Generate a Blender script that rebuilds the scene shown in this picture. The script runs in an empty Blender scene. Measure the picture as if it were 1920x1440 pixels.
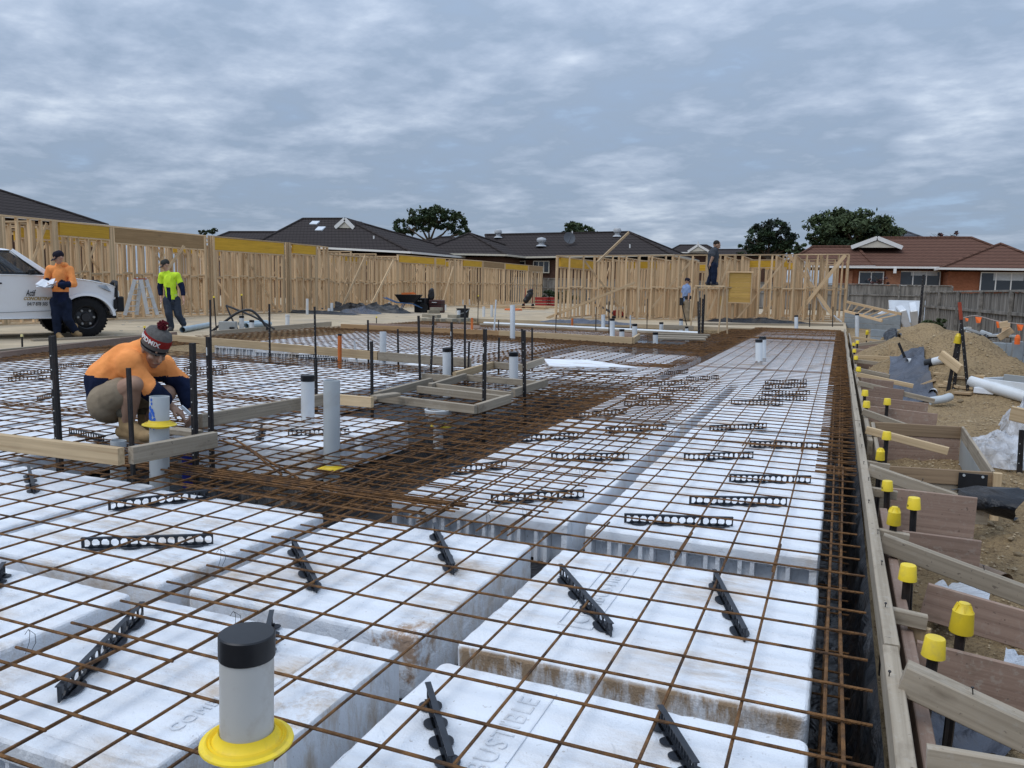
import bpy, bmesh, math, random
from mathutils import Vector, Matrix, noise as mnoise
SC = bpy.context.scene
COL = SC.collection
R_ = random.Random(7)
# ------------------------------------------------------------------ camera
CAMZ = 1.1276; FPX = 1494.6
CR = ((0.9245947142304373, -0.0628311300159577, 0.3757350975328945),
      (0.38052012309222255, 0.10535733482609418, -0.9187514723363561),
      (0.018139744734029836, 0.9924475205769119, 0.12132134421330872))
cd = bpy.data.cameras.new('camera'); cam = bpy.data.objects.new('camera', cd); COL.objects.link(cam)
cd.sensor_width = 36; cd.sensor_fit = 'HORIZONTAL'; cd.lens = FPX * 36 / 1920
cd.clip_start = 0.05; cd.clip_end = 5000
M4 = Matrix(CR).to_4x4(); M4.translation = (0, 0, CAMZ); cam.matrix_world = M4
SC.camera = cam
# ------------------------------------------------------------------ world, sun, exposure
SUN_EL, SUN_AZ = math.radians(56), math.radians(215)
w = bpy.data.worlds.new('World'); SC.world = w; w.use_nodes = True
nt = w.node_tree; N = nt.nodes; L = nt.links
for n in list(N): N.remove(n)
def nn(tree, typ, **k):
    n = tree.nodes.new(typ)
    for a, v in k.items():
        if a.startswith('i_'):
            key = a[2:]; key = int(key) if key.isdigit() else key.replace('_', ' ')
            n.inputs[key].default_value = v
        else: setattr(n, a, v)
    return n
def mathn(tree, op, a, b=None, clamp=False):
    n = tree.nodes.new('ShaderNodeMath'); n.operation = op; n.use_clamp = clamp
    for i, v in enumerate((a, b)):
        if v is None: continue
        if isinstance(v, (int, float)): n.inputs[i].default_value = v
        else: tree.links.new(v, n.inputs[i])
    return n.outputs[0]
def ramp(tree, fac, stops, interp='LINEAR'):
    n = tree.nodes.new('ShaderNodeValToRGB'); cr = n.color_ramp; cr.interpolation = interp
    while len(cr.elements) > 1: cr.elements.remove(cr.elements[-1])
    for i, (p, c) in enumerate(stops):
        e = cr.elements[0] if i == 0 else cr.elements.new(p)
        e.position = p
        if isinstance(c, (int, float)): c = (c, c, c)
        e.color = (c[0], c[1], c[2], 1)
    tree.links.new(fac, n.inputs[0]); return n.outputs[0]
def mixc(tree, fac, a, b, blend='MIX'):
    n = tree.nodes.new('ShaderNodeMix'); n.data_type = 'RGBA'; n.blend_type = blend
    for i, v in ((0, fac), (6, a), (7, b)):
        if isinstance(v, (int, float)): n.inputs[i].default_value = v
        elif isinstance(v, tuple): n.inputs[i].default_value = (v[0], v[1], v[2], 1)
        else: tree.links.new(v, n.inputs[i])
    return n.outputs[2]
sky = nn(nt, 'ShaderNodeTexSky', sky_type='NISHITA', sun_disc=False, sun_elevation=SUN_EL, sun_rotation=SUN_AZ)
tc = nn(nt, 'ShaderNodeTexCoord')
sp = nn(nt, 'ShaderNodeSeparateXYZ'); L.new(tc.outputs['Generated'], sp.inputs[0])
zc = mathn(nt, 'ADD', mathn(nt, 'MAXIMUM', sp.outputs[2], 0.0), 0.15)
cu = mathn(nt, 'DIVIDE', sp.outputs[0], zc); cv = mathn(nt, 'DIVIDE', sp.outputs[1], zc)
cb = nn(nt, 'ShaderNodeCombineXYZ'); L.new(cu, cb.inputs[0]); L.new(cv, cb.inputs[1])
def wnoise(scale, detail, rough, off, dist=0.0, sx=1.0):
    mp = nn(nt, 'ShaderNodeMapping'); mp.inputs['Location'].default_value = (off, off * .7, off * .3)
    mp.inputs['Rotation'].default_value = (0, 0, 0.5); mp.inputs['Scale'].default_value = (sx, 1, 1)
    L.new(cb.outputs[0], mp.inputs[0])
    n = nn(nt, 'ShaderNodeTexNoise', i_Scale=scale, i_Detail=detail, i_Roughness=rough, i_Distortion=dist)
    L.new(mp.outputs[0], n.inputs['Vector']); return n.outputs['Fac']
big = wnoise(0.75, 3, .5, 7.1, .2, .9)
med = wnoise(2.5, 5, .55, 11.7, .15, .9)
fine = wnoise(7, 6, .6, 5.3, .15, .9)
dens = mathn(nt, 'ADD', mathn(nt, 'ADD', mathn(nt, 'MULTIPLY', big, .36), mathn(nt, 'MULTIPLY', med, .42)), mathn(nt, 'MULTIPLY', fine, .22))
cloud = ramp(nt, dens, [(.34, (2.3, 3.15, 4.4)), (.41, (1.95, 2.55, 3.5)), (.465, (1.95, 2.5, 3.35)), (.51, (2.35, 2.9, 3.8)), (.555, (2.85, 3.4, 4.3)), (.60, (3.6, 4.15, 5.0)), (.65, (4.4, 4.9, 5.6)), (.73, (5.2, 5.6, 6.2))])
cie = mathn(nt, 'ADD', mathn(nt, 'MULTIPLY', mathn(nt, 'POWER', mathn(nt, 'MAXIMUM', sp.outputs[2], 0.0), 1.2), 1.55), .94)
cl2 = mixc(nt, 1.0, cloud, (1, 1, 1), 'MULTIPLY')
sc_ = nn(nt, 'ShaderNodeVectorMath', operation='SCALE'); L.new(cl2, sc_.inputs[0]); L.new(cie, sc_.inputs['Scale'])
skyc = mixc(nt, .94, sky.outputs[0], sc_.outputs[0])
bg = nn(nt, 'ShaderNodeBackground', i_Strength=0.137); L.new(skyc, bg.inputs[0])
wo = nn(nt, 'ShaderNodeOutputWorld'); L.new(bg.outputs[0], wo.inputs[0])
sl = bpy.data.lights.new('sun', 'SUN'); sun = bpy.data.objects.new('sun', sl); COL.objects.link(sun)
sl.energy = 1.3; sl.angle = math.radians(40); sl.color = (1, .985, .965)
sd = Vector((math.sin(SUN_AZ) * math.cos(SUN_EL), math.cos(SUN_AZ) * math.cos(SUN_EL), math.sin(SUN_EL)))
sun.rotation_euler = sd.to_track_quat('Z', 'Y').to_euler()
SC.view_settings.view_transform = 'Standard'; SC.view_settings.look = 'None'
SC.cycles.max_bounces = 10; SC.cycles.diffuse_bounces = 6; SC.view_settings.exposure = 0.07; SC.view_settings.gamma = 1
# ------------------------------------------------------------------ helpers
CRm = Matrix(CR)
def ray(px, py): return CRm @ Vector(((px - 960) / FPX, -(py - 720) / FPX, -1.0))
def G(px, py, z=0.0):
    d = ray(px, py); t = (z - CAMZ) / d.z; return Vector((d.x * t, d.y * t, z))
def GY(px, py, y):
    d = ray(px, py); t = y / d.y; return Vector((d.x * t, y, CAMZ + d.z * t))
def GD(px, py, base):            # the point on this ray as far out as base
    d = ray(px, py); t = math.hypot(base[0], base[1]) / math.hypot(d.x, d.y); return Vector((d.x * t, d.y * t, CAMZ + d.z * t))
class MB:
    def __init__(s): s.v = []; s.f = []
    def add(s, vs, fs):
        o = len(s.v); s.v += [tuple(v) for v in vs]; s.f += [tuple(i + o for i in f) for f in fs]; return s
    def box(s, x0, x1, y0, y1, z0, z1, M=None):
        vs = [Vector(p) for p in ((x0, y0, z0), (x1, y0, z0), (x1, y1, z0), (x0, y1, z0), (x0, y0, z1), (x1, y0, z1), (x1, y1, z1), (x0, y1, z1))]
        if M: vs = [M @ v for v in vs]
        return s.add(vs, [(0, 3, 2, 1), (4, 5, 6, 7), (0, 1, 5, 4), (1, 2, 6, 5), (2, 3, 7, 6), (3, 0, 4, 7)])
    def beam(s, a, b, w, h, up=(0, 0, 1), ch=0.0):
        a = Vector(a); b = Vector(b); d = (b - a).normalized(); u = Vector(up)
        sd_ = d.cross(u)
        if sd_.length < 1e-4: sd_ = d.cross(Vector((1, 0, 0)))
        sd_.normalize(); u = sd_.cross(d).normalized()
        if ch <= 0: pr = [(-w / 2, -h / 2), (w / 2, -h / 2), (w / 2, h / 2), (-w / 2, h / 2)]
        else:
            W, Hh = w / 2, h / 2
            pr = [(-W + ch, -Hh), (W - ch, -Hh), (W, -Hh + ch), (W, Hh - ch), (W - ch, Hh), (-W + ch, Hh), (-W, Hh - ch), (-W, -Hh + ch)]
        n = len(pr)
        vs = [a + sd_ * p + u * q for p, q in pr] + [b + sd_ * p + u * q for p, q in pr]
        fs = [(i, (i + 1) % n, n + (i + 1) % n, n + i) for i in range(n)] + [tuple(range(n))[::-1], tuple(range(n, 2 * n))]
        return s.add(vs, fs)
    def tube(s, pts, r, n=8, caps=True, up=None):
        pts = [Vector(p) for p in pts]; rr = r if isinstance(r, (list, tuple)) else [r] * len(pts)
        rings = []; prev = None
        for i, p in enumerate(pts):
            d = (pts[min(i + 1, len(pts) - 1)] - pts[max(i - 1, 0)]).normalized()
            if prev is None:
                x = d.orthogonal().normalized()
            else:
                x = prev - d * prev.dot(d); x = x.normalized() if x.length > 1e-5 else d.orthogonal().normalized()
            prev = x; y = d.cross(x)
            rings.append([p + (x * math.cos(2 * math.pi * k / n) + y * math.sin(2 * math.pi * k / n)) * rr[i] for k in range(n)])
        vs = [v for q in rings for v in q]; fs = []
        for i in range(len(pts) - 1):
            for k in range(n):
                a = i * n + k; b = i * n + (k + 1) % n
                fs.append((a, b, b + n, a + n))
        if caps: fs += [tuple(range(n))[::-1], tuple(range((len(pts) - 1) * n, len(pts) * n))]
        return s.add(vs, fs)
    def lathe(s, prof, n=24, M=None, caps=True):
        vs = []
        for r, z in prof:
            for k in range(n):
                v = Vector((r * math.cos(2 * math.pi * k / n), r * math.sin(2 * math.pi * k / n), z)); vs.append(M @ v if M else v)
        fs = []
        for i in range(len(prof) - 1):
            for k in range(n):
                a = i * n + k; b = i * n + (k + 1) % n; fs.append((a, b, b + n, a + n))
        if caps: fs += [tuple(range(n))[::-1], tuple(range((len(prof) - 1) * n, len(prof) * n))]
        return s.add(vs, fs)
    def prism(s, poly, h, M=None):     # polygon in xy, extruded to z = h
        n = len(poly); vs = [Vector((p[0], p[1], 0)) for p in poly] + [Vector((p[0], p[1], h)) for p in poly]
        if M: vs = [M @ v for v in vs]
        return s.add(vs, [tuple(range(n))[::-1], tuple(range(n, 2 * n))] + [(i, (i + 1) % n, n + (i + 1) % n, n + i) for i in range(n)])
    def ell(s, c, r, n=10, m=7, M=None):
        c = Vector(c); r = (r, r, r) if isinstance(r, (int, float)) else r; vs = []
        for j in range(m + 1):
            t = math.pi * j / m
            for k in range(n):
                p = 2 * math.pi * k / n
                v = Vector((r[0] * math.sin(t) * math.cos(p), r[1] * math.sin(t) * math.sin(p), r[2] * math.cos(t)))
                vs.append(c + (M @ v if M else v))
        fs = [(j * n + k, j * n + n + k, j * n + n + (k + 1) % n, j * n + (k + 1) % n) for j in range(m) for k in range(n)]
        return s.add(vs, fs)
    def build(s, name, mat, parent=None, smooth=False, loc=None, bevel=0.0):
        me = bpy.data.meshes.new(name); me.from_pydata(s.v, [], s.f); me.update()
        return linkm(name, me, mat, parent, smooth, loc, bevel)
def linkm(name, me, mat, parent=None, smooth=False, loc=None, bevel=0.0):
    bm = bmesh.new(); bm.from_mesh(me)
    bmesh.ops.remove_doubles(bm, verts=bm.verts, dist=1e-6)
    bmesh.ops.recalc_face_normals(bm, faces=bm.faces)
    if bevel: bmesh.ops.bevel(bm, geom=bm.edges[:], offset=bevel, segments=1, affect='EDGES', clamp_overlap=True)
    bm.to_mesh(me); bm.free()
    if smooth:
        me.polygons.foreach_set('use_smooth', [True] * len(me.polygons))
        try: me.set_sharp_from_angle(angle=math.radians(40))
        except Exception: pass
    o = bpy.data.objects.new(name, me); COL.objects.link(o)
    if mat: me.materials.append(mat)
    if parent: o.parent = parent
    if loc is not None: o.location = loc
    return o
def tag(o, label=None, cat=None, group=None, kind=None):
    if label: o['label'] = label
    if cat: o['category'] = cat
    if group: o['group'] = group
    if kind: o['kind'] = kind
    return o
def thing(name, label, cat, loc=(0, 0, 0), rz=0.0, group=None):
    o = bpy.data.objects.new(name, None); COL.objects.link(o); o.empty_display_size = .1
    o.location = loc; o.rotation_euler = (0, 0, rz); return tag(o, label, cat, group)
def copy_tree(o, parent=None, loc=None, rot=None, label=None, group=None):
    c = o.copy(); COL.objects.link(c)
    if parent is not None: c.parent = parent
    for ch in list(o.children): copy_tree(ch, c)
    if loc is not None: c.location = loc
    if rot is not None: c.rotation_euler = rot
    if label: c['label'] = label
    if group: c['group'] = group
    return c
def text_mesh(txt, size, extrude, shear=0.0, spacing=1.0, align='LEFT', off=0.0):
    cu_ = bpy.data.curves.new('lettering', 'FONT'); cu_.body = txt; cu_.size = size; cu_.extrude = extrude; cu_.shear = shear
    cu_.space_character = spacing; cu_.align_x = align; cu_.resolution_u = 3; cu_.offset = off
    ob = bpy.data.objects.new('lettering', cu_); COL.objects.link(ob)
    dg = bpy.context.evaluated_depsgraph_get(); me = bpy.data.meshes.new_from_object(ob.evaluated_get(dg))
    bpy.data.objects.remove(ob); return me
# ------------------------------------------------------------------ materials
MATS = {}
def mat(name, base, rough=.8, var=.15, scale=6.0, spec=.3, stain=None, stain_amt=.0, stain_scale=2.0, bump=.0, bscale=40.0, metal=0.0, stretch=None, rnd=.0, coat=0.0, extra=None):
    if name in MATS: return MATS[name]
    m = bpy.data.materials.new(name); m.use_nodes = True; t = m.node_tree; b = t.nodes['Principled BSDF']
    tcn = nn(t, 'ShaderNodeTexCoord'); mp = nn(t, 'ShaderNodeMapping'); t.links.new(tcn.outputs['Object'], mp.inputs[0])
    if stretch: mp.inputs['Scale'].default_value = stretch
    oi = nn(t, 'ShaderNodeObjectInfo')
    ad = nn(t, 'ShaderNodeVectorMath', operation='ADD'); t.links.new(mp.outputs[0], ad.inputs[0])
    sc2 = nn(t, 'ShaderNodeVectorMath', operation='SCALE'); sc2.inputs[0].default_value = (37, 17, 53); t.links.new(oi.outputs['Random'], sc2.inputs['Scale']); t.links.new(sc2.outputs[0], ad.inputs[1])
    nz = nn(t, 'ShaderNodeTexNoise', i_Scale=scale, i_Detail=6, i_Roughness=.6); t.links.new(ad.outputs[0], nz.inputs['Vector'])
    lo = tuple(max(0, c * (1 - var)) for c in base); hi = tuple(min(1, c * (1 + var)) for c in base)
    c = ramp(t, nz.outputs['Fac'], [(.3, lo), (.7, hi)])
    if rnd:
        hv = nn(t, 'ShaderNodeHueSaturation'); t.links.new(c, hv.inputs['Color'])
        t.links.new(mathn(t, 'ADD', mathn(t, 'MULTIPLY', oi.outputs['Random'], rnd * 2), 1 - rnd), hv.inputs['Value']); c = hv.outputs[0]
    if stain:
        n2 = nn(t, 'ShaderNodeTexNoise', i_Scale=stain_scale, i_Detail=8, i_Roughness=.65); t.links.new(ad.outputs[0], n2.inputs['Vector'])
        c = mixc(t, mathn(t, 'MULTIPLY', ramp(t, n2.outputs['Fac'], [(.5, 0.0), (.68, 1.0)]), stain_amt), c, stain)
    if extra: c = extra(t, c, ad.outputs[0], b)
    t.links.new(c, b.inputs['Base Color'])
    b.inputs['Roughness'].default_value = rough; b.inputs['Metallic'].default_value = metal
    b.inputs['Specular IOR Level'].default_value = spec; b.inputs['Coat Weight'].default_value = coat
    if bump:
        n3 = nn(t, 'ShaderNodeTexNoise', i_Scale=bscale, i_Detail=5); t.links.new(ad.outputs[0], n3.inputs['Vector'])
        bp = nn(t, 'ShaderNodeBump', i_Strength=bump, i_Distance=.02); t.links.new(n3.outputs['Fac'], bp.inputs['Height']); t.links.new(bp.outputs[0], b.inputs['Normal'])
    MATS[name] = m; return m
def wood(name, base, dark, rnd=.12, stain=(.12, .09, .06), sa=.35, splat=0.0):
    """timber: grain along the longest run of the piece is faked by stretched noise in all axes but that one"""
    if name in MATS: return MATS[name]
    m = bpy.data.materials.new(name); m.use_nodes = True; t = m.node_tree; b = t.nodes['Principled BSDF']
    tcn = nn(t, 'ShaderNodeTexCoord'); oi = nn(t, 'ShaderNodeObjectInfo')
    ad = nn(t, 'ShaderNodeVectorMath', operation='ADD'); t.links.new(tcn.outputs['Object'], ad.inputs[0])
    sc2 = nn(t, 'ShaderNodeVectorMath', operation='SCALE'); sc2.inputs[0].default_value = (3, 17, 53); t.links.new(oi.outputs['Random'], sc2.inputs['Scale']); t.links.new(sc2.outputs[0], ad.inputs[1])
    def nz(scale, st, det=5):
        mp = nn(t, 'ShaderNodeMapping'); mp.inputs['Scale'].default_value = st; t.links.new(ad.outputs[0], mp.inputs[0])
        n = nn(t, 'ShaderNodeTexNoise', i_Scale=scale, i_Detail=det, i_Roughness=.6); t.links.new(mp.outputs[0], n.inputs['Vector']); return n.outputs['Fac']
    gr = nz(9, (.12, 6, 6)); bl = nz(2.2, (.8, 2, 2), 3); sp_ = nz(7, (.5, 1.2, 1.2), 6)
    c = ramp(t, gr, [(.3, dark), (.55, base), (.75, tuple(min(1, v * 1.18) for v in base))])
    c = mixc(t, mathn(t, 'MULTIPLY', ramp(t, bl, [(.4, 0.), (.7, 1.)]), .35), c, tuple(v * .72 for v in base))
    c = mixc(t, mathn(t, 'MULTIPLY', ramp(t, sp_, [(.58, 0.), (.7, 1.)]), sa), c, stain)
    if splat:
        sv = nn(t, 'ShaderNodeTexNoise', i_Scale=34, i_Detail=5, i_Roughness=.7); t.links.new(ad.outputs[0], sv.inputs['Vector']); big_ = nz(1.7, (1, 2, 2), 4)
        c = mixc(t, mathn(t, 'MULTIPLY', mathn(t, 'MULTIPLY', ramp(t, sv.outputs['Fac'], [(.53, 0.), (.64, 1.)]), ramp(t, big_, [(.38, .15), (.62, 1.)])), splat), c, (.42, .385, .33))
        dk = nn(t, 'ShaderNodeTexNoise', i_Scale=60, i_Detail=2); t.links.new(ad.outputs[0], dk.inputs['Vector']); c = mixc(t, mathn(t, 'MULTIPLY', ramp(t, dk.outputs['Fac'], [(.68, 0.), (.74, 1.)]), .6), c, (.08, .06, .05))
    hv = nn(t, 'ShaderNodeHueSaturation'); t.links.new(c, hv.inputs['Color'])
    t.links.new(mathn(t, 'ADD', mathn(t, 'MULTIPLY', oi.outputs['Random'], rnd * 2), 1 - rnd), hv.inputs['Value'])
    t.links.new(hv.outputs[0], b.inputs['Base Color']); b.inputs['Roughness'].default_value = .82; b.inputs['Specular IOR Level'].default_value = .25
    bp = nn(t, 'ShaderNodeBump', i_Strength=.25, i_Distance=.004); t.links.new(gr, bp.inputs['Height']); t.links.new(bp.outputs[0], b.inputs['Normal'])
    MATS[name] = m; return m
GREYWOOD = wood('grey_timber', (.36, .30, .225), (.245, .20, .145), sa=.5, splat=.4)
PINE = wood('pine_timber', (.57, .42, .25), (.42, .29, .16), sa=.12)
PINEF = wood('frame_pine', (.60, .435, .265), (.46, .315, .175), rnd=.26, sa=.12)
PLYRED = wood('form_ply', (.31, .215, .165), (.22, .145, .11), sa=.5, splat=.5)
LVL = wood('beam_timber', (.66, .39, .045), (.52, .29, .03), rnd=.2, sa=.12)
STEEL = mat('stake_steel', (.018, .017, .018), .5, .4, 30, .4, stain=(.07, .04, .025), stain_amt=.35, stain_scale=9)
PVC = mat('white_pvc', (.66, .68, .69), .38, .05, 3, .4, stain=(.40, .36, .30), stain_amt=.28, stain_scale=5)
PVCG = mat('grey_pvc', (.48, .51, .52), .4, .06, 3, .4, stain=(.33, .30, .25), stain_amt=.3, stain_scale=5)
BLACKP = mat('black_plastic', (.012, .013, .016), .42, .3, 12, .4)
CHAIRP = mat('chair_plastic', (.018, .022, .03), .45, .3, 12, .4)
YELLOW = mat('yellow_plastic', (.82, .60, .03), .45, .1, 8, .4, stain=(.42, .33, .10), stain_amt=.4, stain_scale=14, rnd=.08)
def rib(t, c, vec, b):
    mp = nn(t, 'ShaderNodeTexNoise', i_Scale=14, i_Detail=6); t.links.new(vec, mp.inputs['Vector'])
    return mixc(t, ramp(t, mp.outputs['Fac'], [(.46, 0.), (.66, .9)]), c, (.055, .036, .026))
RUST = mat('rusty_bar', (.18, .09, .036), .85, .45, 22, .2, extra=rib, bump=.6, bscale=120)
RUSTD = mat('dark_rusty_bar', (.15, .075, .03), .88, .45, 22, .2, extra=rib)
def podx(t, c, vec, b):
    n2 = nn(t, 'ShaderNodeTexNoise', i_Scale=3.1, i_Detail=9, i_Roughness=.75); mp = nn(t, 'ShaderNodeMapping'); mp.inputs['Scale'].default_value = (.55, 1.6, 1); t.links.new(vec, mp.inputs[0]); t.links.new(mp.outputs[0], n2.inputs['Vector'])
    n4 = nn(t, 'ShaderNodeTexNoise', i_Scale=1.1, i_Detail=3); t.links.new(vec, n4.inputs['Vector'])
    f = mathn(t, 'MULTIPLY', ramp(t, n2.outputs['Fac'], [(.47, 0.), (.67, 1.)]), ramp(t, n4.outputs['Fac'], [(.44, .12), (.58, .9)]))
    c = mixc(t, f, c, (.45, .33, .21))
    n5 = nn(t, 'ShaderNodeTexNoise', i_Scale=55, i_Detail=2); t.links.new(vec, n5.inputs['Vector'])
    c = mixc(t, mathn(t, 'MULTIPLY', ramp(t, n5.outputs['Fac'], [(.70, 0.), (.76, 1.)]), .5), c, (.30, .25, .20))
    v = nn(t, 'ShaderNodeTexVoronoi', i_Scale=150); t.links.new(vec, v.inputs['Vector'])
    n6 = nn(t, 'ShaderNodeTexNoise', i_Scale=8, i_Detail=5, i_Distortion=.6); t.links.new(vec, n6.inputs['Vector'])
    hgt = mathn(t, 'ADD', mathn(t, 'MULTIPLY', v.outputs['Distance'], .35), mathn(t, 'MULTIPLY', ramp(t, n6.outputs['Fac'], [(.38, 0.), (.46, 1.)]), .8))
    bp = nn(t, 'ShaderNodeBump', i_Strength=.5, i_Distance=.008); t.links.new(hgt, bp.inputs['Height']); t.links.new(bp.outputs[0], b.inputs['Normal'])
    b.inputs['Subsurface Weight'].default_value = .3; b.inputs['Subsurface Scale'].default_value = .05; b.inputs['Subsurface Radius'].default_value = (1, 1, 1)
    return c
FOAM = mat('white_foam', (.77, .795, .83), .75, .045, 5, .25, extra=podx)
def muddy(t, c, vec, b):
    tcn = nn(t, 'ShaderNodeTexCoord'); s3 = nn(t, 'ShaderNodeSeparateXYZ'); t.links.new(tcn.outputs['Object'], s3.inputs[0])
    n2 = nn(t, 'ShaderNodeTexNoise', i_Scale=11, i_Detail=8, i_Roughness=.7); mp = nn(t, 'ShaderNodeMapping'); mp.inputs['Scale'].default_value = (1.3, 1, .35); t.links.new(vec, mp.inputs[0]); t.links.new(mp.outputs[0], n2.inputs['Vector'])
    fr = ramp(t, mathn(t, 'ADD', mathn(t, 'MULTIPLY', s3.outputs[1], 9.0), 5.2), [(.0, 1.), (.35, 1.), (.42, 0.)])
    f = mathn(t, 'MULTIPLY', mathn(t, 'MULTIPLY', ramp(t, mathn(t, 'ADD', n2.outputs['Fac'], mathn(t, 'MULTIPLY', s3.outputs[2], .9)), [(.34, 0.), (.50, 1.)]), fr), .95)
    return mixc(t, f, podx(t, c, vec, b), (.30, .20, .11))
FOAMMUD = mat('muddy_foam', (.77, .795, .83), .75, .045, 5, .25, extra=muddy)
def rustcorner(t, c, vec, b):
    tcn = nn(t, 'ShaderNodeTexCoord'); d = nn(t, 'ShaderNodeVectorMath', operation='DISTANCE'); t.links.new(tcn.outputs['Object'], d.inputs[0]); d.inputs[1].default_value = (.50, -.53, -.05)
    n2 = nn(t, 'ShaderNodeTexNoise', i_Scale=13, i_Detail=7, i_Roughness=.7); t.links.new(vec, n2.inputs['Vector'])
    f = ramp(t, mathn(t, 'SUBTRACT', mathn(t, 'ADD', n2.outputs['Fac'], .13), mathn(t, 'MULTIPLY', d.outputs['Value'], 1.5)), [(.46, 0.), (.60, .9)])
    return mixc(t, f, podx(t, c, vec, b), (.34, .21, .12))
FOAMRUST = mat('rust_stained_foam', (.77, .795, .83), .75, .045, 5, .25, extra=rustcorner)
def memx(t, c, vec, b):
    n2 = nn(t, 'ShaderNodeTexNoise', i_Scale=2.2, i_Detail=6, i_Distortion=1.2); t.links.new(vec, n2.inputs['Vector'])
    bp = nn(t, 'ShaderNodeBump', i_Strength=1.0, i_Distance=.12); t.links.new(n2.outputs['Fac'], bp.inputs['Height']); t.links.new(bp.outputs[0], b.inputs['Normal']); return c
MEMB = mat('black_membrane', (.008, .009, .012), .38, .4, 3, .3, extra=memx, stain=(.10, .075, .05), stain_amt=.35, stain_scale=1.6)
TARP = mat('blue_grey_membrane', (.075, .085, .11), .5, .3, 3, .4, extra=memx, stain=(.16, .13, .10), stain_amt=.3, stain_scale=2.5)
CONC = mat('old_concrete', (.46, .365, .245), .9, .2, 1.2, .2, stain=(.30, .27, .235), stain_amt=.75, stain_scale=.35, bump=.2, bscale=30)
def soilx(t, c, vec, b):
    n2 = nn(t, 'ShaderNodeTexNoise', i_Scale=26, i_Detail=9, i_Roughness=.75); t.links.new(vec, n2.inputs['Vector'])
    v = nn(t, 'ShaderNodeTexVoronoi', i_Scale=34); t.links.new(vec, v.inputs['Vector'])
    c = mixc(t, ramp(t, n2.outputs['Fac'], [(.42, .0), (.62, .8)]), c, (.44, .31, .165))
    c = mixc(t, ramp(t, n2.outputs['Fac'], [(.36, .85), (.46, .0)]), c, (.12, .075, .036))
    h = mathn(t, 'ADD', n2.outputs['Fac'], mathn(t, 'MULTIPLY', v.outputs['Distance'], .5))
    bp = nn(t, 'ShaderNodeBump', i_Strength=.9, i_Distance=.05); t.links.new(h, bp.inputs['Height']); t.links.new(bp.outputs[0], b.inputs['Normal']); return c
SOIL = mat('clay_soil', (.33, .235, .135), .95, .3, 1.6, .15, extra=soilx)
CONCP = mat('grey_concrete', (.36, .37, .36), .85, .1, 4, .2, stain=(.27, .25, .22), stain_amt=.3)
# ------------------------------------------------------------------ ground
def nzv(x, y, s, k=0.0): return mnoise.noise(Vector((x * s, y * s, k)))
MOUNDS = [(1.66, 14.3, .92, .72), (2.15, 13.2, .75, .22), (1.15, 17.0, .7, .55), (1.75, 20.5, .75, .78), (2.2, 25.0, 1.1, .55), (2.9, 12.5, .7, .06), (1.5, 8.9, .9, .12), (1.9, 9.9, .8, .08)]
def gh(x, y):
    if x < .27:
        if y < 26.2 and x > -12.2: return -.62
        if x > -12.3: return -.16
        return -.075
    if y > 60 or x > 14: return -.25
    b = -.74 if y < 4 else (-.74 + (y - 4) / 4 * .30 if y < 8 else (-.44 + min(1, (y - 8) / 8) * .10))
    b += min(1, max(0, (x - .5) / 1.0)) * .10 if y < 7 else 0
    for mx, my, r, h in MOUNDS:
        d = math.hypot(x - mx, (y - my) * .8) / r
        if d < 1.6: b += h * max(0, 1 - (d / 1.6) ** 2) ** 1.25 * (1.0 + .3 * nzv(x, y, 1.7, 4))
    b += nzv(x, y, .9, 1) * .06 + nzv(x, y, 3.1, 2) * .025 + abs(nzv(x, y, 5.5, 3)) * .035 + max(0, nzv(x, y, 4.2, 6) - .25) * .09
    return b
def frange(a, b, s):
    n = max(1, int(round((b - a) / s))); return [a + (b - a) * i / n for i in range(n)]
xs = [-1500, -600, -250, -120] + frange(-70, -13, 9) + [-12.32, -12.28] + frange(-12.2, 0, 2.44) + [.25, .28] + frange(.33, 4.2, .075) + frange(4.2, 8, .3) + [9, 11, 14, 18, 25, 40, 80, 200, 600, 1500]
ys = [-300, -60, -20, -6, -2] + frange(-1, 2, .4) + frange(2, 22, .085) + frange(22, 26.15, .2) + [26.18, 26.25] + frange(26.5, 40, .9) + [45, 52, 60, 75, 110, 180, 350, 800, 2500]
g = MB(); nx = len(xs)
for y in ys:
    for x in xs: g.v.append((x, y, gh(x, y)))
for j in range(len(ys) - 1):
    for i in range(nx - 1):
        a = j * nx + i; g.f.append((a, a + 1, a + nx + 1, a + nx))
ground = g.build('ground', SOIL, smooth=False); tag(ground, kind='structure')
SLZ = -.05
s = MB(); s.box(-60, -12.45, 3.2, 75, -.3, SLZ)
cs = s.build('concrete_slab', CONC); tag(cs, kind='structure')
s = MB(); s.box(-12.4, .2, 26.45, 58, -.3, SLZ)
cs = s.build('concrete_slab', CONC); tag(cs, kind='structure')
# black membrane under everything, with wrinkles
g = MB(); X0, X1, Y0, Y1 = -12.2, .16, -.6, 26.1
nxx, nyy = 96, 190
for j in range(nyy + 1):
    for i in range(nxx + 1):
        x = X0 + (X1 - X0) * (i / nxx) ; y = Y0 + (Y1 - Y0) * j / nyy
        z = -.285
        if x > -.05: z = -.50
        if -3.35 < x < -2.3 and 3.4 < y < 9.6: z = -.47
        if -4.9 < x < -2.3 and 3.45 < y < 4.5: z = -.44
        z += nzv(x, y, 3.3, 8) * .02 + nzv(x, y, 9, 9) * .009
        g.v.append((x + (.0 if i < nxx else .012), y, z))
for j in range(nyy):
    for i in range(nxx):
        a = j * (nxx + 1) + i; g.f.append((a, a + 1, a + nxx + 2, a + nxx + 1))
o = g.build('plastic_membrane', MEMB, smooth=True)
tag(o, 'black plastic membrane lining the trenches beneath the white foam pods', 'plastic sheet')
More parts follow.
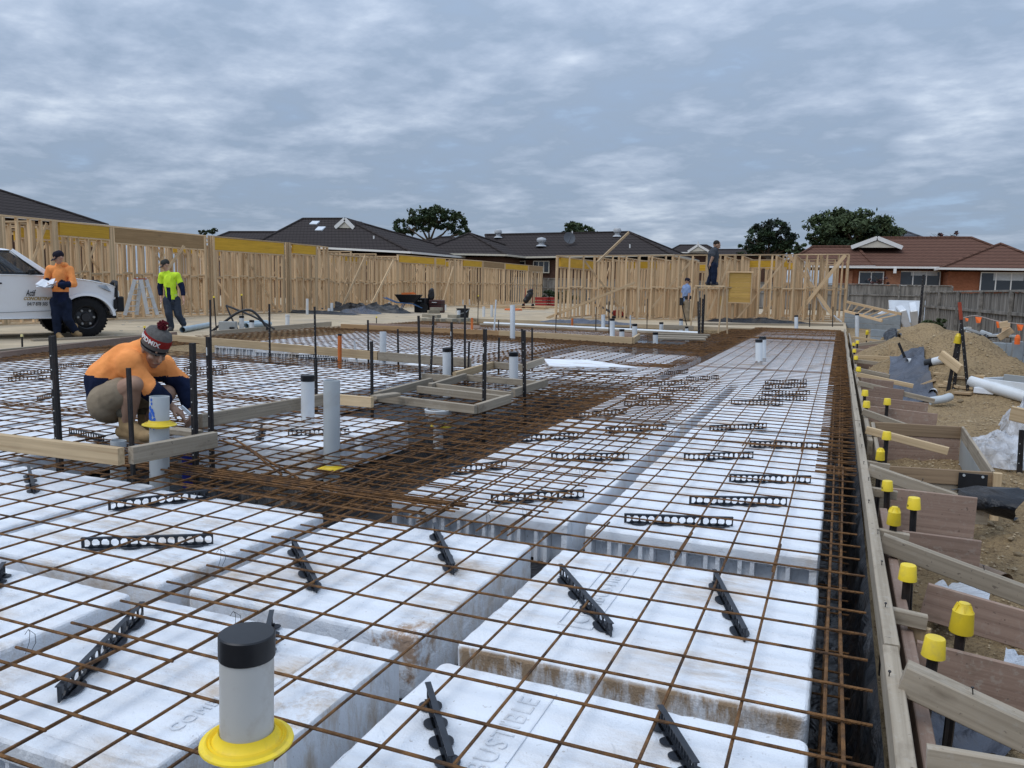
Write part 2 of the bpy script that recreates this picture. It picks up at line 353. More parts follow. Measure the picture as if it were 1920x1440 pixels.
prof_ = [(-.03, -.405), (.02, -.418), (.06, -.422), (.10, -.415), (.125, -.38), (.14, -.32), (.15, -.24), (.155, -.16), (.158, -.09), (.160, -.045)]
g = MB(); np_ = 22; ny_ = 620
for j in range(ny_ + 1):
    y = -.4 + 26.4 * (j / ny_) ** 1.5
    for i in range(np_ + 1):
        s_ = i / np_ * (len(prof_) - 1); k = min(int(s_), len(prof_) - 2); f = s_ - k
        x = prof_[k][0] * (1 - f) + prof_[k + 1][0] * f; z = prof_[k][1] * (1 - f) + prof_[k + 1][1] * f
        v = Vector((i * .09, y * 4.2, 0)); q = (.5 - abs(mnoise.noise(v + Vector((0, y * 2, 4))))) * .022 + (.5 - abs(mnoise.noise(v * 2.3 + Vector((3, 0, 8))))) * .012
        e = min(1, i / 3) * min(1, (np_ - i) / 3)
        g.v.append((x - q * e * 1.6 + (.0125 if y < 7 else .0125 - (y - 7) / 18 * .045) * min(1, i / 12), y, z + q * e * 1.2))
for j in range(ny_):
    for i in range(np_): a = j * (np_ + 1) + i; g.f.append((a, a + 1, a + np_ + 2, a + np_ + 1))
o = g.build('trench_liner', mat('trench_membrane', (.007, .008, .010), .33, .4, 3, .45, stain=(.07, .05, .035), stain_amt=.35, stain_scale=5, extra=memx), smooth=True)
tag(o, 'crumpled black plastic lining the narrow trench along the right formwork', 'plastic sheet')
# ------------------------------------------------------------------ foam pods
PT = -.048; PH = .228
def outline(w, d, r, n, amp, seed):
    pts = []
    def seg(x0, y0, x1, y1):
        for i in range(n):
            t = i / n; pts.append([x0 + (x1 - x0) * t, y0 + (y1 - y0) * t])
    def arc(cx, cy, a0):
        for i in range(5):
            a = a0 + math.pi / 2 * i / 5; pts.append([cx + r * math.cos(a), cy + r * math.sin(a)])
    W, D = w / 2, d / 2
    seg(-W + r, -D, W - r, -D); arc(W - r, -D + r, -math.pi / 2)
    seg(W, -D + r, W, D - r); arc(W - r, D - r, 0)
    seg(W - r, D, -W + r, D); arc(-W + r, D - r, math.pi / 2)
    seg(-W, D - r, -W, -D + r); arc(-W + r, -D + r, math.pi)
    for p in pts:
        q = mnoise.noise(Vector((p[0] * 26 + seed * 9, p[1] * 26, seed))) * amp + mnoise.noise(Vector((p[0] * 5 + seed, p[1] * 5, seed + 4))) * amp * .8
        l = math.hypot(*p) or 1; p[0] += p[0] / l * q; p[1] += p[1] / l * q
    return pts
def pod_mesh(name, w, d, n, amp, seed, cut=False, m=None, rec=.07):
    g = MB(); r = .022
    ol = outline(w, d if not cut else d - rec, r, n, amp, seed)
    oy = 0 if not cut else rec / 2
    k = len(ol); rings = [(-PH, 0), (-.11, .0), (-.10, .0015), (-.014, .0), (-.004, .004), (0, .011)]
    for z, ins in rings:
        for p in ol:
            l = math.hypot(*p); f = 1 - ins / l
            e = mnoise.noise(Vector((p[0] * 30, p[1] * 30, seed + 7))) * amp * .7 if z > -.02 else 0
            g.v.append((p[0] * f, p[1] * f + oy, z + e))
    for j in range(len(rings) - 1):
        for i in range(k): g.f.append((j * k + i, j * k + (i + 1) % k, (j + 1) * k + (i + 1) % k, (j + 1) * k + i))
    g.f.append(tuple(range(k))[::-1]); g.f.append(tuple(range((len(rings) - 1) * k, len(rings) * k)))
    if cut:
        y0, y1 = -d / 2, -d / 2 + rec + .004
        rr = random.Random(seed); W = w / 2; nt_ = 7; pit = w / nt_
        vs = []; nn_ = 40
        for row, (yy, zz) in enumerate(((y1, -.002), (y0 + .008, -.002), (y0, -.012), (y0, -.062), (y1, -.062))):
            for i in range(nn_ + 1):
                x = -W + .006 + (w - .012) * i / nn_
                q = mnoise.noise(Vector((x * 24, seed, 3))) * .003 if row in (1, 2) else 0
                vs.append((x, yy + q, zz + (mnoise.noise(Vector((x * 30, seed, 9))) * .003 if row in (1, 2, 3) else 0)))
        fs = [(a * (nn_ + 1) + i, a * (nn_ + 1) + i + 1, (a + 1) * (nn_ + 1) + i + 1, (a + 1) * (nn_ + 1) + i) for a in range(4) for i in range(nn_)]
        fs += [tuple(a * (nn_ + 1) for a in range(5)), tuple(a * (nn_ + 1) + nn_ for a in range(5))[::-1]]
        g.add(vs, fs)
        for i in range(nt_ + 1):
            c = -W + pit * i; hw = pit * .24
            a, b = max(-W + .006, c - hw), min(W - .006, c + hw)
            if 0 < i < nt_:
                g.box(a, c - .018, y0 + .002, y1, -PH, -.0625); g.box(c + .018, b, y0 + .002, y1, -PH, -.0625)
                g.box(c - .0178, c + .0178, y0 + .03, y1, -PH, -.0625)
            else: g.box(a, b, y0 + .002, y1, -PH, -.0625)
    me = bpy.data.meshes.new(name); me.from_pydata(g.v, [], g.f)
    bm = bmesh.new(); bm.from_mesh(me); bmesh.ops.recalc_face_normals(bm, faces=bm.faces); bm.to_mesh(me); bm.free()
    me.materials.append(m or FOAM); return me
PN = [pod_mesh('foam_pod', 1.09, 1.08, 34, .0045, s_) for s_ in (1, 2, 3)]
PCUT = pod_mesh('foam_pod', 1.09, 1.08, 34, .0045, 5, True)
PMUD = pod_mesh('foam_pod', 1.09, 1.08, 34, .0045, 6, False, FOAMMUD)
PRUST = pod_mesh('foam_pod', 1.09, 1.08, 34, .0045, 8, False, FOAMRUST)
PF = [pod_mesh('foam_pod', 1.09, 1.08, 4, .003, s_) for s_ in (11, 12)]
PFC = pod_mesh('foam_pod', 1.09, 1.08, 3, .002, 13, True, None, .035)
pods = []
def pod(x0, x1, y0, y1, me, label, group=None, dz=0.0):
    o = bpy.data.objects.new('foam_pod', me); COL.objects.link(o)
    o.location = ((x0 + x1) / 2, (y0 + y1) / 2, PT + dz + R_.uniform(-.003, .003)); o.scale = ((x1 - x0) / 1.09, (y1 - y0) / 1.08, 1)
    o.rotation_euler = (0, 0, R_.uniform(-.004, .004) if x1 - x0 > .9 else 0)
    tag(o, label, 'foam pod', group or 'white foam pods under the mesh'); pods.append(o); return o
pA = pod(-1.095, -.005, 1.04, 2.135, PN[0], 'foam pod nearest the right formwork, its BUSTIBLE lettering cut by the bottom of the photo')
pB = pod(-1.10, -.012, 2.25, 3.33, PMUD, 'foam pod with a brown mud stained front edge beside the right trench')
pC = pod(-1.11, -.02, 3.70, 4.78, PCUT, 'cut foam pod with square hollows in its front, next to the right trench')
pA2 = pod(-2.29, -1.47, 1.29, 2.14, PCUT, 'foam pod left of the big capped pipe at the bottom of the photo'); pod(-1.465, -1.25, 1.57, 2.14, PN[2], 'narrow foam pod piece directly behind the big capped pipe')
pB2 = pod(-2.25, -1.245, 2.25, 3.33, PRUST, 'foam pod with a rusty brown corner, left of the muddy edged pod')
pC2 = pod(-2.23, -1.20, 3.72, 4.80, PCUT, 'cut foam pod with hollows in its front at the near end of the rusty trench')
pod(-3.50, -2.40, 1.04, 2.13, PN[2], 'foam pod under the long black bar chair at the bottom left')
pod(-3.50, -2.385, 2.25, 3.33, PN[0], 'foam pod carrying the two long oval holed bar chairs on the left')
pod(-4.70, -3.61, 1.04, 2.13, PN[1], 'foam pod at the left edge in front of the two bar chair pod')
pod(-4.70, -3.59, 2.25, 3.38, PN[2], 'foam pod with the small upright bar chair, in front of the near pine board')
pod(-5.90, -4.81, 2.25, 3.40, PN[0], 'foam pod cut by the left edge, in front of the near pine board')
lab = 'white foam pod in the long strip beside the right formwork, crossed by black bar chairs'
grp = 'foam pods of the right strip'
yy = 4.64
for k, (a, b) in enumerate([(4.80, 5.88), (5.90, 6.88), (7.10, 8.18), (8.20, 9.28), (9.30, 10.3)]):
    pod(-1.12, -.022, a, b, PN[(k + 1) % 3] if k < 2 else PF[k % 2], lab, grp)
    pod(-2.23, -1.22, a + .03, b + .03 if k != 1 else b, PN[k % 3] if k < 2 else PF[(k + 1) % 2], lab, grp)
lab = 'white foam pod in the far right strip around the pair of capped pipes'
y = 10.36
while y < 25:
    pod(-1.02, -.022, y, y + 1.08, PF[0], lab, 'foam pods of the far right strip'); pod(-2.05, -1.04, y, y + 1.08, PF[1], lab, 'foam pods of the far right strip'); y += 1.1
def field(x0, x1, y0, y1, lab, grp, gap=.11, front=None, skew=0.0, skip=None, dz=0.0):
    x = x1; i = 0
    while x - 1.0 > x0:
        yy = y0 + skew * (x - x1); j = 0
        while yy + .9 < y1 + skew * (x - x1):
            if not (skip and skip(x - .55, yy + .5)): pod(x - 1.09, x, yy, yy + 1.08, (front if (front and j == 0) else PF[(i + j) % 2]), lab, grp, dz)
            yy += 1.08 + gap; j += 1
        x -= 1.09 + gap; i += 1
pod(-4.47, -3.37, 4.60, 5.10, PN[1], 'half foam pod behind the uncapped grey pipe at the near end of the boxing'); pod(-4.47, -3.39, 5.22, 5.95, PN[2], 'foam pod behind the black capped pipe and tall uncapped pipe')
field(-11.0, -4.95, 3.52, 9.6, 'white foam pod under the dense mesh left of the wide rusty trench', 'foam pods of the left field')
field(-11.6, -4.9, 10.35, 16.0, 'white foam pod under mesh between the two long boards in the middle distance', 'foam pods of the middle field', front=PFC, skew=-.27)
field(-7.6, -2.25, 9.75, 15.0, 'white foam pod under mesh in the middle of the slab behind the boxing frame', 'foam pods behind the boxing', front=PFC, skip=lambda x, y: (y < 10.35 - .27 * (x + 4.9) + .3 and x < -4.4) or x < -4.9)
field(-12.0, -4.6, 17.0, 21.2, 'white foam pod under mesh at the far back of the slab', 'foam pods of the back field', skew=-.1)
# raised lettering pressed into the near pods
def letter(podo, px, py, size, txt='COMBUSTIBLE', frame=True):
    me = text_mesh(txt, size, .0022, spacing=1.12)
    p = G(px, py, PT); c = podo.location
    o = linkm('raised_lettering', me, FOAM, podo)
    o.matrix_parent_inverse = Matrix(); o.location = ((p.x - c.x) / podo.scale.x, (p.y - c.y) / podo.scale.y, .0015); o.rotation_euler = (0, 0, math.pi / 2)
    if frame:
        g = MB(); ln = size * 7.6
        for a in (-size * .35, size * 1.08):
            g.box(-size * .4, ln, a - .003, a + .003, -.001, .003)
        g.box(-size * .4 - .003, -size * .4 + .003, -size * .35, size * 1.08, -.001, .003)
        f = g.build('raised_border', FOAM, podo); f.location = o.location; f.rotation_euler = o.rotation_euler
letter(pB, 1098, 1172, .085); letter(pA, 830, 1560, .085); letter(pA2, 330, 1372, .07, 'COMBUSTIBLE', False)
# ------------------------------------------------------------------ reinforcing mesh
def sheet(label, xs_, ys_, x0, x1, y0, y1, z, r, m=RUST, group='sheets of rusty mesh', jx=.004, sag=.006, sk=0.0, name='rebar_mesh', n=6, step=1.2, skip=None):
    g = MB(); seed = R_.random() * 50
    def zz(x, y): return z + nzv(x, y, .8, seed) * sag
    for x in xs_:
        k = max(2, int((y1 - y0) / step)); j = R_.uniform(-jx, jx); pts = []
        for i in range(k + 1):
            y = y0 + (y1 - y0) * i / k
            pts.append((x + j + nzv(x, y, .6, seed + 3) * jx * 1.5, y + sk * (x - x1), zz(x, y) - r * .95))
        g.tube(pts, r, n)
    for y in ys_:
        k = max(2, int((x1 - x0) / step)); j = R_.uniform(-jx, jx); pts = []; e0 = R_.uniform(-.012, .012)
        for i in range(k + 1):
            x = x0 + e0 + (x1 - x0) * i / k
            pts.append((x, y + j + nzv(x, y, .6, seed + 5) * jx * 1.5 + sk * (x - x1), zz(x, y) + r * .95))
        g.tube(pts, r, n)
    o = g.build(name, m, smooth=True); return tag(o, label, 'steel mesh', group)
def seq(a, b, st):
    out = []; v = a
    while (v <= b + 1e-6) if st > 0 else (v >= b - 1e-6): out.append(v); v += st
    return out
RN = .0047
sheet('rusty mesh sheet over the near right foam pods beside the formwork', seq(-.186, -2.2, -.2), seq(.777, 3.5, .2), -2.275, .145, .62, 3.68, 0, RN)
sheet('rusty mesh sheet over the near left foam pods, lapping the right hand sheet', seq(-1.79, -7.6, -.2), seq(.49, 3.5, .2), -7.7, -1.765, .4, 3.75, .004, RN)
sheet('rusty mesh sheet on the long right strip, ending at the first lap', seq(-.186, -2.2, -.2), seq(3.577, 6.2, .19), -2.33, .145, 3.3, 6.3, .001, RN)
sheet('rusty mesh sheet over the wide dark trench, lapped onto the strip of pods', seq(-1.335, -4.4, -.158), seq(3.66, 10.0, .2), -4.5, -1.28, 3.25, 10.1, .008, RN)
sheet('rusty mesh sheet in the middle of the long right strip', seq(-.196, -2.2, -.2), seq(6.05, 12.0, .19), -2.33, .11, 5.95, 12.1, .006, RN)
sheet('rusty mesh sheet at the far end of the right strip past the paired pipes', seq(-.20, -2.3, -.2), seq(11.9, 25.2, .2), -2.4, .09, 11.8, 25.3, .004, RN, step=2.5)
sheet('rusty mesh sheet under the crouching man, left of the wide trench', seq(-4.45, -11.2, -.2), seq(3.6, 9.6, .2), -11.3, -3.9, 3.5, 9.7, .012, RN, step=1.5)
sheet('rusty mesh sheet between the two long pine boards in the middle distance', seq(-4.75, -12, -.2), seq(10.5, 16.0, .2), -12.1, -4.6, 10.4, 16.1, .02, RN, sk=-.27, step=2)
sheet('rusty mesh sheet on the middle pods behind the timber boxing', seq(-2.3, -5.3, -.2), seq(9.9, 15.1, .2), -5.4, -2.1, 9.8, 15.2, .012, RN, step=2)
sheet('rusty mesh sheet at the far back of the slab by the white drain pipe', seq(-3.0, -12.0, -.2), seq(17.1, 21.2, .2), -12.1, -2.9, 16.9, 21.3, .006, RN, sk=-.1, step=2.5)
# heavy bars: trench cages low and high, laps
def cage(label, x0, x1, y0, y1, z, along, nb, r, sp=.3, m=RUST):
    g = MB()
    for i in range(nb):
        t = (i + .5) / nb
        if along == 'y':
            x = x0 + (x1 - x0) * t
            g.tube([(x + R_.uniform(-.02, .02), y0 + R_.uniform(-.1, .1), z + R_.uniform(-.01, .01)), (x + R_.uniform(-.03, .03), (y0 + y1) / 2, z + R_.uniform(-.01, .01)), (x + R_.uniform(-.02, .02), y1, z)], r, 6)
        else:
            y = y0 + (y1 - y0) * t
            g.tube([(x0 + R_.uniform(-.1, .1), y + R_.uniform(-.02, .02), z + R_.uniform(-.01, .01)), ((x0 + x1) / 2, y + R_.uniform(-.03, .03), z + R_.uniform(-.01, .01)), (x1, y + R_.uniform(-.02, .02), z)], r, 6)
    a = (y0 if along == 'y' else x0) + .05; b = y1 if along == 'y' else x1
    while a < b:
        q = a + R_.uniform(-.03, .03)
        if along == 'y': g.tube([(x0 - .06, q, z + .01), (x1 + .06, q + R_.uniform(-.02, .02), z + .01)], r * .85, 6)
        else: g.tube([(q, y0 - .06, z + .01), (q + R_.uniform(-.02, .02), y1 + .06, z + .01)], r * .85, 6)
        a += sp
    o = g.build('trench_mesh', m, smooth=True); return tag(o, label, 'steel mesh', 'trench reinforcement')
cage('lower rusty bars on chairs at the bottom of the wide trench', -3.3, -2.35, 3.5, 9.8, -.38, 'y', 5, .006, .35)
cage('middle layer of rusty bars in the wide trench', -3.36, -2.28, 3.4, 9.9, -.12, 'y', 6, .0055, .22)
cage('upper rusty bars laid along the wide trench', -3.4, -2.24, 3.35, 10.3, -.03, 'y', 7, .0055, .3)
cage('lower rusty bars in the cross trench behind the near pods', -4.8, -2.3, 3.5, 4.2, -.36, 'x', 4, .006, .5)
cage('upper rusty bars in the cross trench behind the near pods', -5.0, -1.9, 3.42, 4.15, -.03, 'x', 4, .006, .6)
cage('bundle of rusty bars tied across the near end of the wide trench', -4.2, -1.7, 3.44, 3.62, .02, 'x', 4, .006, .8)
cage('two rusty bars running along the near right trench', .012, .105, .4, 5.6, -.012, 'y', 2, .0055, 99)
cage('narrow rusty trench mesh along the right formwork, far part', -.03, .10, 5.4, 25, -.03, 'y', 3, .0065, .1, RUSTD)
cage('lower trench mesh under the right formwork edge', .012, .10, .4, 25, -.36, 'y', 2, .0055, .2)
cage('rusty trench bars between the far right strip and the middle pods', -3.0, -2.12, 15.0, 25.0, -.03, 'y', 8, .007, .2)
cage('rusty lap bars in the far cross trench behind the middle pods', -8.0, -2.1, 15.3, 16.6, -.01, 'x', 9, .008, .1)
cage('rusty lap bars across the far right strip', -2.2, .05, 19.5, 19.9, .03, 'x', 5, .009, .5)
cage('rusty bars at the very far end of the right strip', -2.3, .05, 25.1, 25.7, .01, 'x', 7, .009, .15)
cage('rusty bars along the left formwork behind the crouching man', -11.4, -10.7, 4.0, 11.5, .0, 'y', 8, .008, .15)
cage('rusty bars along the front of the far left board', -12.2, -4.8, 16.3, 16.9, .0, 'x', 7, .008, .2)
cage('rusty lap bars on the left field in front of the boxing', -7.5, -4.4, 5.9, 6.3, .012, 'x', 4, .005, .3)
cage('rusty lap bars crossing the left field near the crouching man', -8.5, -4.6, 4.6, 4.9, .012, 'x', 4, .005, .3)
cage('rusty lap bars on the middle pods behind the white foam offcut', -4.8, -2.2, 11.3, 11.9, .012, 'x', 5, .006, .25)
def bar(label, pts, r, m=RUST):
    g = MB(); g.tube(pts, r, 7); return tag(g.build('steel_bar', m, smooth=True), label, 'steel bar', 'loose steel bars')
bar('loose rusty bar lying askew, ending just right of the grey boxing board', [G(412, 825, .03), G(470, 845, .03), G(528, 890, -.02)], .0075)
bar('loose rusty bar lying askew, nearest the uncapped grey pipe', [G(438, 822, .03), G(500, 862, .02), G(560, 897, -.03)], .0075)
# ------------------------------------------------------------------ bar chairs
def chair_mesh(L_, h=.045, holes=14):
    g = MB(); t = .003; g.box(.02, L_ - .02, -.011, .011, 0.0004, .003)
    g.box(0, L_, -t, t, 0, .006); g.box(0, L_, -t, t, h - .006, h)
    g.box(0, L_, -.0085, .0085, h, h + .003)
    p = L_ / holes
    for i in range(holes + 1):
        wd = .0032 if i % 5 else .007
        x = min(max(p * i, wd), L_ - wd); g.box(x - wd, x + wd, -t, t, .006, h - .006)
    for i in range(holes):
        for sx, sz in ((0, 0), (1, 0), (0, 1), (1, 1)):
            x = p * i + (.004 if not sx else p - .004); z = .006 if not sz else h - .006; q = p * .22 * (1 if not sx else -1); u = p * .22 * (1 if not sz else -1)
            g.add([(x, -t, z), (x + q, -t, z), (x, -t, z + u), (x, t, z), (x + q, t, z), (x, t, z + u)], [(0, 1, 2), (3, 5, 4), (1, 4, 5, 2)])
    return g
def foot_mesh():
    g = MB(); poly = []
    for k in range(20):
        a = 2 * math.pi * k / 20; r = .033
        poly.append((.052 * math.cos(a) * (1 - .1 * math.cos(2 * a)), r * math.sin(a)))
    g.prism(poly, .003); return g
CH_PROTO = {}
def bar_chair(pa, pb, label, group='bar chairs on the foam pods', z=PT + .004, detail=True):
    a = G(pa[0], pa[1], z); b = G(pb[0], pb[1], z); Ln = (b - a).length
    rz = math.atan2(b.y - a.y, b.x - a.x)
    if 'c' not in CH_PROTO:
        c = chair_mesh(.6).build('bar_chair', CHAIRP); CH_PROTO['c'] = c
        for fx in (.08, .225, .37, .515):
            f = foot_mesh().build('foot', CHAIRP, c); f.location = (fx, 0, 0)
            CH_PROTO['f'] = f
    else: c = copy_tree(CH_PROTO['c'])
    c.location = a; c.rotation_euler = (0, 0, rz); c.scale = (Ln / .6, 1, 1); tag(c, label, 'bar chair', group); return c
for pa, pb, lb in [
    ((110, 1318), (268, 1152), 'long black bar chair lying at the bottom left, crossed by a thin bent bar'),
    ((497, 1228), (510, 1168), 'black bar chair poking out behind the big capped pipe'),
    ((548, 1026), (594, 1112), 'black bar chair on the pod left of the middle, under the mesh lap'),
    ((814, 998), (850, 1078), 'black bar chair on the pod with the brown corner'),
    ((1050, 1078), (1146, 1194), 'black bar chair beside the COMBUSTIBLE lettering'),
    ((1338, 1088), (1396, 1204), 'black bar chair right of the lettering on the muddy edged pod'),
    ((802, 1308), (846, 1452), 'black bar chair cut by the bottom of the photo, nearest the capped pipe'),
    ((1236, 1352), (1304, 1464), 'black bar chair cut by the bottom of the photo, nearest the right trench'),
    ((153, 1028), (400, 1020), 'nearer of the two long black bar chairs with oval holes on the left pod'),
    ((203, 957), (412, 931), 'farther of the two long black bar chairs with oval holes on the left pod'),
    ((-30, 1120), (9, 1075), 'black bar chair cut by the left edge of the photo'),
    ((64, 926), (54, 888), 'stubby black bar chair seen end on, in front of the near pine board'),
    ((1170, 980), (1374, 987), 'black bar chair lying along the hollow front of the right cut pod'),
    ((1292, 945), (1475, 948), 'second bar chair behind the hollow fronted pod, beside the right trench'),
    ((1367, 903), (1520, 906), 'bar chair third from the hollow fronted pod, closest to the right trench'),
    ((920, 943), (1095, 933), 'black bar chair nearest the hollow front of the left cut pod'),
    ((1282, 863), (1412, 859), 'bar chair in the middle of the right strip, crossing the mesh lap'),
    ((1405, 838), (1542, 841), 'bar chair touching the right trench level with the timber box'),
    ((1033, 862), (1179, 862), 'bar chair left of the pod gap, second from the left cut pod'),
    ((812, 894), (950, 876), 'bar chair at the edge of the wide rusty trench'),
    ((130, 812), (195, 828), 'tilted bar chair in front of the crouching man'),
    ((540, 817), (655, 815), 'bar chair on the cut pod behind the uncapped grey pipe'),
    ((486, 826), (492, 806), 'stubby bar chair seen end on, on the pod left of the uncapped pipe')]:
    bar_chair(pa, pb, lb)
fl = 'black bar chair standing crosswise far along the right strip of foam pods'
for pa, pb in [((1330, 808), (1437, 803)), ((970, 828), (1092, 821)), ((1135, 812), (1249, 805)), ((1074, 784), (1175, 775)), ((1170, 761), (1264, 758)), ((1173, 749), (1262, 745)), ((1235, 733), (1312, 733)), ((1201, 724), (1290, 720)), ((1287, 714), (1347, 710)), ((1370, 758), (1468, 760)), ((1422, 749), (1513, 751)), ((1428, 740), (1518, 740)), ((1430, 729), (1512, 726)), ((1434, 720), (1512, 718)), ((1238, 704), (1290, 699))]:
    bar_chair(pa, pb, fl, 'bar chairs far along the right strip')
fl = 'black bar chair lying on the left foam field under the dense mesh'
for pa, pb in [((25, 704), (115, 697)), ((15, 715), (115, 709)), ((70, 752), (115, 740)), ((110, 690), (175, 686)), ((345, 696), (430, 690)), ((345, 706), (428, 701)), ((555, 671), (620, 669)), ((575, 678), (640, 676)), ((712, 700), (742, 707))]:
    bar_chair(pa, pb, fl, 'bar chairs on the left field')
# tie wires
def wire(px, py, label):
    p = G(px, py, .01); g = MB()
    g.tube([p + Vector((-.02, .0, .005)), p + Vector((-.01, .005, .022)), p + Vector((.004, 0, .018)), p + Vector((.012, -.01, -.01)), p + Vector((.006, -.02, -.045))], .0009, 5)
    g.tube([p + Vector((-.01, .005, .022)), p + Vector((.02, .005, .012)), p + Vector((.028, 0, -.012)), p + Vector((.022, -.015, -.04))], .0009, 5)
    tag(g.build('tie_wire', BLACKP), label, 'tie wire', 'tie wires')
wire(413, 1040, 'thin tie wire sticking up right of the nearer long bar chair'); wire(55, 1195, 'thin tie wire dangling at the left edge of the mesh'); wire(440, 1160, 'thin tie wire above the big capped pipe')
wire(978, 958, 'thin tie wire by the hollow front of the left cut pod'); wire(910, 970, 'thin tie wire on the bar ends at the trench corner'); wire(1085, 885, 'thin tie wire on the mesh lap over the pod gap')
# ------------------------------------------------------------------ boards
def board(name, a, b, w_, h_, m, label=None, cat='board', group=None, parent=None, up=(0, 0, 1), ch=.003, nails=0, bow=0.0, kind=None):
    a = Vector(a); b = Vector(b); d = b - a; Ln = d.length; d.normalize(); u = Vector(up)
    sd_ = u.cross(d)
    if sd_.length < 1e-3: sd_ = Vector((0, 1, 0)).cross(d)
    sd_.normalize(); u = d.cross(sd_)
    g = MB(); n = max(1, int(Ln / .45)) if bow else 1
    W, H_ = w_ / 2, h_ / 2
    pr = [(-W + ch, -H_), (W - ch, -H_), (W, -H_ + ch), (W, H_ - ch), (W - ch, H_), (-W + ch, H_), (-W, H_ - ch), (-W, -H_ + ch)]
    sd0 = R_.random() * 30
    for i in range(n + 1):
        x = Ln * i / n; q = mnoise.noise(Vector((x * .5, sd0, 0))) * bow
        for p in pr: g.v.append((x, p[0] + q, p[1] + mnoise.noise(Vector((x * .4, sd0, 9))) * bow * .4))
    for i in range(n):
        for k in range(8): g.f.append((i * 8 + k, i * 8 + (k + 1) % 8, i * 8 + 8 + (k + 1) % 8, i * 8 + 8 + k))
    g.f += [tuple(range(8))[::-1], tuple(range(n * 8, n * 8 + 8))]
    o = g.build(name, m)
    Mx = Matrix((d, sd_, u)).transposed().to_4x4(); Mx.translation = a
    if parent: o.parent = parent; o.matrix_parent_inverse = Matrix()
    o.matrix_world = Mx if not parent else parent.matrix_world @ Mx
    if parent: o.matrix_basis = Mx
    if label: tag(o, label, cat, group, kind)
    for k in range(nails):
        x = Ln * (k + .5) / nails + R_.uniform(-.08, .08); nb = MB(); nb.lathe([(.0045, 0), (.0045, .0025)], 8)
        y = R_.uniform(-W * .5, W * .5); nb.tube([(x + .0, y, H_ - .01), (x + .002, y, H_ + .004)], .0016, 5)
        nb = MB(); M = Matrix.Translation((x, y, H_ + .016)) @ Matrix.Rotation(R_.uniform(-.5, .5), 4, 'Y')
        nb.lathe([(.0016, -.03), (.0016, 0), (.0045, .0005), (.0045, .003)], 7, M)
        nb.build('nail', STEEL, o)
    return o
def onray(px, py, up=.055):        # where this ray meets the modelled soil
    d = ray(px, py); t = 2.0
    while t < 60:
        p = Vector((d.x * t, d.y * t, CAMZ + d.z * t))
        if p.z - up < gh(p.x, p.y): return p
        t += .02
    return p
# right formwork: the long plank along the slab edge
for (ya, xa, yb, xb, lb, nl) in [(.3, .196, 2.62, .203, 'weathered grey formwork plank nearest the camera on the right', 4), (2.63, .212, 7.3, .190, 'weathered grey formwork plank beside the timber box', 9), (7.31, .190, 14.5, .168, 'long grey formwork plank in the middle of the right edge', 6), (14.51, .168, 25.6, .145, 'long grey formwork plank at the far end of the right edge', 0)]:
    board('formwork_plank', (xa, ya, .0), (xb, yb, .0), .045, .10, GREYWOOD, lb, 'plank', 'formwork planks along the right edge', nails=nl, bow=.012)
for (ya, yb, lb) in [(.3, 4.75, 'reddish lower formwork rail behind the near grey plank'), (6.95, 13.5, 'grey lower formwork rail behind the middle plank'), (13.6, 25.4, 'grey lower formwork rail behind the far plank')]:
    board('formwork_rail', (.285, ya, -.11), (.285 if ya < 5 else .262, yb, -.11), .04, .12, PLYRED if ya < 5 else GREYWOOD, lb, 'plank', 'lower formwork rails', bow=.01)
for y, lb in [(2.50, 'mossy spacer block right of the near plank below the nearest yellow cap'), (3.02, 'spacer block with a hanging plywood offcut beside the near plank'), (4.05, 'small spacer block behind the plank below the tall yellow cap'), (4.92, 'small spacer block by the tilted yellow cap'), (5.7, 'small spacer block in front of the timber box')]:
    board('spacer_block', (.222, y, .0), (.36 if y > 4 else .345, y, -.01), .035, .05, GREYWOOD, lb, 'timber block', 'spacer blocks of the formwork')
board('timber_offcut', (.325, 3.03, -.03), (.335, 3.05, -.20), .075, .018, PINE, 'small pale plywood offcut hanging below a spacer block by the plank', 'timber offcut')
# crosswise boards on edge and diagonal braces, all running right from the plank
def G2(px, py, y): return GY(px, py, y)
crossb = [(1.62, 1742, 1398, 1990, 1440, .16, 'grey crosswise board at the bottom right corner', GREYWOOD),
          (2.94, 1715, 1200, 1990, 1268, .17, 'reddish crosswise board holding the near yellow caps', PLYRED),
          (3.45, 1735, 1092, 1990, 1165, .15, 'dark red crosswise board third from the bottom', PLYRED),
          (4.37, 1692, 995, 1840, 1014, .16, 'red crosswise board in front of the cardboard tube', PLYRED),
          (5.05, 1672, 915, 1832, 933, .26, 'wide stained crosswise board in front of the black plastic fold', PLYRED)]
for y, xa, ya, xb, yb, h, lb, m in crossb:
    a = G2(xa, ya, y); b = G2(xb, yb, y); a.z -= h / 2; b.z -= h / 2
    board('formwork_board', a, b, .019, h, m, lb, 'board', 'crosswise formwork boards', bow=.01)
braces = [((1692, 1268), 2.36, (2000, 1412), 'near diagonal timber brace running off the right edge', .06, .085, GREYWOOD),
          ((1652, 1016), 3.86, (1990, 1142), 'long diagonal brace with a crack, running off the right edge', .05, .08, GREYWOOD),
          ((1628, 880), 5.3, (1846, 955), 'diagonal brace in front of the timber box', .045, .07, GREYWOOD)]
for (pa, y, pb, lb, wd, h, m) in braces:
    a = G2(pa[0], pa[1], y); b = G2(pb[0], pb[1], y - .05)
    board('brace_timber', a, b, wd, h, m, lb, 'timber brace', 'diagonal braces of the right formwork', nails=1)
farbr = [((1624, 806), (1778, 846)), ((1618, 772), (1760, 822)), ((1608, 718), (1752, 752)), ((1606, 702), (1712, 724)), ((1602, 692), (1668, 706)), ((1600, 676), (1655, 683)), ((1600, 668), (1672, 672)), ((1598, 655), (1640, 662)), ((1596, 648), (1662, 640)), ((1596, 632), (1650, 640))]
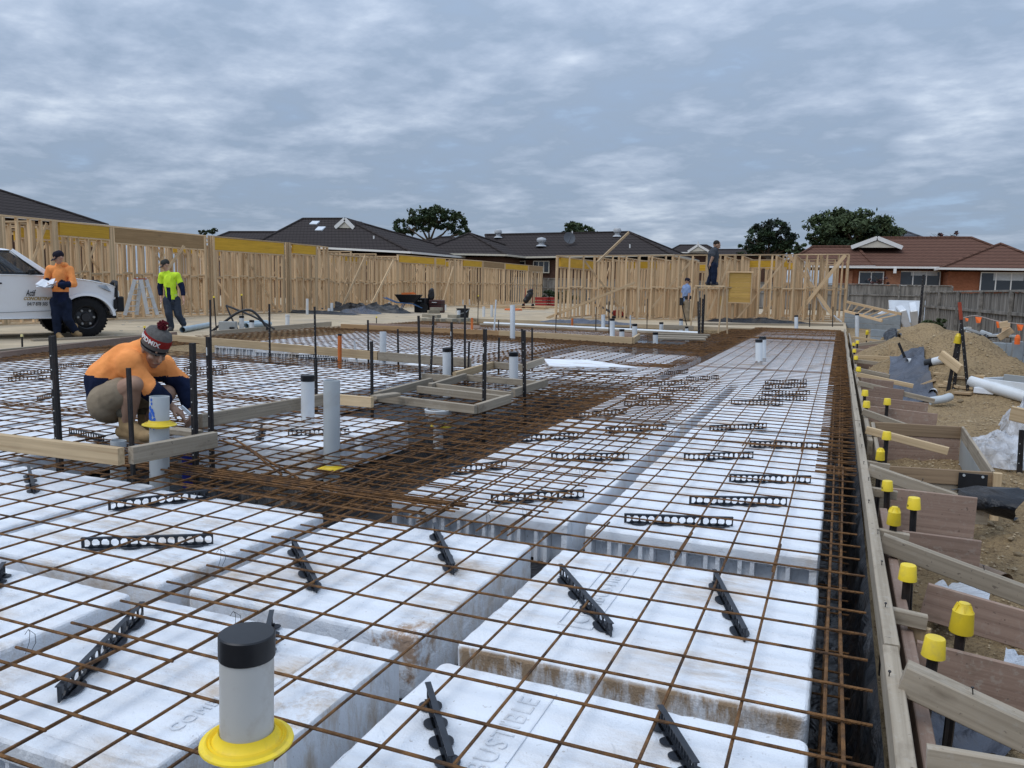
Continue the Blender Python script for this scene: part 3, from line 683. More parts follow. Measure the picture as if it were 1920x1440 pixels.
for i, (pa, pb) in enumerate(farbr):
    a = G(pa[0], pa[1], .0); b = GY(pb[0], pb[1], a.y + R_.uniform(-.2, .1))
    board('brace_timber', a, b, .045, .06, GREYWOOD if i % 3 else PINE, 'weathered diagonal brace in the row beyond the timber box', 'timber brace', 'far diagonal braces of the right formwork')
for (y, x1, z, h) in [(8.9, .95, -.10, .16), (9.8, .95, -.12, .18), (10.9, .78, -.1, .16), (11.9, .72, -.1, .15), (13.2, .68, -.1, .15), (14.6, .7, -.08, .15), (17.2, .8, -.06, .15), (19.5, .85, -.05, .15)]:
    board('formwork_board', (.31, y, z), (x1, y + R_.uniform(-.1, .1), z - .03), .019, h, PLYRED, 'reddish crosswise form board in the row beyond the timber box', 'board', 'far crosswise form boards')
# timber box
bx = thing('timber_box', 'open timber footing box with a black steel corner plate beside the right formwork', 'timber box', (0, 0, 0))
zt = -.045
P_ = dict(fl=(.315, 5.93), fr=(1.0, 6.05), bl=(.33, 7.95), br=(1.06, 8.05))
def bb(n, a, b, z, h, m, t=.02): board(n, (a[0], a[1], z - h / 2), (b[0], b[1], z - h / 2), t, h, m, parent=bx)
bb('side_board', P_['bl'], P_['br'], zt, .11, wood('brown_timber', (.30, .21, .13), (.19, .13, .08))); bb('side_board', (.33, 7.955), (1.06, 8.055), zt - .112, .24, PLYRED)
bb('side_board', P_['fl'], P_['fr'], zt, .10, MATS['brown_timber'], .024); bb('side_board', (.315, 5.94), (1.0, 6.06), zt - .104, .26, GREYWOOD)
bb('side_board', (1.012, 6.07), (1.072, 8.04), zt + .005, .11, GREYWOOD, .022); bb('side_board', (1.0125, 6.08), (1.0725, 8.03), zt - .107, .22, CONCP, .02)
bb('side_board', (.32, 5.96), (.335, 7.94), zt - .002, .10, GREYWOOD, .03)
g = MB(); g.box(.80, .97, 5.985, 5.995, zt - .19, zt - .01); pl_ = g.build('corner_plate', BLACKP, bx); pl_.rotation_euler = (0, 0, .0)
for x, z in ((.83, -.07), (.94, -.07), (.83, -.2), (.94, -.2)):
    g = MB(); g.lathe([(.009, 0), (.009, .006)], 8, Matrix.Translation((x, 5.984, z)) @ Matrix.Rotation(math.pi / 2, 4, 'X')); g.build('bolt', PVCG, bx)
board('corner_post', (1.03, 6.02, -.36), (1.03, 6.02, zt + .004), .05, .05, PINE, parent=bx)
# steel stakes: star pickets with a three winged section
def picket(a, b, r, label, cap=None, group='black steel stakes', m=STEEL, tagz=None, capcol=None):
    a = Vector(a); b = Vector(b); d = (b - a); Ln = d.length; q = d.to_track_quat('Z', 'Y')
    g = MB(); t = r * .28; poly = []; cv = q.inverted() @ Vector((CR[0][2], CR[1][2], 0)); ph = math.atan2(cv.y, cv.x); fd = Vector((math.cos(ph), math.sin(ph), 0)); wd = Vector((-math.sin(ph), math.cos(ph), 0)) * -1
    for k in range(3):
        an = ph - math.pi / 2 + 2 * math.pi * k / 3; c, s_ = math.cos(an), math.sin(an)
        poly += [(c * r - s_ * -t, s_ * r + c * -t), (c * r - s_ * t, s_ * r + c * t)]
        an2 = an + math.pi / 3; poly.append((math.cos(an2) * t * 1.6, math.sin(an2) * t * 1.6))
    g.prism(poly, Ln)
    o = g.build('steel_stake', m); o.location = a; o.rotation_mode = 'QUATERNION'; o.rotation_quaternion = Matrix.Rotation(0, 3, 'Z').to_quaternion() @ q
    tag(o, label, 'steel stake', group)
    if Ln > .3 and cap is None and r > .012:
        hb = MB(); k = .12
        while k < Ln - .06:
            hb.lathe([(.0042, 0), (.0042, .0015)], 7, Matrix.Translation(wd * r * .62 + fd * (t + .0004) + Vector((0, 0, Ln - k))) @ fd.to_track_quat('Z', 'Y').to_matrix().to_4x4()); k += .085
        if r > .016: hb.build('punched_hole', mat('pale_hole', (.6, .6, .58), .8), o)
    if tagz:
        tb = MB(); tc_ = wd * r * .5 + fd * (t + .0008); tb.beam(tc_ + Vector((0, 0, Ln - tagz - .055)), tc_ + Vector((0, 0, Ln - tagz)), r * .85, .001, up=fd); tb.build('paper_tag', mat('paper_white', (.72, .72, .70), .8), o)
    if cap:
        cm = capcol or YELLOW
        cb_ = MB(); R = cap
        if cap < 0:   # tall domed cap
            R = -cap; cb_.lathe([(R * 1.08, -R * 2.0), (R * 1.12, -R * 1.9), (R * .98, R * .1), (R * 1.0, R * .2), (R * .8, R * .5), (R * .55, R * .9), (R * .5, R * 1.1), (R * .1, R * 1.15)], 18, Matrix.Translation((0, 0, Ln)))
            for k in range(6):
                an = k * math.pi / 3; cb_.beam((math.cos(an) * R * .86, math.sin(an) * R * .86, Ln + R * .3), (math.cos(an) * R * .6, math.sin(an) * R * .6, Ln + R * .95), R * .12, R * .2)
        else:
          sb = MB(); M_ = Matrix.Rotation(-1.1, 4, 'Z'); sb.box(R * 1.0, R * 1.10, -R * .12, R * .12, Ln - R * 1.1, Ln - R * .75, M_); sb.build('slot', BLACKP, o)
          cb_.lathe([(R * 1.14, -R * 1.5), (R * 1.12, -R * 1.4), (R * .95, R * .42), (R * .88, R * .5), (R * .1, R * .52)], 18, Matrix.Translation((0, 0, Ln)))
        cb_.build('safety_cap', cm, o, smooth=True)
    return o
def stk(px, pb_, pt_, r, label, pxt=None, z0=0.0, sink=.3, **k):
    b = G(px, pb_, z0); t = GD(pxt if pxt is not None else px, pt_, b)
    d = (t - b).normalized(); return picket(b - d * sink, t, r, label, **k)
for (px, pb_, pt_, pxt, r, lb, tz) in [
    (112, 865, 630, 98, .022, 'thick black steel stake with a white sticker through the near pine board', .27), (250, 892, 690, 241, .014, 'thin scuffed black stake standing in front of the crouching man', None),
    (367, 860, 643, 361, .021, 'thick black stake the crouching man is working on', None), (397, 835, 632, 391, .019, 'black stake with a white sticker right of the crouching man', .07),
    (396, 690, 562, 394, .013, 'tall thin dark stake behind the crouching man', None), (506, 660, 570, 505, .017, 'black stake standing at the long pine board behind the grey pipes', None),
    (592, 668, 575, 590, .017, 'black stake with its top over the sandy concrete behind the capped pipe', None), (593, 742, 674, 592, .018, 'short black stake right behind the black capped pipe', None),
    (698, 762, 640, 697, .016, 'black stake at the corner of the pine boxing board', None), (691, 673, 600, 690, .016, 'black stake just left of the tall uncapped white pipe', None),
    (747, 675, 617, 746, .016, 'rusty stake with a blue cloth right of the tall uncapped pipe', None), (788, 718, 592, 785, .016, 'black stake at the left side of the timber boxing', None),
    (808, 700, 592, 813, .017, 'leaning black stake left of the capped pipe in the boxing', None), (848, 703, 604, 847, .018, 'black stake with white sticker touching the capped pipe', .12),
    (872, 695, 572, 872, .016, 'tall grey steel stake behind the boxing', None), (878, 705, 640, 880, .014, 'short black stake behind the boxing', None),
    (908, 772, 617, 910, .021, 'thick black stake with white sticker at the front of the boxing', .16), (935, 695, 633, 936, .015, 'short black stake behind the front boxing stake', None),
    (984, 745, 619, 983, .021, 'thick black stake of the pair at the right of the boxing', None), (980, 690, 617, 979, .016, 'thinner black stake hidden behind the thick right boxing stake', None), (998, 690, 615, 998, .015, 'slim black stake right of the boxing', None),
    (1310, 630, 565, 1309, .02, 'leftmost dark stake of the cluster on the timber walkway', None), (1312, 628, 558, 1313, .02, 'second dark stake of the cluster on the timber walkway', None), (1316, 625, 560, 1318, .022, 'third dark stake of the cluster on the timber walkway', None), (1318, 622, 552, 1321, .024, 'rusty thickest stake of the cluster on the timber walkway', None),
    (1142, 625, 565, 1142, .015, 'slim black stake right of the red engine', None), (1117, 620, 575, 1118, .015, 'slim black stake left of the red engine', None), (1290, 620, 560, 1276, .014, 'thin leaning rusty stake in front of the man in blue', None),
    (1518, 610, 570, 1519, .018, 'black stake in front of the far wall frame', None), (1561, 610, 575, 1562, .018, 'black stake at the right end of the far wall frame', None), (1213, 620, 560, 1214, .012, 'thin pale stake in front of the far frame', None), (935, 620, 600, 935, .015, 'short black stake by the grey drain pipes', None), (1042, 622, 590, 1043, .012, 'thin stake left of the tall pale stake', None)]:
    stk(px, pb_, pt_, r, lb, pxt, tagz=tz)
for (px, pb_, pt_, pxt, lb) in [(406, 625, 556, 401, 'slim black stake with yellow tip behind the crouching man'), (457, 618, 552, 453, 'slim black stake with yellow tip right of the yellow vested worker'), (896, 605, 554, 897, 'slim stake with yellow tip among the grey drain pipes'), (42, 656, 628, 41, 'short stake with a pale yellow cap beside the white pickup'), (271, 632, 612, 271, 'short stake with yellow cap behind the knitted hat'), (706, 607, 594, 706, 'tiny yellow tipped peg in front of the brick stack')]:
    stk(px, pb_, pt_, .014, lb, pxt, z0=SLZ, cap=.02, group='yellow tipped stakes', capcol=YELLOW if px != 42 else mat('pale_yellow', (.66, .56, .25), .6))
# yellow capped stakes along the right formwork
def caps(px, py, R, y, label, tilt=(0, 0), base=-.7):
    t = GY(px, py, y); picket((t.x + tilt[0], t.y + tilt[1], base), t, .016 if abs(R) > .02 else .012, label, cap=R, group='yellow capped stakes of the right formwork')
caps(1753, 1204, .030, 2.62, 'steel stake with an orange yellow cap nearest the camera by the plank', (-.03, 0))
caps(1806, 1150, -.034, 3.0, 'stake under the big domed yellow cap standing just behind the reddish board', (-.02, 0))
caps(1703, 1066, .030, 3.34, 'stake under a yellow cap with a hanging strap beside the dark red board')
caps(1677, 962, -.028, 4.06, 'stake under a tall domed yellow cap beside the plank', (.0, 0))
caps(1714, 938, .030, 4.52, 'stake under a yellow cap standing away from the plank', (.02, 0))
caps(1664, 906, .028, 4.86, 'stake under the tilted yellow cap with a strap', (.03, 0))
caps(1651, 848, -.026, 5.72, 'stake under the domed yellow cap in front of the timber box')
caps(1663, 813, .030, 6.55, 'stake under the yellow cap inside the front of the timber box')
fl = 'steel stake with a yellow cap in the distant row along the right formwork'
for px, py, y in [(1625, 755, 8.5), (1622, 734, 9.4), (1664, 750, 8.8), (1610, 690, 12.3), (1605, 669, 14.5), (1602, 656, 16.2), (1601, 644, 18.4), (1608, 640, 17.5)]: caps(px, py, .032, y, fl)
caps(1626, 622, -.04, 24, 'yellow capped stake standing right of the far drain pipe'); caps(1661, 629, -.04, 21, 'yellow domed cap on a stake in front of the sleeper wall')
# tall pickets in the soil
picket(G(1718, 668, -.42), GD(1732, 515, G(1718, 668, -.42)), .03, 'tall dark steel picket leaning right in front of the silver bundle')
a = onray(1776, 732, 0); picket(a - Vector((0, 0, .1)), GD(1797, 632, a), .024, 'dark picket with a yellow domed cap in the soil heap', cap=-.045, group='pickets in the soil heap')
a = onray(1788, 729, 0); picket(a - Vector((0, 0, .1)), GD(1803, 610, a), .022, 'dark picket crossing behind the yellow capped picket', group='pickets in the soil heap')
a = onray(1815, 733, 0); p_ = picket(a, GD(1799, 567, a), .022, 'dark picket with a red painted top in the soil heap', group='pickets in the soil heap')
Ln = (GD(1799, 567, a) - a).length; g = MB(); g.lathe([(.026, Ln - .24), (.026, Ln + .002), (.004, Ln + .004)], 6); g.build('painted_top', mat('red_paint', (.33, .06, .03), .7), p_)
a = G(1752, 607, -.2); picket(a, GD(1763, 561, a), .05, 'dark steel bar leaning against the side fence', group='pickets in the soil heap')
b1 = onray(1780, 728, 0); q1 = GD(1773, 672, b1); q2 = GD(1793, 690, b1); board('timber_block', q1 + Vector((-.06, 0, .05)), q2 + Vector((.02, -.25, .0)), .05, .13, PINE, 'pale timber block nailed across the two dark pickets', 'timber block')
# boxing boards around the wet areas
def bd(pa, pb, z, wd, h, m, label, **k):
    a = G(pa[0], pa[1], z); b = G(pb[0], pb[1], z); a.z += h / 2; b.z += h / 2
    return board('boxing_board', a, b, wd, h, m, label, 'board', 'timber boxing boards', **k)
bd((-40, 838), (228, 872), .12, .045, .095, PINE, 'pine board across the front of the crouching man')
bd((246, 870), (404, 838), .12, .045, .095, GREYWOOD, 'grey board meeting the near pine board at a corner')
bd((322, 812), (372, 818), .13, .09, .035, GREYWOOD, 'short grey board lying flat beside the crouching man')
bd((376, 802), (608, 759), .06, .045, .10, GREYWOOD, 'long grey board running away behind the capped pipe')
bd((632, 758), (698, 764), .06, .045, .09, PINE, 'short pine board right of the tall grey pipe')
bd((700, 752), (808, 722), .04, .045, .08, GREYWOOD, 'grey board along the left side of the boxing')
bd((702, 752), (892, 776), .03, .045, .075, GREYWOOD, 'grey board at the front of the boxing frame')
bd((893, 775), (955, 755), .03, .045, .08, GREYWOOD, 'short grey board at the front right corner of the boxing')
bd((784, 736), (945, 756), .035, .045, .07, GREYWOOD, 'grey cross board second from the front of the boxing')
bd((806, 728), (960, 747), .05, .045, .06, GREYWOOD, 'grey cross board third from the front of the boxing')
bd((962, 744), (1024, 724), .03, .045, .08, GREYWOOD, 'short grey board at the right side of the boxing')
bd((868, 713), (1020, 727), .03, .045, .07, GREYWOOD, 'grey cross board at the back of the inner boxing')
bd((806, 733), (872, 712), .045, .045, .075, GREYWOOD, 'grey board joining the cross boards on the left of the boxing')
bd((792, 712), (846, 716), .03, .045, .075, GREYWOOD, 'short grey board at the foot of the capped pipe in the boxing')
bd((852, 712), (925, 690), .03, .045, .09, PINE, 'pale pine board running away from the boxing pipe')
bd((922, 690), (984, 696), .03, .045, .09, GREYWOOD, 'grey board closing the back of the boxing')
bd((985, 694), (1018, 682), .03, .045, .09, GREYWOOD, 'short grey board at the back right of the boxing')
bd((700, 748), (745, 742), .12, .09, .03, GREYWOOD, 'short grey board lying on the corner of the boxing')
bd((326, 641), (710, 676), -.01, .05, .13, PINE, 'long pale pine board crossing the slab in the middle distance', bow=.02)
bd((711, 676), (882, 690), -.01, .05, .13, GREYWOOD, 'long grey board continuing the pine board in the middle distance', bow=.02)
bd((640, 617), (940, 631), -.01, .05, .13, wood('stained_pine', (.42, .26, .13), (.30, .18, .09)), 'long stained board at the back of the slab')
bd((936, 631), (1186, 645), -.01, .05, .14, PINE, 'long pine board with dark knots at the back of the slab')
bd((1187, 645), (1198, 637), -.01, .05, .14, PINE, 'short pine return at the end of the back board')
bd((400, 631), (620, 611), -.04, .05, .12, GREYWOOD, 'grey edge board in front of the sandy concrete', bow=.02)
bd((-60, 688), (205, 652), -.06, .05, .15, PLYRED, 'reddish edge board along the left side of the slab')
bd((205, 652), (330, 636), -.06, .05, .15, PLYRED, 'reddish edge board behind the crouching man')
bd((-60, 668), (300, 632), -.06, .06, .06, GREYWOOD, 'grey edge plank on the slab edge beside the pickup'); bd((60, 640), (330, 628), -.05, .10, .04, GREYWOOD, 'flat grey plank on the concrete beside the pickup')
bd((900, 612), (1310, 632), -.04, .05, .10, GREYWOOD, 'grey edge board in front of the white drain pipe at the back')
bd((1310, 612), (1580, 614), -.1, .06, .12, GREYWOOD, 'grey edge board below the far wall frame'); bd((1445, 606), (1568, 612), -.08, .1, .08, wood('brown_timber', (.3, .2, .1), (.2, .1, .1)), 'brown timber lying along the foot of the far frame')
for i, (pa, pb) in enumerate([((1225, 632), (1325, 634)), ((1228, 628), (1330, 630)), ((1232, 636), (1322, 638))]): bd(pa, pb, .03, .2, .04, GREYWOOD, 'grey plank of the timber walkway under the stake cluster')
bd((1245, 617), (1300, 619), .05, .05, .12, GREYWOOD, 'grey timber on edge behind the timber walkway')
for pa, pb, lb in [((1150, 628), (1190, 634), 'short dark board between the far capped pipes'), ((820, 612), (900, 617), 'rusty red board on the far concrete edge'), ((690, 612), (815, 616), 'reddish board on the concrete edge below the brick stack')]: bd(pa, pb, .0, .05, .09, PLYRED, lb)
# ------------------------------------------------------------------ pipes
def pipe(px, pb_, pt_, label, r=.055, cap=True, m=PVC, z0=0.0, flange=None, sink=.28, pxt=None, blue=False, group='upright drain pipes', capm=None, name='drain_pipe'):
    b = G(px, pb_, z0); t = GD(pxt or px, pt_, b); d = t - b; q = d.to_track_quat('Z', 'Y'); Ln = d.length + sink; a = b - d.normalized() * sink
    g = MB(); e = Ln - (.0 if not cap else .01)
    g.lathe([(r, 0), (r, e), (r * .93, e + .0005), (r * .93, e - .12)], 28 if r / (b.length) > .006 else 12, caps=False)
    g.lathe([(r * .92, 0), (r * .92, .002)], 12)
    o = g.build(name, m, smooth=True); o.location = a; o.rotation_mode = 'QUATERNION'; o.rotation_quaternion = q
    tag(o, label, 'pipe', group)
    if cap:
        c = MB(); h = r * .95
        c.lathe([(r * 1.02, Ln - h), (r * 1.05, Ln - h + .002), (r * 1.05, Ln - .003), (r * 1.0, Ln), (.002, Ln + .0005)], 28 if r / b.length > .006 else 12)
        c.build('cap', capm or BLACKP, o, smooth=True)
    if flange is not None:
        f = MB(); z = flange + sink
        pr = [(r * 1.005, z + .022), (r * 1.06, z + .026), (r * 1.12, z + .014), (r * 1.3, z + .004), (r * 1.36, z + .009), (r * 1.42, z + .003), (r * 1.5, z + .008), (r * 1.56, z + .002), (r * 1.74, z), (r * 1.76, z - .004), (r * 1.5, z - .008), (r * 1.1, z - .01), (r * 1.005, z - .02)]
        f.lathe(pr, 36, caps=False); f.build('collar', YELLOW, o, smooth=True)
    return o
# the big pipe in the foreground
o = pipe(463, 1385, 1186, 'big grey pipe with black cap and yellow collar at the bottom of the photo', .0575, True, mat('foreground_pvc', (.52, .515, .49), .42, .05, 3, .4, stain=(.30, .24, .17), stain_amt=.5, stain_scale=7), z0=.12, flange=-.002, sink=.42)
pipe(577, 785, 703, 'white pipe with black cap left of the tall uncapped pipe')
pipe(622, 845, 713, 'tall uncapped grey pipe with a low yellow collar', cap=False, m=PVCG, flange=-.12)
o = pipe(299, 884, 743, 'uncapped grey pipe with yellow collar and blue spray paint by the crouching man', cap=False, m=mat('sprayed_pvc', (.48, .51, .52), .4, .06, 3, .4, extra=lambda t, c, vec, b: c), flange=.285)
g = MB(); rr_ = random.Random(3); qv = o.rotation_quaternion.inverted() @ Vector((math.cos(-1.75), math.sin(-1.75), 0)); an0 = math.atan2(qv.y, qv.x)
for k in range(26):
    an = an0 + rr_.gauss(0, .22); z = .28 + .335 + rr_.gauss(0, .03); s_ = rr_.uniform(.004, .013)
    c = Vector((.0556 * math.cos(an), .0556 * math.sin(an), z)); tx = Vector((-math.sin(an), math.cos(an), 0))
    g.add([c + tx * s_ * math.cos(t_) + Vector((0, 0, s_ * 1.3 * math.sin(t_))) for t_ in [i * math.pi / 3 for i in range(6)]], [(0, 1, 2, 3, 4, 5)])
g.build('spray_mark', mat('blue_spray', (.04, .14, .55), .7), o)
pipe(838, 703, 652, 'white pipe with black cap at the left back of the boxing'); pipe(963, 714, 660, 'white pipe with black cap at the right back of the boxing')
pipe(961, 636, 572, 'tall uncapped white pipe in front of the wall frame gap', cap=False); pipe(718, 675, 622, 'uncapped pale pipe at the long board in the middle distance', .05, cap=False)
pipe(539, 614, 590, 'uncapped white pipe left of the sandy concrete middle', cap=True, capm=PVC, z0=SLZ); pipe(453, 621, 592, 'tallest of three white pipes by the curved black conduits', z0=SLZ); pipe(472, 622, 600, 'middle height white pipe by the curved black conduits', z0=SLZ); pipe(435, 623, 613, 'shortest white pipe by the curved black conduits', z0=SLZ)
pipe(1423, 678, 636, 'nearer of the paired black capped pipes on the far right strip'); pipe(1430, 672, 631, 'farther of the paired black capped pipes on the far right strip')
for px, pb_, pt_, lb, cp in [(1148, 635, 597, 'tall capped pipe at the end of the long pine back board', 1), (1166, 638, 617, 'short capped pipe at the end of the long pine back board', 1), (1190, 638, 607, 'uncapped pipe at the pine board return', 1), (1131, 617, 590, 'uncapped white pipe below the red engine', 0), (1229, 642, 623, 'capped pipe left of the timber walkway', 1), (1240, 620, 604, 'capped pipe behind the timber walkway', 1), (1277, 615, 598, 'capped pipe below the man in blue', 1), (1288, 622, 612, 'short capped pipe on the timber walkway', 1), (1493, 617, 591, 'capped white pipe at the far end of the right strip', 1), (1607, 622, 588, 'capped white pipe outside the right formwork', 1),
    (907, 594, 575, 'short white pipe right of the black tub', 0), (922, 594, 572, 'white pipe with blue rag right of the black tub', 0), (860, 602, 582, 'white pipe left of the black tub', 0), (835, 582, 571, 'tiny white pipe by the black tool cases', 0), (576, 590, 560, 'thin tall white pipe before the wall frames', 0), (622, 589, 568, 'grey gas bottle shaped pipe before the wall frames', 0), (617, 589, 578, 'short white pipe before the wall frames', 0), (730, 585, 567, 'small grey pipe left of the wheelbarrow', 0), (868, 572, 562, 'small white pipe before the left wall frames', 0), (880, 572, 561, 'second small white pipe before the left wall frames', 0)]:
    pipe(px, pb_, pt_, lb, .055 if px not in (576,) else .05, cap=bool(cp), z0=SLZ if px < 940 else 0, group='small far pipes')
ORG = mat('orange_pipe', (.62, .16, .04), .5); pipe(637, 672, 626, 'orange electrical conduit with a dark taped top', .03, cap=True, m=ORG, group='conduits', name='conduit'); pipe(885, 623, 596, 'orange conduit with white tape near the black tub', .03, cap=False, m=ORG, group='conduits', name='conduit')
pipe(668, 671, 640, 'thin leaning white conduit at the long pine board', .016, cap=False, pxt=664, group='conduits', name='conduit'); pipe(926, 627, 562, 'tall thin white stake pipe behind the boxing', .018, cap=False, pxt=930, group='conduits', name='conduit'); pipe(1182, 617, 591, 'thin white conduit right of the red engine', .02, cap=False, group='conduits', name='conduit'); pipe(1073, 612, 597, 'short orange topped stake in the back field', .03, cap=False, m=ORG, group='conduits', name='conduit')
o = pipe(222, 838, 826, 'short grey pipe stub behind the near pine board', .05, cap=False, m=PVCG)
def lying(pts, r, label, m=PVC, name='drain_pipe', n=16, ends=True, cap=None, wall=True):
    g = MB(); g.tube(pts, r, n, caps=False); d = (Vector(pts[1]) - Vector(pts[0])).normalized()
    g.tube(pts, r * .92, n, caps=False)
    o = g.build(name, m, smooth=True); tag(o, label, 'pipe', 'pipes lying on the ground')
    if cap is not None:
        p = Vector(pts[cap]); e = (p - Vector(pts[1 if cap == 0 else 0])).normalized(); c = MB(); c.tube([p - e * .1, p + e * .01], r * 1.06, n); c.build('cap', BLACKP, o)
    return o
g = MB(); pa_, pb2 = G(908, 607, .0), G(1312, 626, .0); lying([pa_, pb2], .06, 'long white drain pipe lying across the back of the slab'); 
zz_ = -.40
lying([onray(1737, 682), onray(1779, 675) + Vector((0, 0, .03))], .06, 'white pipe with black end cap lying beside the pickets', cap=0)
a = onray(1749, 737); lying([a, a + Vector((.30, 1.5, .03))], .056, 'pale pipe showing its dark round open end on the soil'); a = onray(1744, 752); lying([a, a + Vector((.16, .05, .03)), a + Vector((.25, .2, .05))], .055, 'short grey pipe bend half buried in soil', PVCG)
a = onray(1700, 679); lying([a, a + Vector((.25, .12, 0))], .06, 'small white pipe end on the grey plastic'); a = onray(1819, 715, .08); lying([a, a + (onray(1925, 745, .08) - a) * 1.15], .078, 'thick white pipe running off the right edge', n=24)
# ------------------------------------------------------------------ timber wall frames
STUD_PROTO = {}
def wall_frame(label, a, b, za, zb, z0=SLZ, sp=.45, lintel=None, lint_h=.28, opening=None, brace=True, nog=True, group='timber wall frames', ends=1, lm=None, zlow=None):
    """a, b: plan ends; za, zb: heights of the top there. lintel: (t0, t1) span of a beam under the top plate"""
    a = Vector((a[0], a[1], 0)); b = Vector((b[0], b[1], 0)); d = b - a; Ln = d.length; d.normalize(); nrm = Vector((-d.y, d.x, 0))
    t = thing('wall_frame', label, 'wall frame', (a.x, a.y, z0), 0, group); h0 = za - z0; h1 = zb - z0
    W = .09; T = .045
    def P(s_, z): return Vector((d.x * s_, d.y * s_, z))
    H = lambda s_: h0 + (h1 - h0) * s_ / Ln
    bo = lambda n, p, q, w_, h_, m=PINEF, up=(0, 0, 1): board(n, p, q, w_, h_, m, parent=t, up=up, ch=.002)
    bo('top_plate', P(0, h0 - T / 2), P(Ln, h1 - T / 2), W, T)
    bo('bottom_plate', P(0, T / 2), P(Ln, T / 2), W, T)
    ss = []; n = max(1, round(Ln / sp))
    for i in range(n + 1): ss.append(min(max(Ln * i / n + (R_.uniform(-.06, .06) if 0 < i < n else 0), T / 2), Ln - T / 2))
    if ends > 1:
        for k in range(1, ends): ss += [T / 2 + T * 1.02 * k, Ln - T / 2 - T * 1.02 * k]
    for s_ in ss:
        top = H(s_) - T - .002
        if opening and opening[0] * Ln < s_ < opening[1] * Ln: continue
        if lintel and lintel[0] * Ln < s_ < lintel[1] * Ln: top -= lint_h + .004
        bo('stud', P(s_, T + .002), P(s_, top), T, W - .004 + R_.uniform(-.003, .003), up=nrm)
    if lintel:
        s0, s1 = lintel[0] * Ln + .002, lintel[1] * Ln - .002
        bo('lintel_beam', P(s0, H(s0) - T - lint_h / 2 - .002), P(s1, H(s1) - T - lint_h / 2 - .002), W - .012, lint_h - .006, lm or LVL)
        bo('lintel_packer', P(s0, H(s0) - T - lint_h - T / 2 - .004), P(s1, H(s1) - T - lint_h - T / 2 - .004), W - .006, T)
    if nog:
        ss2 = sorted(ss)
        for i in range(len(ss2) - 1):
            if ss2[i + 1] - ss2[i] > .12 and not (opening and opening[0] * Ln < (ss2[i] + ss2[i + 1]) / 2 < opening[1] * Ln):
                z = H(ss2[i]) * .5 + (.025 if i % 2 else -.025); bo('nogging', P(ss2[i] + T / 2 + .001, z), P(ss2[i + 1] - T / 2 - .001, z), W - .012, T - .004)
    if brace:
        s0, s1 = (.1 * Ln, min(Ln * .9, .1 * Ln + H(0) * .8)) if R_.random() < .5 else (.9 * Ln, max(Ln * .1, .9 * Ln - H(0) * .8))
        off = nrm * (W / 2 + .012)
        bo('brace', P(s0, .08) + off, P(s1, H(s1) - .1) + off, .02, .07)
    return t
def prop(pa, pb, label, w_=.045, h_=.09, m=PINEF, **k): return board('timber_prop', pa, pb, w_, h_, m, label, 'timber prop', 'timber props against the frames', **k)
ZT = 2.65
FP = {px: G(px, py, ZT) for px, py in [(-60, 396), (0, 402), (100, 412), (205, 423), (385, 441), (398, 442), (532, 454), (540, 455), (592, 460), (614, 463), (745, 477), (815, 482.5), (852, 485), (905, 489), (946, 493), (990, 497), (1017, 499.5)]}
BR = wood('brown_beam', (.36, .235, .12), (.27, .17, .08))
segs = [(-60, 0, None, 'frame panel cut by the left edge behind the pickup'), (0, 100, None, 'close studded frame panel behind the pickup cab'), (100, 205, (.08, .97), 'frame panel with yellow beam behind the man in orange hood'), (205, 385, (.03, .97), 'wide frame panel with a long brown beam behind the yellow vested worker'), (398, 532, (.01, .99), 'frame panel with long yellow beam and window opening right of the yellow vested worker'), (540, 592, (.15, .97), 'narrow frame panel with short yellow beam and double end studs'), (592, 614, None, 'short stud panel at the double post'), (614, 745, None, 'lower frame panel held by two long props'), (745, 815, (.05, .97), 'frame panel with yellow beam behind the wheelbarrow'), (815, 852, (.05, .5), 'narrow frame panel right of the black tool cases'), (852, 905, (.3, .95), 'frame panel with small brown beam behind the drain pipes'), (905, 946, (.03, .97), 'frame panel with brown beam near the right end of the left building'), (946, 990, (.03, .97), 'frame panel with yellow beam near the right end of the left building'), (990, 1017, (.05, .95), 'end frame panel of the left building with a brown beam')]
for p0, p1, li, lb in segs:
    a, b = FP[p0], FP[p1]; dz = -.28 if p0 == 614 else 0
    Ln = (Vector((b.x, b.y)) - Vector((a.x, a.y))).length
    wall_frame(lb, a, b, ZT + dz, ZT + dz, lintel=li, lint_h=.42 if p0 in (205, 398) else .34, ends=3 if p0 in (205, 398, 540) else 2, sp=.42 if Ln < 6 else .5, lm=BR if p0 in (205, 905, 990) else None, opening=None)
for px in (391, 536):
    q = G(px, 441.5 if px == 391 else 454.5, ZT); t = thing('post', 'thick laminated post between the beams, right of the yellow vested worker' if px == 391 else 'thick double post in the middle of the left frames', 'timber post', (q.x + .02, q.y, SLZ), 0, 'timber posts')
    for k in range(3): board('stud', (.05 * k, .04 * k, 0), (.05 * k, .04 * k, ZT - SLZ), .045, .10, PINEF, parent=t, up=(0, 1, 0))
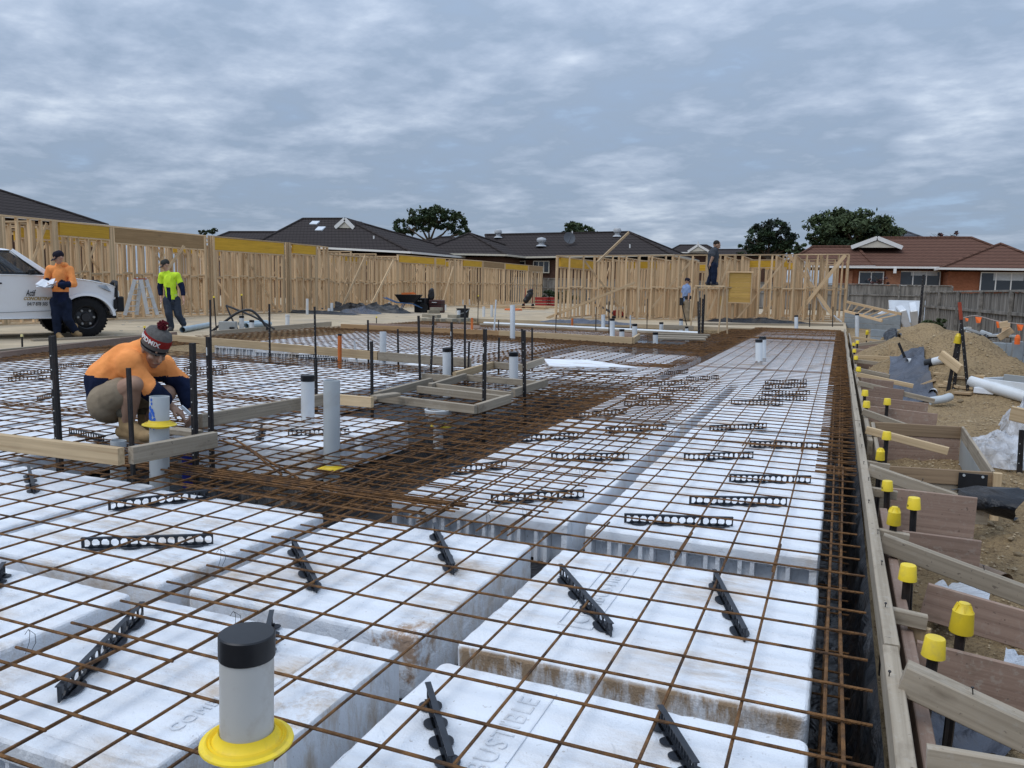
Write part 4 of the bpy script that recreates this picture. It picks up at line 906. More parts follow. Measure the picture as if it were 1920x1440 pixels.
# inner walls of the left building
inner = [(('y', 1.4), (.03, .16)), (('y', 1.7), (.26, .46)), (('y', 1.9), (.52, .8)), (('y', 4.4), (.02, .45)), (('y', 4.8), (.5, .98)), (('x', .04), 7), (('x', .14), 7), (('x', .25), 7), (('x', .37), 7), (('x', .48), 7), (('x', .62), 7), (('x', .78), 7), (('x', .93), 7), (('y', 2.6), (.02, .30)), (('y', 3.1), (.34, .62)), (('y', 3.4), (.64, .98)), (('y', 5.6), (.05, .5)), (('y', 6.2), (.5, .97)), (('x', .08), 6), (('x', .2), 6), (('x', .31), 6), (('x', .42), 6), (('x', .55), 6), (('x', .7), 6), (('x', .85), 6)]
F0, F1 = FP[-60], FP[1017]
pts_f = [FP[k] for k in sorted(FP)]
def along(t):
    tot = sum((pts_f[i + 1] - pts_f[i]).length for i in range(len(pts_f) - 1)); s_ = t * tot
    for i in range(len(pts_f) - 1):
        l = (pts_f[i + 1] - pts_f[i]).length
        if s_ <= l: return pts_f[i].lerp(pts_f[i + 1], s_ / l)
        s_ -= l
    return pts_f[-1]
for i, ((ax, v), s_) in enumerate(inner):
    if ax == 'y':
        a, b = along(s_[0]), along(s_[1]); wall_frame('inner stud wall seen through the left building frames', a - Vector((v, 0, 0)), b - Vector((v, 0, 0)), ZT - .05, ZT - .05, sp=.42, lintel=(.2, .4) if i % 2 else (.55, .75), group='inner walls of the left building')
    else:
        a = along(v) - Vector((.12, -.1, 0)); wall_frame('inner cross wall running back from the left building front', a, a - Vector((s_, .3, 0)), ZT - .06, ZT - .06, sp=.6, group='cross walls of the left building')
for (pa, za, pb, zb, lb) in [((250, 597), SLZ, (345, 461), 2.3, 'long pale prop crossing behind the stepladder'), ((262, 560), .6, (318, 462), 2.2, 'grey prop leaning left behind the yellow vested worker'), ((638, 583), SLZ, (685, 480), 2.3, 'left one of two long pale props before the lower frame panel'), ((690, 584), SLZ, (738, 488), 2.2, 'right one of two long pale props before the lower frame panel'), ((827, 575), SLZ, (850, 500), 2.1, 'pale prop right of the black tool cases'), ((880, 560), .3, (893, 505), 2.0, 'pale prop in the window opening of the far panel'), ((456, 566), SLZ, (486, 520), 1.2, 'pale prop inside the window opening'), ((545, 565), .2, (582, 500), 1.7, 'weathered prop in the narrow panel')]:
    a = G(pa[0], pa[1], SLZ); b = GD(pb[0], pb[1], (a.x * 1.03, a.y * 1.03)); prop(a, b, lb)
# far building
A = G(1040, 598, SLZ); B = G(1583, 604, SLZ); zA = GD(1040, 478.5, A).z; zB = GD(1590, 476, B).z
def fl_(t, back=0.0): p = A.lerp(B, t); return Vector((p.x, p.y + back, 0))
zt_ = lambda t: zA + (zB - zA) * t
for t0, t1, lb, kw in [(0, .27, 'front frame of the far building at its left end behind the red engine', {}), (.27, .5, 'front frame of the far building with crossed braces', {}), (.5, .595, 'front frame of the far building beside the man on the trestle', {}), (.595, .805, 'front frame of the far building around the yellow panel', {'opening': (.02, .32)}), (.805, 1, 'front frame of the far building at its right end with big braces', {})]:
    wall_frame(lb, fl_(t0), fl_(t1), zt_(t0), zt_(t1), sp=.5, brace=True, group='front frames of the far building', **kw)
pa = GY(1367, 510, fl_(.6).y - .1); pb = GY(1410, 568, fl_(.68).y - .1)
t = thing('panel', 'yellow plywood panel standing in the far building front', 'plywood panel', (pa.x, pa.y, pb.z))
Wd, Hh = pb.x - pa.x, pa.z - pb.z
YPLY = wood('yellow_ply', (.52, .33, .10), (.40, .25, .06), sa=.05)
for k in range(6): board('ply_board', (.02, 0, Hh * (k + .5) / 6), (Wd - .02, 0, Hh * (k + .5) / 6), .02, Hh / 6 - .006, YPLY, parent=t)
for q in ((0, Hh), (0, 0)): board('frame_rail', (-.05, -.01, q[1]), (Wd + .05, -.01, q[1]), .09, .045, PINEF, parent=t)
for q in (0, Wd): board('frame_stile', (q, -.01, .03), (q, -.01, Hh - .03), .045, .09, PINEF, parent=t, up=(0, 1, 0))
pa = GY(1346, 555, fl_(.57).y - .06); pb = GY(1357, 573, fl_(.57).y - .06); board('plywood_offcut', ((pa.x + pb.x) / 2, pa.y, pb.z), ((pa.x + pb.x) / 2, pa.y, pa.z), .02, pb.x - pa.x, YPLY, 'small yellow plywood piece left of the yellow panel', 'plywood panel', up=(0, 1, 0))
sideL = [(0, .14), (.98, .14)]
wall_frame('left side frame of the far building with a yellow beam', fl_(0, .12), fl_(0, 6.5), zA - .02, zA - .02, lintel=(.05, .75), lint_h=.34, group='side frames of the far building')
wall_frame('right side frame of the far building', fl_(1, .12), fl_(1, 9), zB - .02, zB - .02, group='side frames of the far building')
for k, (t0, t1, bk) in enumerate([(.05, .42, 3.0), (.48, .95, 2.6), (.1, .5, 5.5), (.52, .98, 5.8), (.05, .95, 9.0), (.1, .9, 7.4)]): wall_frame('inner stud wall seen through the far building frames', fl_(t0, bk), fl_(t1, bk), zt_(t0) - .1, zt_(t1) - .1, sp=.42, lintel=(.3, .6), group='inner walls of the far building')
for t0 in (.12, .2, .3, .38, .5, .56, .62, .74, .81, .9): wall_frame('cross wall running back inside the far building', fl_(t0, .15), fl_(t0, 6.2), zt_(t0) - .05, zt_(t0) - .05, sp=.55, group='cross walls of the far building')
a = G(1025, 597, SLZ); prop(a, GY(1190, 530, A.y - .3), 'long pale prop leaning low across the left end of the far building', bow=.01)
a = GY(1120, 492, A.y + .5); prop(a, GY(1179, 436, A.y + 2.5), 'pale prop rising above the far frames over the dark roof')
for pa, pb, lb in [((1480, 478), (1562, 592), 'long weathered brace falling to the right in the far right frame'), ((1585, 478), (1490, 596), 'long weathered brace rising to the right in the far right frame'), ((1430, 590), (1475, 530), 'short brace at the foot of the far right frame')]: prop(GY(*pa, fl_(.9).y - .15 - .06 * (pa[0] > 1500)), GY(*pb, fl_(.9).y - .15 - .06 * (pa[0] > 1500)), lb, .045, .14)
ALU = mat('aluminium', (.62, .63, .64), .4, .1, 10, .5, metal=.55)
for pa, pb, lb in [((1508, 490), (1570, 600), 'silver metal strap hanging in the far right frame'), ((1524, 540), (1578, 604), 'second silver strap in the far right frame')]:
    g = MB(); p, q = GY(*pa, fl_(.93).y - .3), GY(*pb, fl_(.95).y - .35); g.tube([p, p.lerp(q, .5) + Vector((-.15, 0, -.1)), q], .03, 6); tag(g.build('metal_strap', ALU, smooth=True), lb, 'metal strap', 'silver straps')
# ladder shaped frame leaning at the right end
a0, a1, b0, b1 = GY(1588, 566, 33), GY(1690, 589, 31), GY(1584, 583, 33), GY(1654, 602, 31)
t = thing('leaning_frame', 'pale ladder shaped timber frame leaning from the far building to the ground', 'timber frame', a0)
for p, q in ((a0, a1), (b0, b1)): board('rail', p - a0, q - a0, .045, .09, PINEF, parent=t)
for k in range(7):
    s_ = (k + .5) / 7; board('rung', a0.lerp(a1, s_) - a0 + Vector((0, 0, -.05)), b0.lerp(b1, s_) - a0 + Vector((0, 0, .05)), .045, .07, PINEF, parent=t, up=(0, 1, 0))
# ------------------------------------------------------------------ houses, fences, trees
def tiles(name, c1, c2, pitch=.34):
    if name in MATS: return MATS[name]
    m = bpy.data.materials.new(name); m.use_nodes = True; t = m.node_tree; b = t.nodes['Principled BSDF']
    tcn = nn(t, 'ShaderNodeTexCoord'); sx = nn(t, 'ShaderNodeSeparateXYZ'); t.links.new(tcn.outputs['Object'], sx.inputs[0])
    row = mathn(t, 'FRACT', mathn(t, 'MULTIPLY', sx.outputs[2], 1 / (pitch * .42)))
    colm = mathn(t, 'FRACT', mathn(t, 'MULTIPLY', mathn(t, 'ADD', sx.outputs[0], mathn(t, 'MULTIPLY', sx.outputs[1], .7)), 1 / .33))
    nz = nn(t, 'ShaderNodeTexNoise', i_Scale=3.5, i_Detail=6); t.links.new(tcn.outputs['Object'], nz.inputs['Vector'])
    c = mixc(t, nz.outputs['Fac'], c1, c2)
    d = mathn(t, 'MULTIPLY', ramp(t, row, [(0, .35), (.22, 1.), (.9, 1.12), (1, .4)]), ramp(t, colm, [(0, .7), (.15, 1.), (.8, 1.05), (1, .75)]))
    s2 = nn(t, 'ShaderNodeVectorMath', operation='SCALE'); t.links.new(c, s2.inputs[0]); t.links.new(d, s2.inputs['Scale'])
    t.links.new(s2.outputs[0], b.inputs['Base Color']); b.inputs['Roughness'].default_value = .95; b.inputs['Specular IOR Level'].default_value = .06
    MATS[name] = m; return m
DTILE = tiles('dark_tiles', (.038, .032, .031), (.058, .048, .045), .62); RTILE = tiles('red_tiles', (.10, .052, .038), (.155, .082, .058), .6); GTILE = tiles('grey_roofing', (.085, .09, .10), (.10, .105, .12), .8)
def brickx(t, c, vec, b):
    br = nn(t, 'ShaderNodeTexBrick', i_Scale=4.2); mp = nn(t, 'ShaderNodeMapping'); mp.inputs['Rotation'].default_value = (math.pi / 2, 0, 0)
    tcn = nn(t, 'ShaderNodeTexCoord'); t.links.new(tcn.outputs['Object'], mp.inputs[0]); t.links.new(mp.outputs[0], br.inputs['Vector'])
    br.inputs['Color1'].default_value = (1, 1, 1, 1); br.inputs['Color2'].default_value = (.75, .72, .7, 1); br.inputs['Mortar'].default_value = (.9, .95, 1, 1)
    return mixc(t, 1.0, c, br.outputs['Color'], 'MULTIPLY')
BRICK = mat('red_brick', (.30, .115, .06), .9, .12, 2, .15, extra=brickx); DBRICK = mat('dark_brick', (.10, .055, .04), .9, .2, 2, .15, extra=brickx)
WHITEP = mat('white_paint', (.74, .73, .70), .5, .04, 3); CREAM = mat('cream_paint', (.55, .51, .42), .6, .05, 3)
GLASS = mat('window_glass', (.025, .032, .04), .08, .3, .6, .6); BLIND = mat('white_blind', (.5, .52, .52), .7)
def hip(house, e0, e1, r0, r1, dep, m, over=None, wallm=None, zg=-.3, name='roof', wall=True, gut=WHITEP):
    """front eave ends e0 e1 and ridge ends r0 r1 as world points; the back mirrors the front"""
    o0 = house.location
    yb = e0.y + dep
    V = [e0, e1, Vector((e1.x, yb, e1.z)), Vector((e0.x, yb, e0.z)), r0, r1]
    g = MB(); g.v = [tuple(v - o0) for v in V] + [tuple(v - o0 - Vector((0, 0, .12))) for v in V]
    g.f = [(0, 1, 5, 4), (1, 2, 5), (2, 3, 4, 5), (3, 0, 4)] if (r1 - r0).length > .05 else [(0, 1, 4), (1, 2, 4), (2, 3, 4), (3, 0, 4)]
    g.f += [tuple(i + 6 for i in f[::-1]) for f in g.f] + [(0, 1, 7, 6), (1, 2, 8, 7), (2, 3, 9, 8), (3, 0, 6, 9)]
    rf = g.build(name, m, house)
    # ridge and hip caps
    g = MB()
    for p, q in ((e0, r0), (e1, r1), (V[2], r1), (V[3], r0)) + (((r0, r1),) if (r1 - r0).length > .05 else ()): g.tube([p - o0 + Vector((0, 0, .03)), q - o0 + Vector((0, 0, .03))], .11, 6)
    g.build('ridge_caps', m, rf)
    g = MB(); g.beam(e0 - o0 + Vector((-.05, -.07, -.02)), e1 - o0 + Vector((.05, -.07, -.02)), .12, .14); g.beam(e1 - o0 + Vector((.07, 0, -.02)), V[2] - o0 + Vector((.07, 0, -.02)), .12, .14); g.beam(e0 - o0 + Vector((-.07, 0, -.02)), V[3] - o0 + Vector((-.07, 0, -.02)), .12, .14)
    g.build('gutter', gut, rf)
    if wall:
        g = MB(); g.box(e0.x - o0.x + .55, e1.x - o0.x - .55, e0.y - o0.y + .6, yb - o0.y - .6, zg - o0.z, min(e0.z, e1.z) - o0.z - .16); g.build('wall', wallm, house)
    return rf
def win(house, px0, py0, px1, py1, y, n=2, m=GLASS, blind=0.0, fm=WHITEP):
    p = GY(px0, py0, y) - house.location; q = GY(px1, py1, y) - house.location
    g = MB(); t = .07
    g.box(p.x, q.x, p.y - .05, p.y + .02, p.z - t, p.z); g.box(p.x, q.x, p.y - .05, p.y + .02, q.z, q.z + t)
    for k in range(n + 1):
        x = p.x + (q.x - p.x - t) * k / n; g.box(x, x + t, p.y - .052, p.y + .021, q.z + t, p.z - t)
    f = g.build('window', fm, house); g = MB(); g.box(p.x + .02, q.x - .02, p.y - .01, p.y + .01, q.z + .02, p.z - .02); g.build('pane', m, f)
    if blind: g = MB(); g.box(p.x + (q.x - p.x) * .28, p.x + (q.x - p.x) * .92, p.y - .03, p.y - .02, p.z - (p.z - q.z) * blind, p.z - t - .002); g.build('blind', BLIND, f)
def gable(house, pl, pr, pt, y, m, dep=3.0, infill=None):
    L0, R0, T0 = GY(*pl, y) - house.location, GY(*pr, y) - house.location, GY(*pt, y) - house.location
    k = Vector((0, dep, 0)); g = MB(); g.add([L0, R0, T0, L0 + k, R0 + k, T0 + k], [(0, 2, 5, 3), (1, 4, 5, 2), (0, 1, 4, 3)])
    rf = g.build('gable_roof', m, house)
    g = MB(); f = Vector((0, -.06, 0)); g.beam(L0 + f, T0 + f, .05, .30); g.beam(R0 + f, T0 + f, .05, .30); g.build('barge_board', WHITEP, rf)
    g = MB(); c = (L0 + R0) / 2; sc_2 = lambda v: v + (c - v) * .22
    g.add([sc_2(L0), sc_2(R0), T0 + (c - T0) * .3, sc_2(L0) + Vector((0, .05, 0)), sc_2(R0) + Vector((0, .05, 0)), T0 + (c - T0) * .3 + Vector((0, .05, 0))], [(0, 1, 2), (3, 5, 4), (0, 3, 4, 1), (1, 4, 5, 2), (2, 5, 3, 0)]); g.build('gable_infill', infill or CREAM, rf)
# house A: dark roof at the left edge
h = thing('house', 'dark tiled hip roof house at the left edge behind the frames', 'house', (-45, 36, -.2))
eb = GY(203, 423, 43); hip(h, Vector((-75, 34, eb.z)), Vector((eb.x, 34, eb.z)), Vector((-75, 38.5, 5.6)), GY(-40, 345, 38.5), 9, DTILE, wallm=DBRICK)
# house B: skylights and gable
h = thing('house', 'dark roofed house with two skylights and a small white gable', 'house', (-27, 56, -.3))
hip(h, GY(390, 452, 52), GY(668, 463, 52), GY(430, 436, 56), GY(640, 436, 56), 9, DTILE, wallm=DBRICK)
hip(h, GY(478, 458, 50), GY(770, 473, 50), GY(568, 411, 57), GY(648, 411, 57), 13, DTILE, wallm=DBRICK)
gable(h, (629, 427), (664, 428), (647, 411), 54.6, DTILE, 2.4)
def plate_on(house, p4, y, name, m, up=.06):
    V = [GY(px, py, y + dy) - house.location for px, py, dy in p4]; g = MB(); n = (V[1] - V[0]).cross(V[2] - V[0]).normalized(); n = n if n.z > 0 else -n
    g.add([v + n * up for v in V] + [v - n * .3 for v in V], [(0, 1, 2, 3), (7, 6, 5, 4), (0, 4, 5, 1), (1, 5, 6, 2), (2, 6, 7, 3), (3, 7, 4, 0)]); return g.build(name, m, house)
SKYL = mat('skylight', (.62, .65, .68), .2)
plate_on(h, [(580, 421, 5.35), (594, 421, 5.35), (600, 415.5, 6.15), (586, 415.5, 6.15)], 50, 'skylight', SKYL); plate_on(h, [(590.5, 432.5, 3.75), (604, 432.5, 3.75), (611, 426, 4.65), (597, 426, 4.65)], 50, 'skylight', SKYL)
def vent(house, px, py0, py1, y, r, m=WHITEP, name='roof_vent', whirl=False):
    p = GY(px, py0, y) - house.location; q = GY(px, py1, y) - house.location; g = MB()
    if whirl: g.lathe([(r * 1.6, 0), (r * 1.2, .1), (r * .8, .15), (r * .8, .3), (r * 1.3, .4), (r * 1.4, .55), (r * 1.1, .7), (r * .2, .76)], 14, Matrix.Translation(p))
    else: g.tube([p, q], r, 8)
    return g.build(name, m, house, smooth=True)
vent(h, 701, 449, 442, 52.5, .06)
# house C: long dark house with dish
h = thing('house', 'long dark tiled house with satellite dish and roof vents in the middle', 'house', (-18, 66, -.3))
hip(h, GY(930, 483, 62), GY(1260, 478, 62), GY(910, 441, 68), GY(1180, 436, 68), 12, DTILE, wallm=DBRICK, gut=CREAM)
hip(h, GY(783, 475, 58), GY(948, 478, 58), GY(880, 438.5, 63), GY(880.5, 438.5, 63), 10, DTILE, wallm=DBRICK, gut=CREAM)
hip(h, GY(740, 472, 64), GY(905, 476, 64), GY(824, 446, 68), GY(845, 445, 68), 9, DTILE, wallm=DBRICK, gut=CREAM)
win(h, 1000, 489, 1030, 512, 62.4, 3, fm=CREAM); win(h, 945, 489, 985, 512, 62.4, 2, fm=CREAM)
vent(h, 934, 446, 436, 67, .25, mat('galv', (.45, .46, .47), .5), whirl=True); vent(h, 1157, 444, 434, 67, .25, MATS['galv'], whirl=True); vent(h, 1181, 466, 458, 63.9, .06); vent(h, 1015, 462, 452, 64.6, .3, MATS['galv'], whirl=True)
vent(h, 1073, 454, 433, 65.3, .05, name='mast')
p = GY(1068, 446, 64.6) - h.location; g = MB(); M = Matrix.Translation(p) @ Matrix.Rotation(math.radians(68), 4, 'X') @ Matrix.Rotation(math.radians(35), 4, 'Y')
g.lathe([(.02, -.12), (.3, -.08), (.5, 0), (.51, .0), (.3, -.06), (.02, -.1)], 20, M); g.tube([M @ Vector((0, -.4, -.02)), M @ Vector((0, -.1, .45))], .02, 6); g.build('satellite_dish', mat('dish_grey', (.10, .105, .115), .5), h)
# house D: small far house
h = thing('house', 'small distant dark roof with a white trimmed gable', 'house', (-28, 120, 1))
hip(h, GY(1250, 473, 110), GY(1345, 474, 110), GY(1275, 460, 114), GY(1325, 460, 114), 10, DTILE, wallm=DBRICK)
gable(h, (1290, 472), (1329, 471), (1309, 459.5), 109.5, DTILE, 5); vent(h, 1309, 460, 453, 109.6, .06)
# house E: red brick house
h = thing('house', 'brick house with red tiled roof and white gable at the right', 'house', (6, 72, -.3))
hip(h, GY(1462, 499, 66.4), GY(1640, 499, 66.4), GY(1524, 463.5, 70), GY(1606, 463.5, 70), 8, RTILE, wallm=BRICK, wall=False)
hip(h, GY(1548, 500, 66), GY(1968, 503, 66), GY(1648, 446.5, 73), GY(1822, 446.5, 73), 14, RTILE, wallm=BRICK)
hip(h, GY(1764, 503, 63), GY(1998, 506, 63), GY(1876, 458, 69), GY(1876.5, 458, 69), 12, RTILE, wallm=BRICK)
gable(h, (1596, 464), (1692, 464.5), (1645, 446), 69.0, RTILE, 4.2)
win(h, 1611, 509, 1656, 534, 66.5, 2); win(h, 1687, 508, 1762, 537, 66.5, 3, blind=.3); win(h, 1839, 510, 1924, 548, 63.5, 3, blind=.42)
for x0, x1 in ((1662, 1687), (1585, 1597)):
    g = MB(); p, q = GY(x0, 508, 66.45) - h.location, GY(x1, 540, 66.45) - h.location; g.box(p.x, q.x, p.y - .05, p.y + .2, q.z, p.z)
    g.build('pier', mat('pale_brick', (.36, .17, .10), .9, .1, 2, .1, extra=brickx), h)
for px, y in ((1678, 65.9),):
    p = GY(px, 506, y) - h.location; g = MB(); g.box(p.x - .10, p.x + .10, p.y - .2, p.y - .05, p.z - .25, p.z + .15); g.build('rain_head', WHITEP, h)
h = thing('house', 'grey metal roof rising behind the big tree at the right', 'house', (14, 100, 0)); hip(h, GY(1610, 470, 95), GY(1800, 470, 95), GY(1655, 424, 100), GY(1672, 425, 100), 10, GTILE, wallm=BRICK)
h = thing('house', 'thin dark roof line behind the man on the trestle', 'house', (-10, 120, 0)); hip(h, GY(1330, 478, 105), GY(1470, 478, 105), GY(1345, 468.5, 109), GY(1460, 468.5, 109), 8, DTILE, wallm=DBRICK)
# paling fences
PALING = mat('weathered_paling', (.21, .195, .175), .9, .5, 5, .1, stretch=(1.2, 1.2, .15), rnd=0)
def fence(label, a, b, za, zb, z0, wp=.13, group='paling fences', rails=True):
    a = Vector((a[0], a[1], 0)); b = Vector((b[0], b[1], 0)); d = b - a; Ln = d.length; d.normalize(); nr = Vector((d.y, -d.x, 0))
    t = thing('paling_fence', label, 'fence', (a.x, a.y, z0), 0, group); g = MB(); s_ = 0; k = 0
    tone = [MB()]
    while s_ < Ln:
        zt = za + (zb - za) * s_ / Ln - z0 + R_.uniform(-.03, .02); tone[0].beam(d * (s_ + wp / 2) + nr * (.012 * (k % 2)), d * (s_ + wp / 2) + nr * (.012 * (k % 2)) + Vector((0, 0, zt)), wp * .96, .016, nr); s_ += wp * .9; k += 1
    tone[0].build('palings', PALING, t)
    for f in ((.30, .72) if rails else ()): board('rail', d * 0 + nr * .05 + Vector((0, 0, (za - z0) * f)), d * Ln + nr * .05 + Vector((0, 0, (zb - z0) * f)), .04, .08, PALING, parent=t)
    board('capping', nr * .02 + Vector((0, 0, za - z0 + .04)), d * Ln + nr * .02 + Vector((0, 0, zb - z0 + .04)), .1, .05, PALING, parent=t)
    n = max(2, int(Ln / 2.7))
    for i in range(n + 1):
        s_ = Ln * i / n; board('post', d * s_ + nr * .07, d * s_ + nr * .07 + Vector((0, 0, za + (zb - za) * s_ / Ln - z0 + .02)), .09, .09, PALING, parent=t, up=(0, 1, 0))
    return t
a, b = GY(960, 513, 56), GY(1785, 541, 56); fence('long weathered paling fence in front of the houses at the back', a, b, 1.75, 1.62, -.6)
a, b = GY(1737, 550, 34), GY(1980, 547, 19.5); fence('tall weathered paling fence on the right behind the soil heap', a, b, 1.17, 1.21, -.6, .17)
# trees
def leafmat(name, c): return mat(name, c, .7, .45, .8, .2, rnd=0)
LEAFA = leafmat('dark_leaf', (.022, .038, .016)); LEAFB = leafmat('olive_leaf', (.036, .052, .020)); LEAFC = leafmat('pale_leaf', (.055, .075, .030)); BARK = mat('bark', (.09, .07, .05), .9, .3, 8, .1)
def tree(label, lobes, base, y, nleaf, size, mats, trunk_r=.18, seed=1, limbs=True, dens=1.0, group='trees beyond the fences', name='tree', cat='tree', holes=.32, sp=.0):
    """lobes: (px, py, rpx, rpy) in the photo at depth y"""
    rr = random.Random(seed); k = y / FPX; bp = GY(base[0], base[1], y); t = thing(name, label, cat, bp, 0, group)
    cs = []; 
    for px, py, rx, ry in lobes:
        c = GY(px, py, y) - bp; c.y += rr.uniform(-1, 1) * rx * k * .5; cs.append((c, rx * k, ry * k))
    if limbs:
        g = MB(); tops = []
        fork = Vector((0, 0, max(.4, min(c.z - q for c, _, q in cs) * .55)))
        g.tube([Vector((0, 0, -1.2)), Vector((0, 0, 0)), fork], [trunk_r * 1.15, trunk_r, trunk_r * .8], 8)
        for c, rx, ry in cs:
            m1 = fork.lerp(c, .5) + Vector((rr.uniform(-.2, .2) * rx, rr.uniform(-.2, .2) * rx, -.1 * ry)); g.tube([fork, m1, c], [trunk_r * .55, trunk_r * .35, trunk_r * .15], 6)
            for _ in range(5):
                e = c + Vector((rr.uniform(-1, 1) * rx, rr.uniform(-1, 1) * rx, rr.uniform(-.4, .95) * ry)); g.tube([m1.lerp(c, .4), m1.lerp(e, .6), e], [trunk_r * .22, trunk_r * .13, trunk_r * .04], 5)
        g.build('trunk', BARK, t)
    mb = [MB() for _ in mats]
    tot = sum(rx * ry for _, rx, ry in cs)
    for c, rx, ry in cs:
        nl = int(nleaf * rx * ry / tot); ncl = max(8, nl // 42)
        for q in range(ncl):
            while True:
                v = Vector((rr.uniform(-1, 1), rr.uniform(-1, 1), rr.uniform(-1, 1)))
                if .25 < v.length < 1: break
            v = v.normalized() * (v.length ** .45)
            cc = c + Vector((v.x * rx, v.y * rx * .9, v.z * ry))
            if mnoise.noise(cc * (1.1 / max(rx, .3)) + Vector((seed, 0, 0))) < -holes + (.1 if v.z < -.3 else 0): continue
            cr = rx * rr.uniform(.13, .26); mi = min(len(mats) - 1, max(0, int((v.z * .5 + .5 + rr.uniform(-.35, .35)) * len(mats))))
            for _ in range(42):
                o = Vector((rr.gauss(0, 1), rr.gauss(0, 1), rr.gauss(0, .7))) * cr * .62; p = cc + o
                s_ = size * rr.uniform(.6, 1.3); u = Vector((rr.uniform(-1, 1), rr.uniform(-1, 1), rr.uniform(-1, 1))).normalized(); w_ = u.orthogonal().normalized()
                mb[mi].add([p - u * s_, p + w_ * s_ * .5, p + u * s_, p - w_ * s_ * .5], [(0, 1, 2, 3)])
    for m_, b_ in zip(mats, mb):
        if b_.v:
            me = bpy.data.meshes.new('crown'); me.from_pydata(b_.v, [], b_.f); me.materials.append(m_); o = bpy.data.objects.new('crown', me); COL.objects.link(o); o.parent = t
    return t
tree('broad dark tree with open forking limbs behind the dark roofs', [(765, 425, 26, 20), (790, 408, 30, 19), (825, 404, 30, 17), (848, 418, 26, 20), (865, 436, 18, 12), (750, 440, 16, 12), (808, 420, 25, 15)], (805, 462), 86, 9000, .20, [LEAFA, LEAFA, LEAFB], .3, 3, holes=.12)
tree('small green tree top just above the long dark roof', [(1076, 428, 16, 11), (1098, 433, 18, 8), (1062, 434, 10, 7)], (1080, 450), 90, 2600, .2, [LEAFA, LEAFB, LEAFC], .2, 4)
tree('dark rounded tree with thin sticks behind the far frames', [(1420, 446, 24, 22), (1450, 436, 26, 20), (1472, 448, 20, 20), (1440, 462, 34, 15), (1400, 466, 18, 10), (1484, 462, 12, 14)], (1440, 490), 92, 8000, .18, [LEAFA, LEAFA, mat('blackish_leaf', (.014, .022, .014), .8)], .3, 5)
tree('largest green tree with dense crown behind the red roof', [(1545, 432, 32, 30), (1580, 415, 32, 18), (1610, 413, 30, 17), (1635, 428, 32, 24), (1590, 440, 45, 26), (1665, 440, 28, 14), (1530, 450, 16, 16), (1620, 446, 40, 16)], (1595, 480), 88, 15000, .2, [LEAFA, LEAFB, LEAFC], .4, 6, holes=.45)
for px, lb in ((1757, 'left one of two reddish twiggy shrubs above the red roof ridge'), (1786, 'right one of two reddish twiggy shrubs above the red roof ridge')):
    tree(lb, [(px, 444, 15, 7), (px + 4, 441, 8, 6)], (px, 452), 100, 600, .16, [mat('red_twig', (.10, .05, .045), .9)], .1, px, holes=.05)
tree('low pale green bush between the tree and the far frames', [(1502, 462, 10, 7), (1492, 470, 12, 6)], (1500, 480), 80, 900, .15, [LEAFB, LEAFC], .1, 9)
tree('grey green shrub in front of the side fence', [(1742, 610, 10, 9), (1758, 616, 12, 8), (1765, 605, 8, 8)], (1748, 626), 27, 1400, .055, [LEAFB, LEAFC, LEAFC], .03, 12, group='shrubs at the side fence', name='shrub', cat='shrub')
tree('bare reddish shrub in front of the brick house window', [(1645, 523, 12, 11), (1655, 528, 9, 8)], (1648, 540), 62, 260, .08, [mat('red_twig', (.1, .05, .045), .9)], .08, 14, group='shrubs at the side fence', name='shrub', cat='shrub')
tree('dim green hedge under the gap between the wall frames', [(1030, 553, 16, 8), (1065, 556, 22, 8)], (1045, 566), 50, 1500, .09, [LEAFA, LEAFB], .05, 15, limbs=False, group='shrubs at the side fence', name='hedge', cat='hedge')
tree('thin far tree line at the left between the roofs', [(400, 434, 14, 4), (380, 436, 10, 4)], (395, 442), 120, 700, .2, [LEAFA, LEAFB], .1, 16, limbs=False)
tree('dark far tree line behind the pale gutter and the left roofs', [(715, 443, 20, 6), (735, 446, 18, 7), (690, 444, 10, 4)], (715, 455), 100, 1500, .2, [LEAFA, LEAFB], .1, 17, limbs=False)
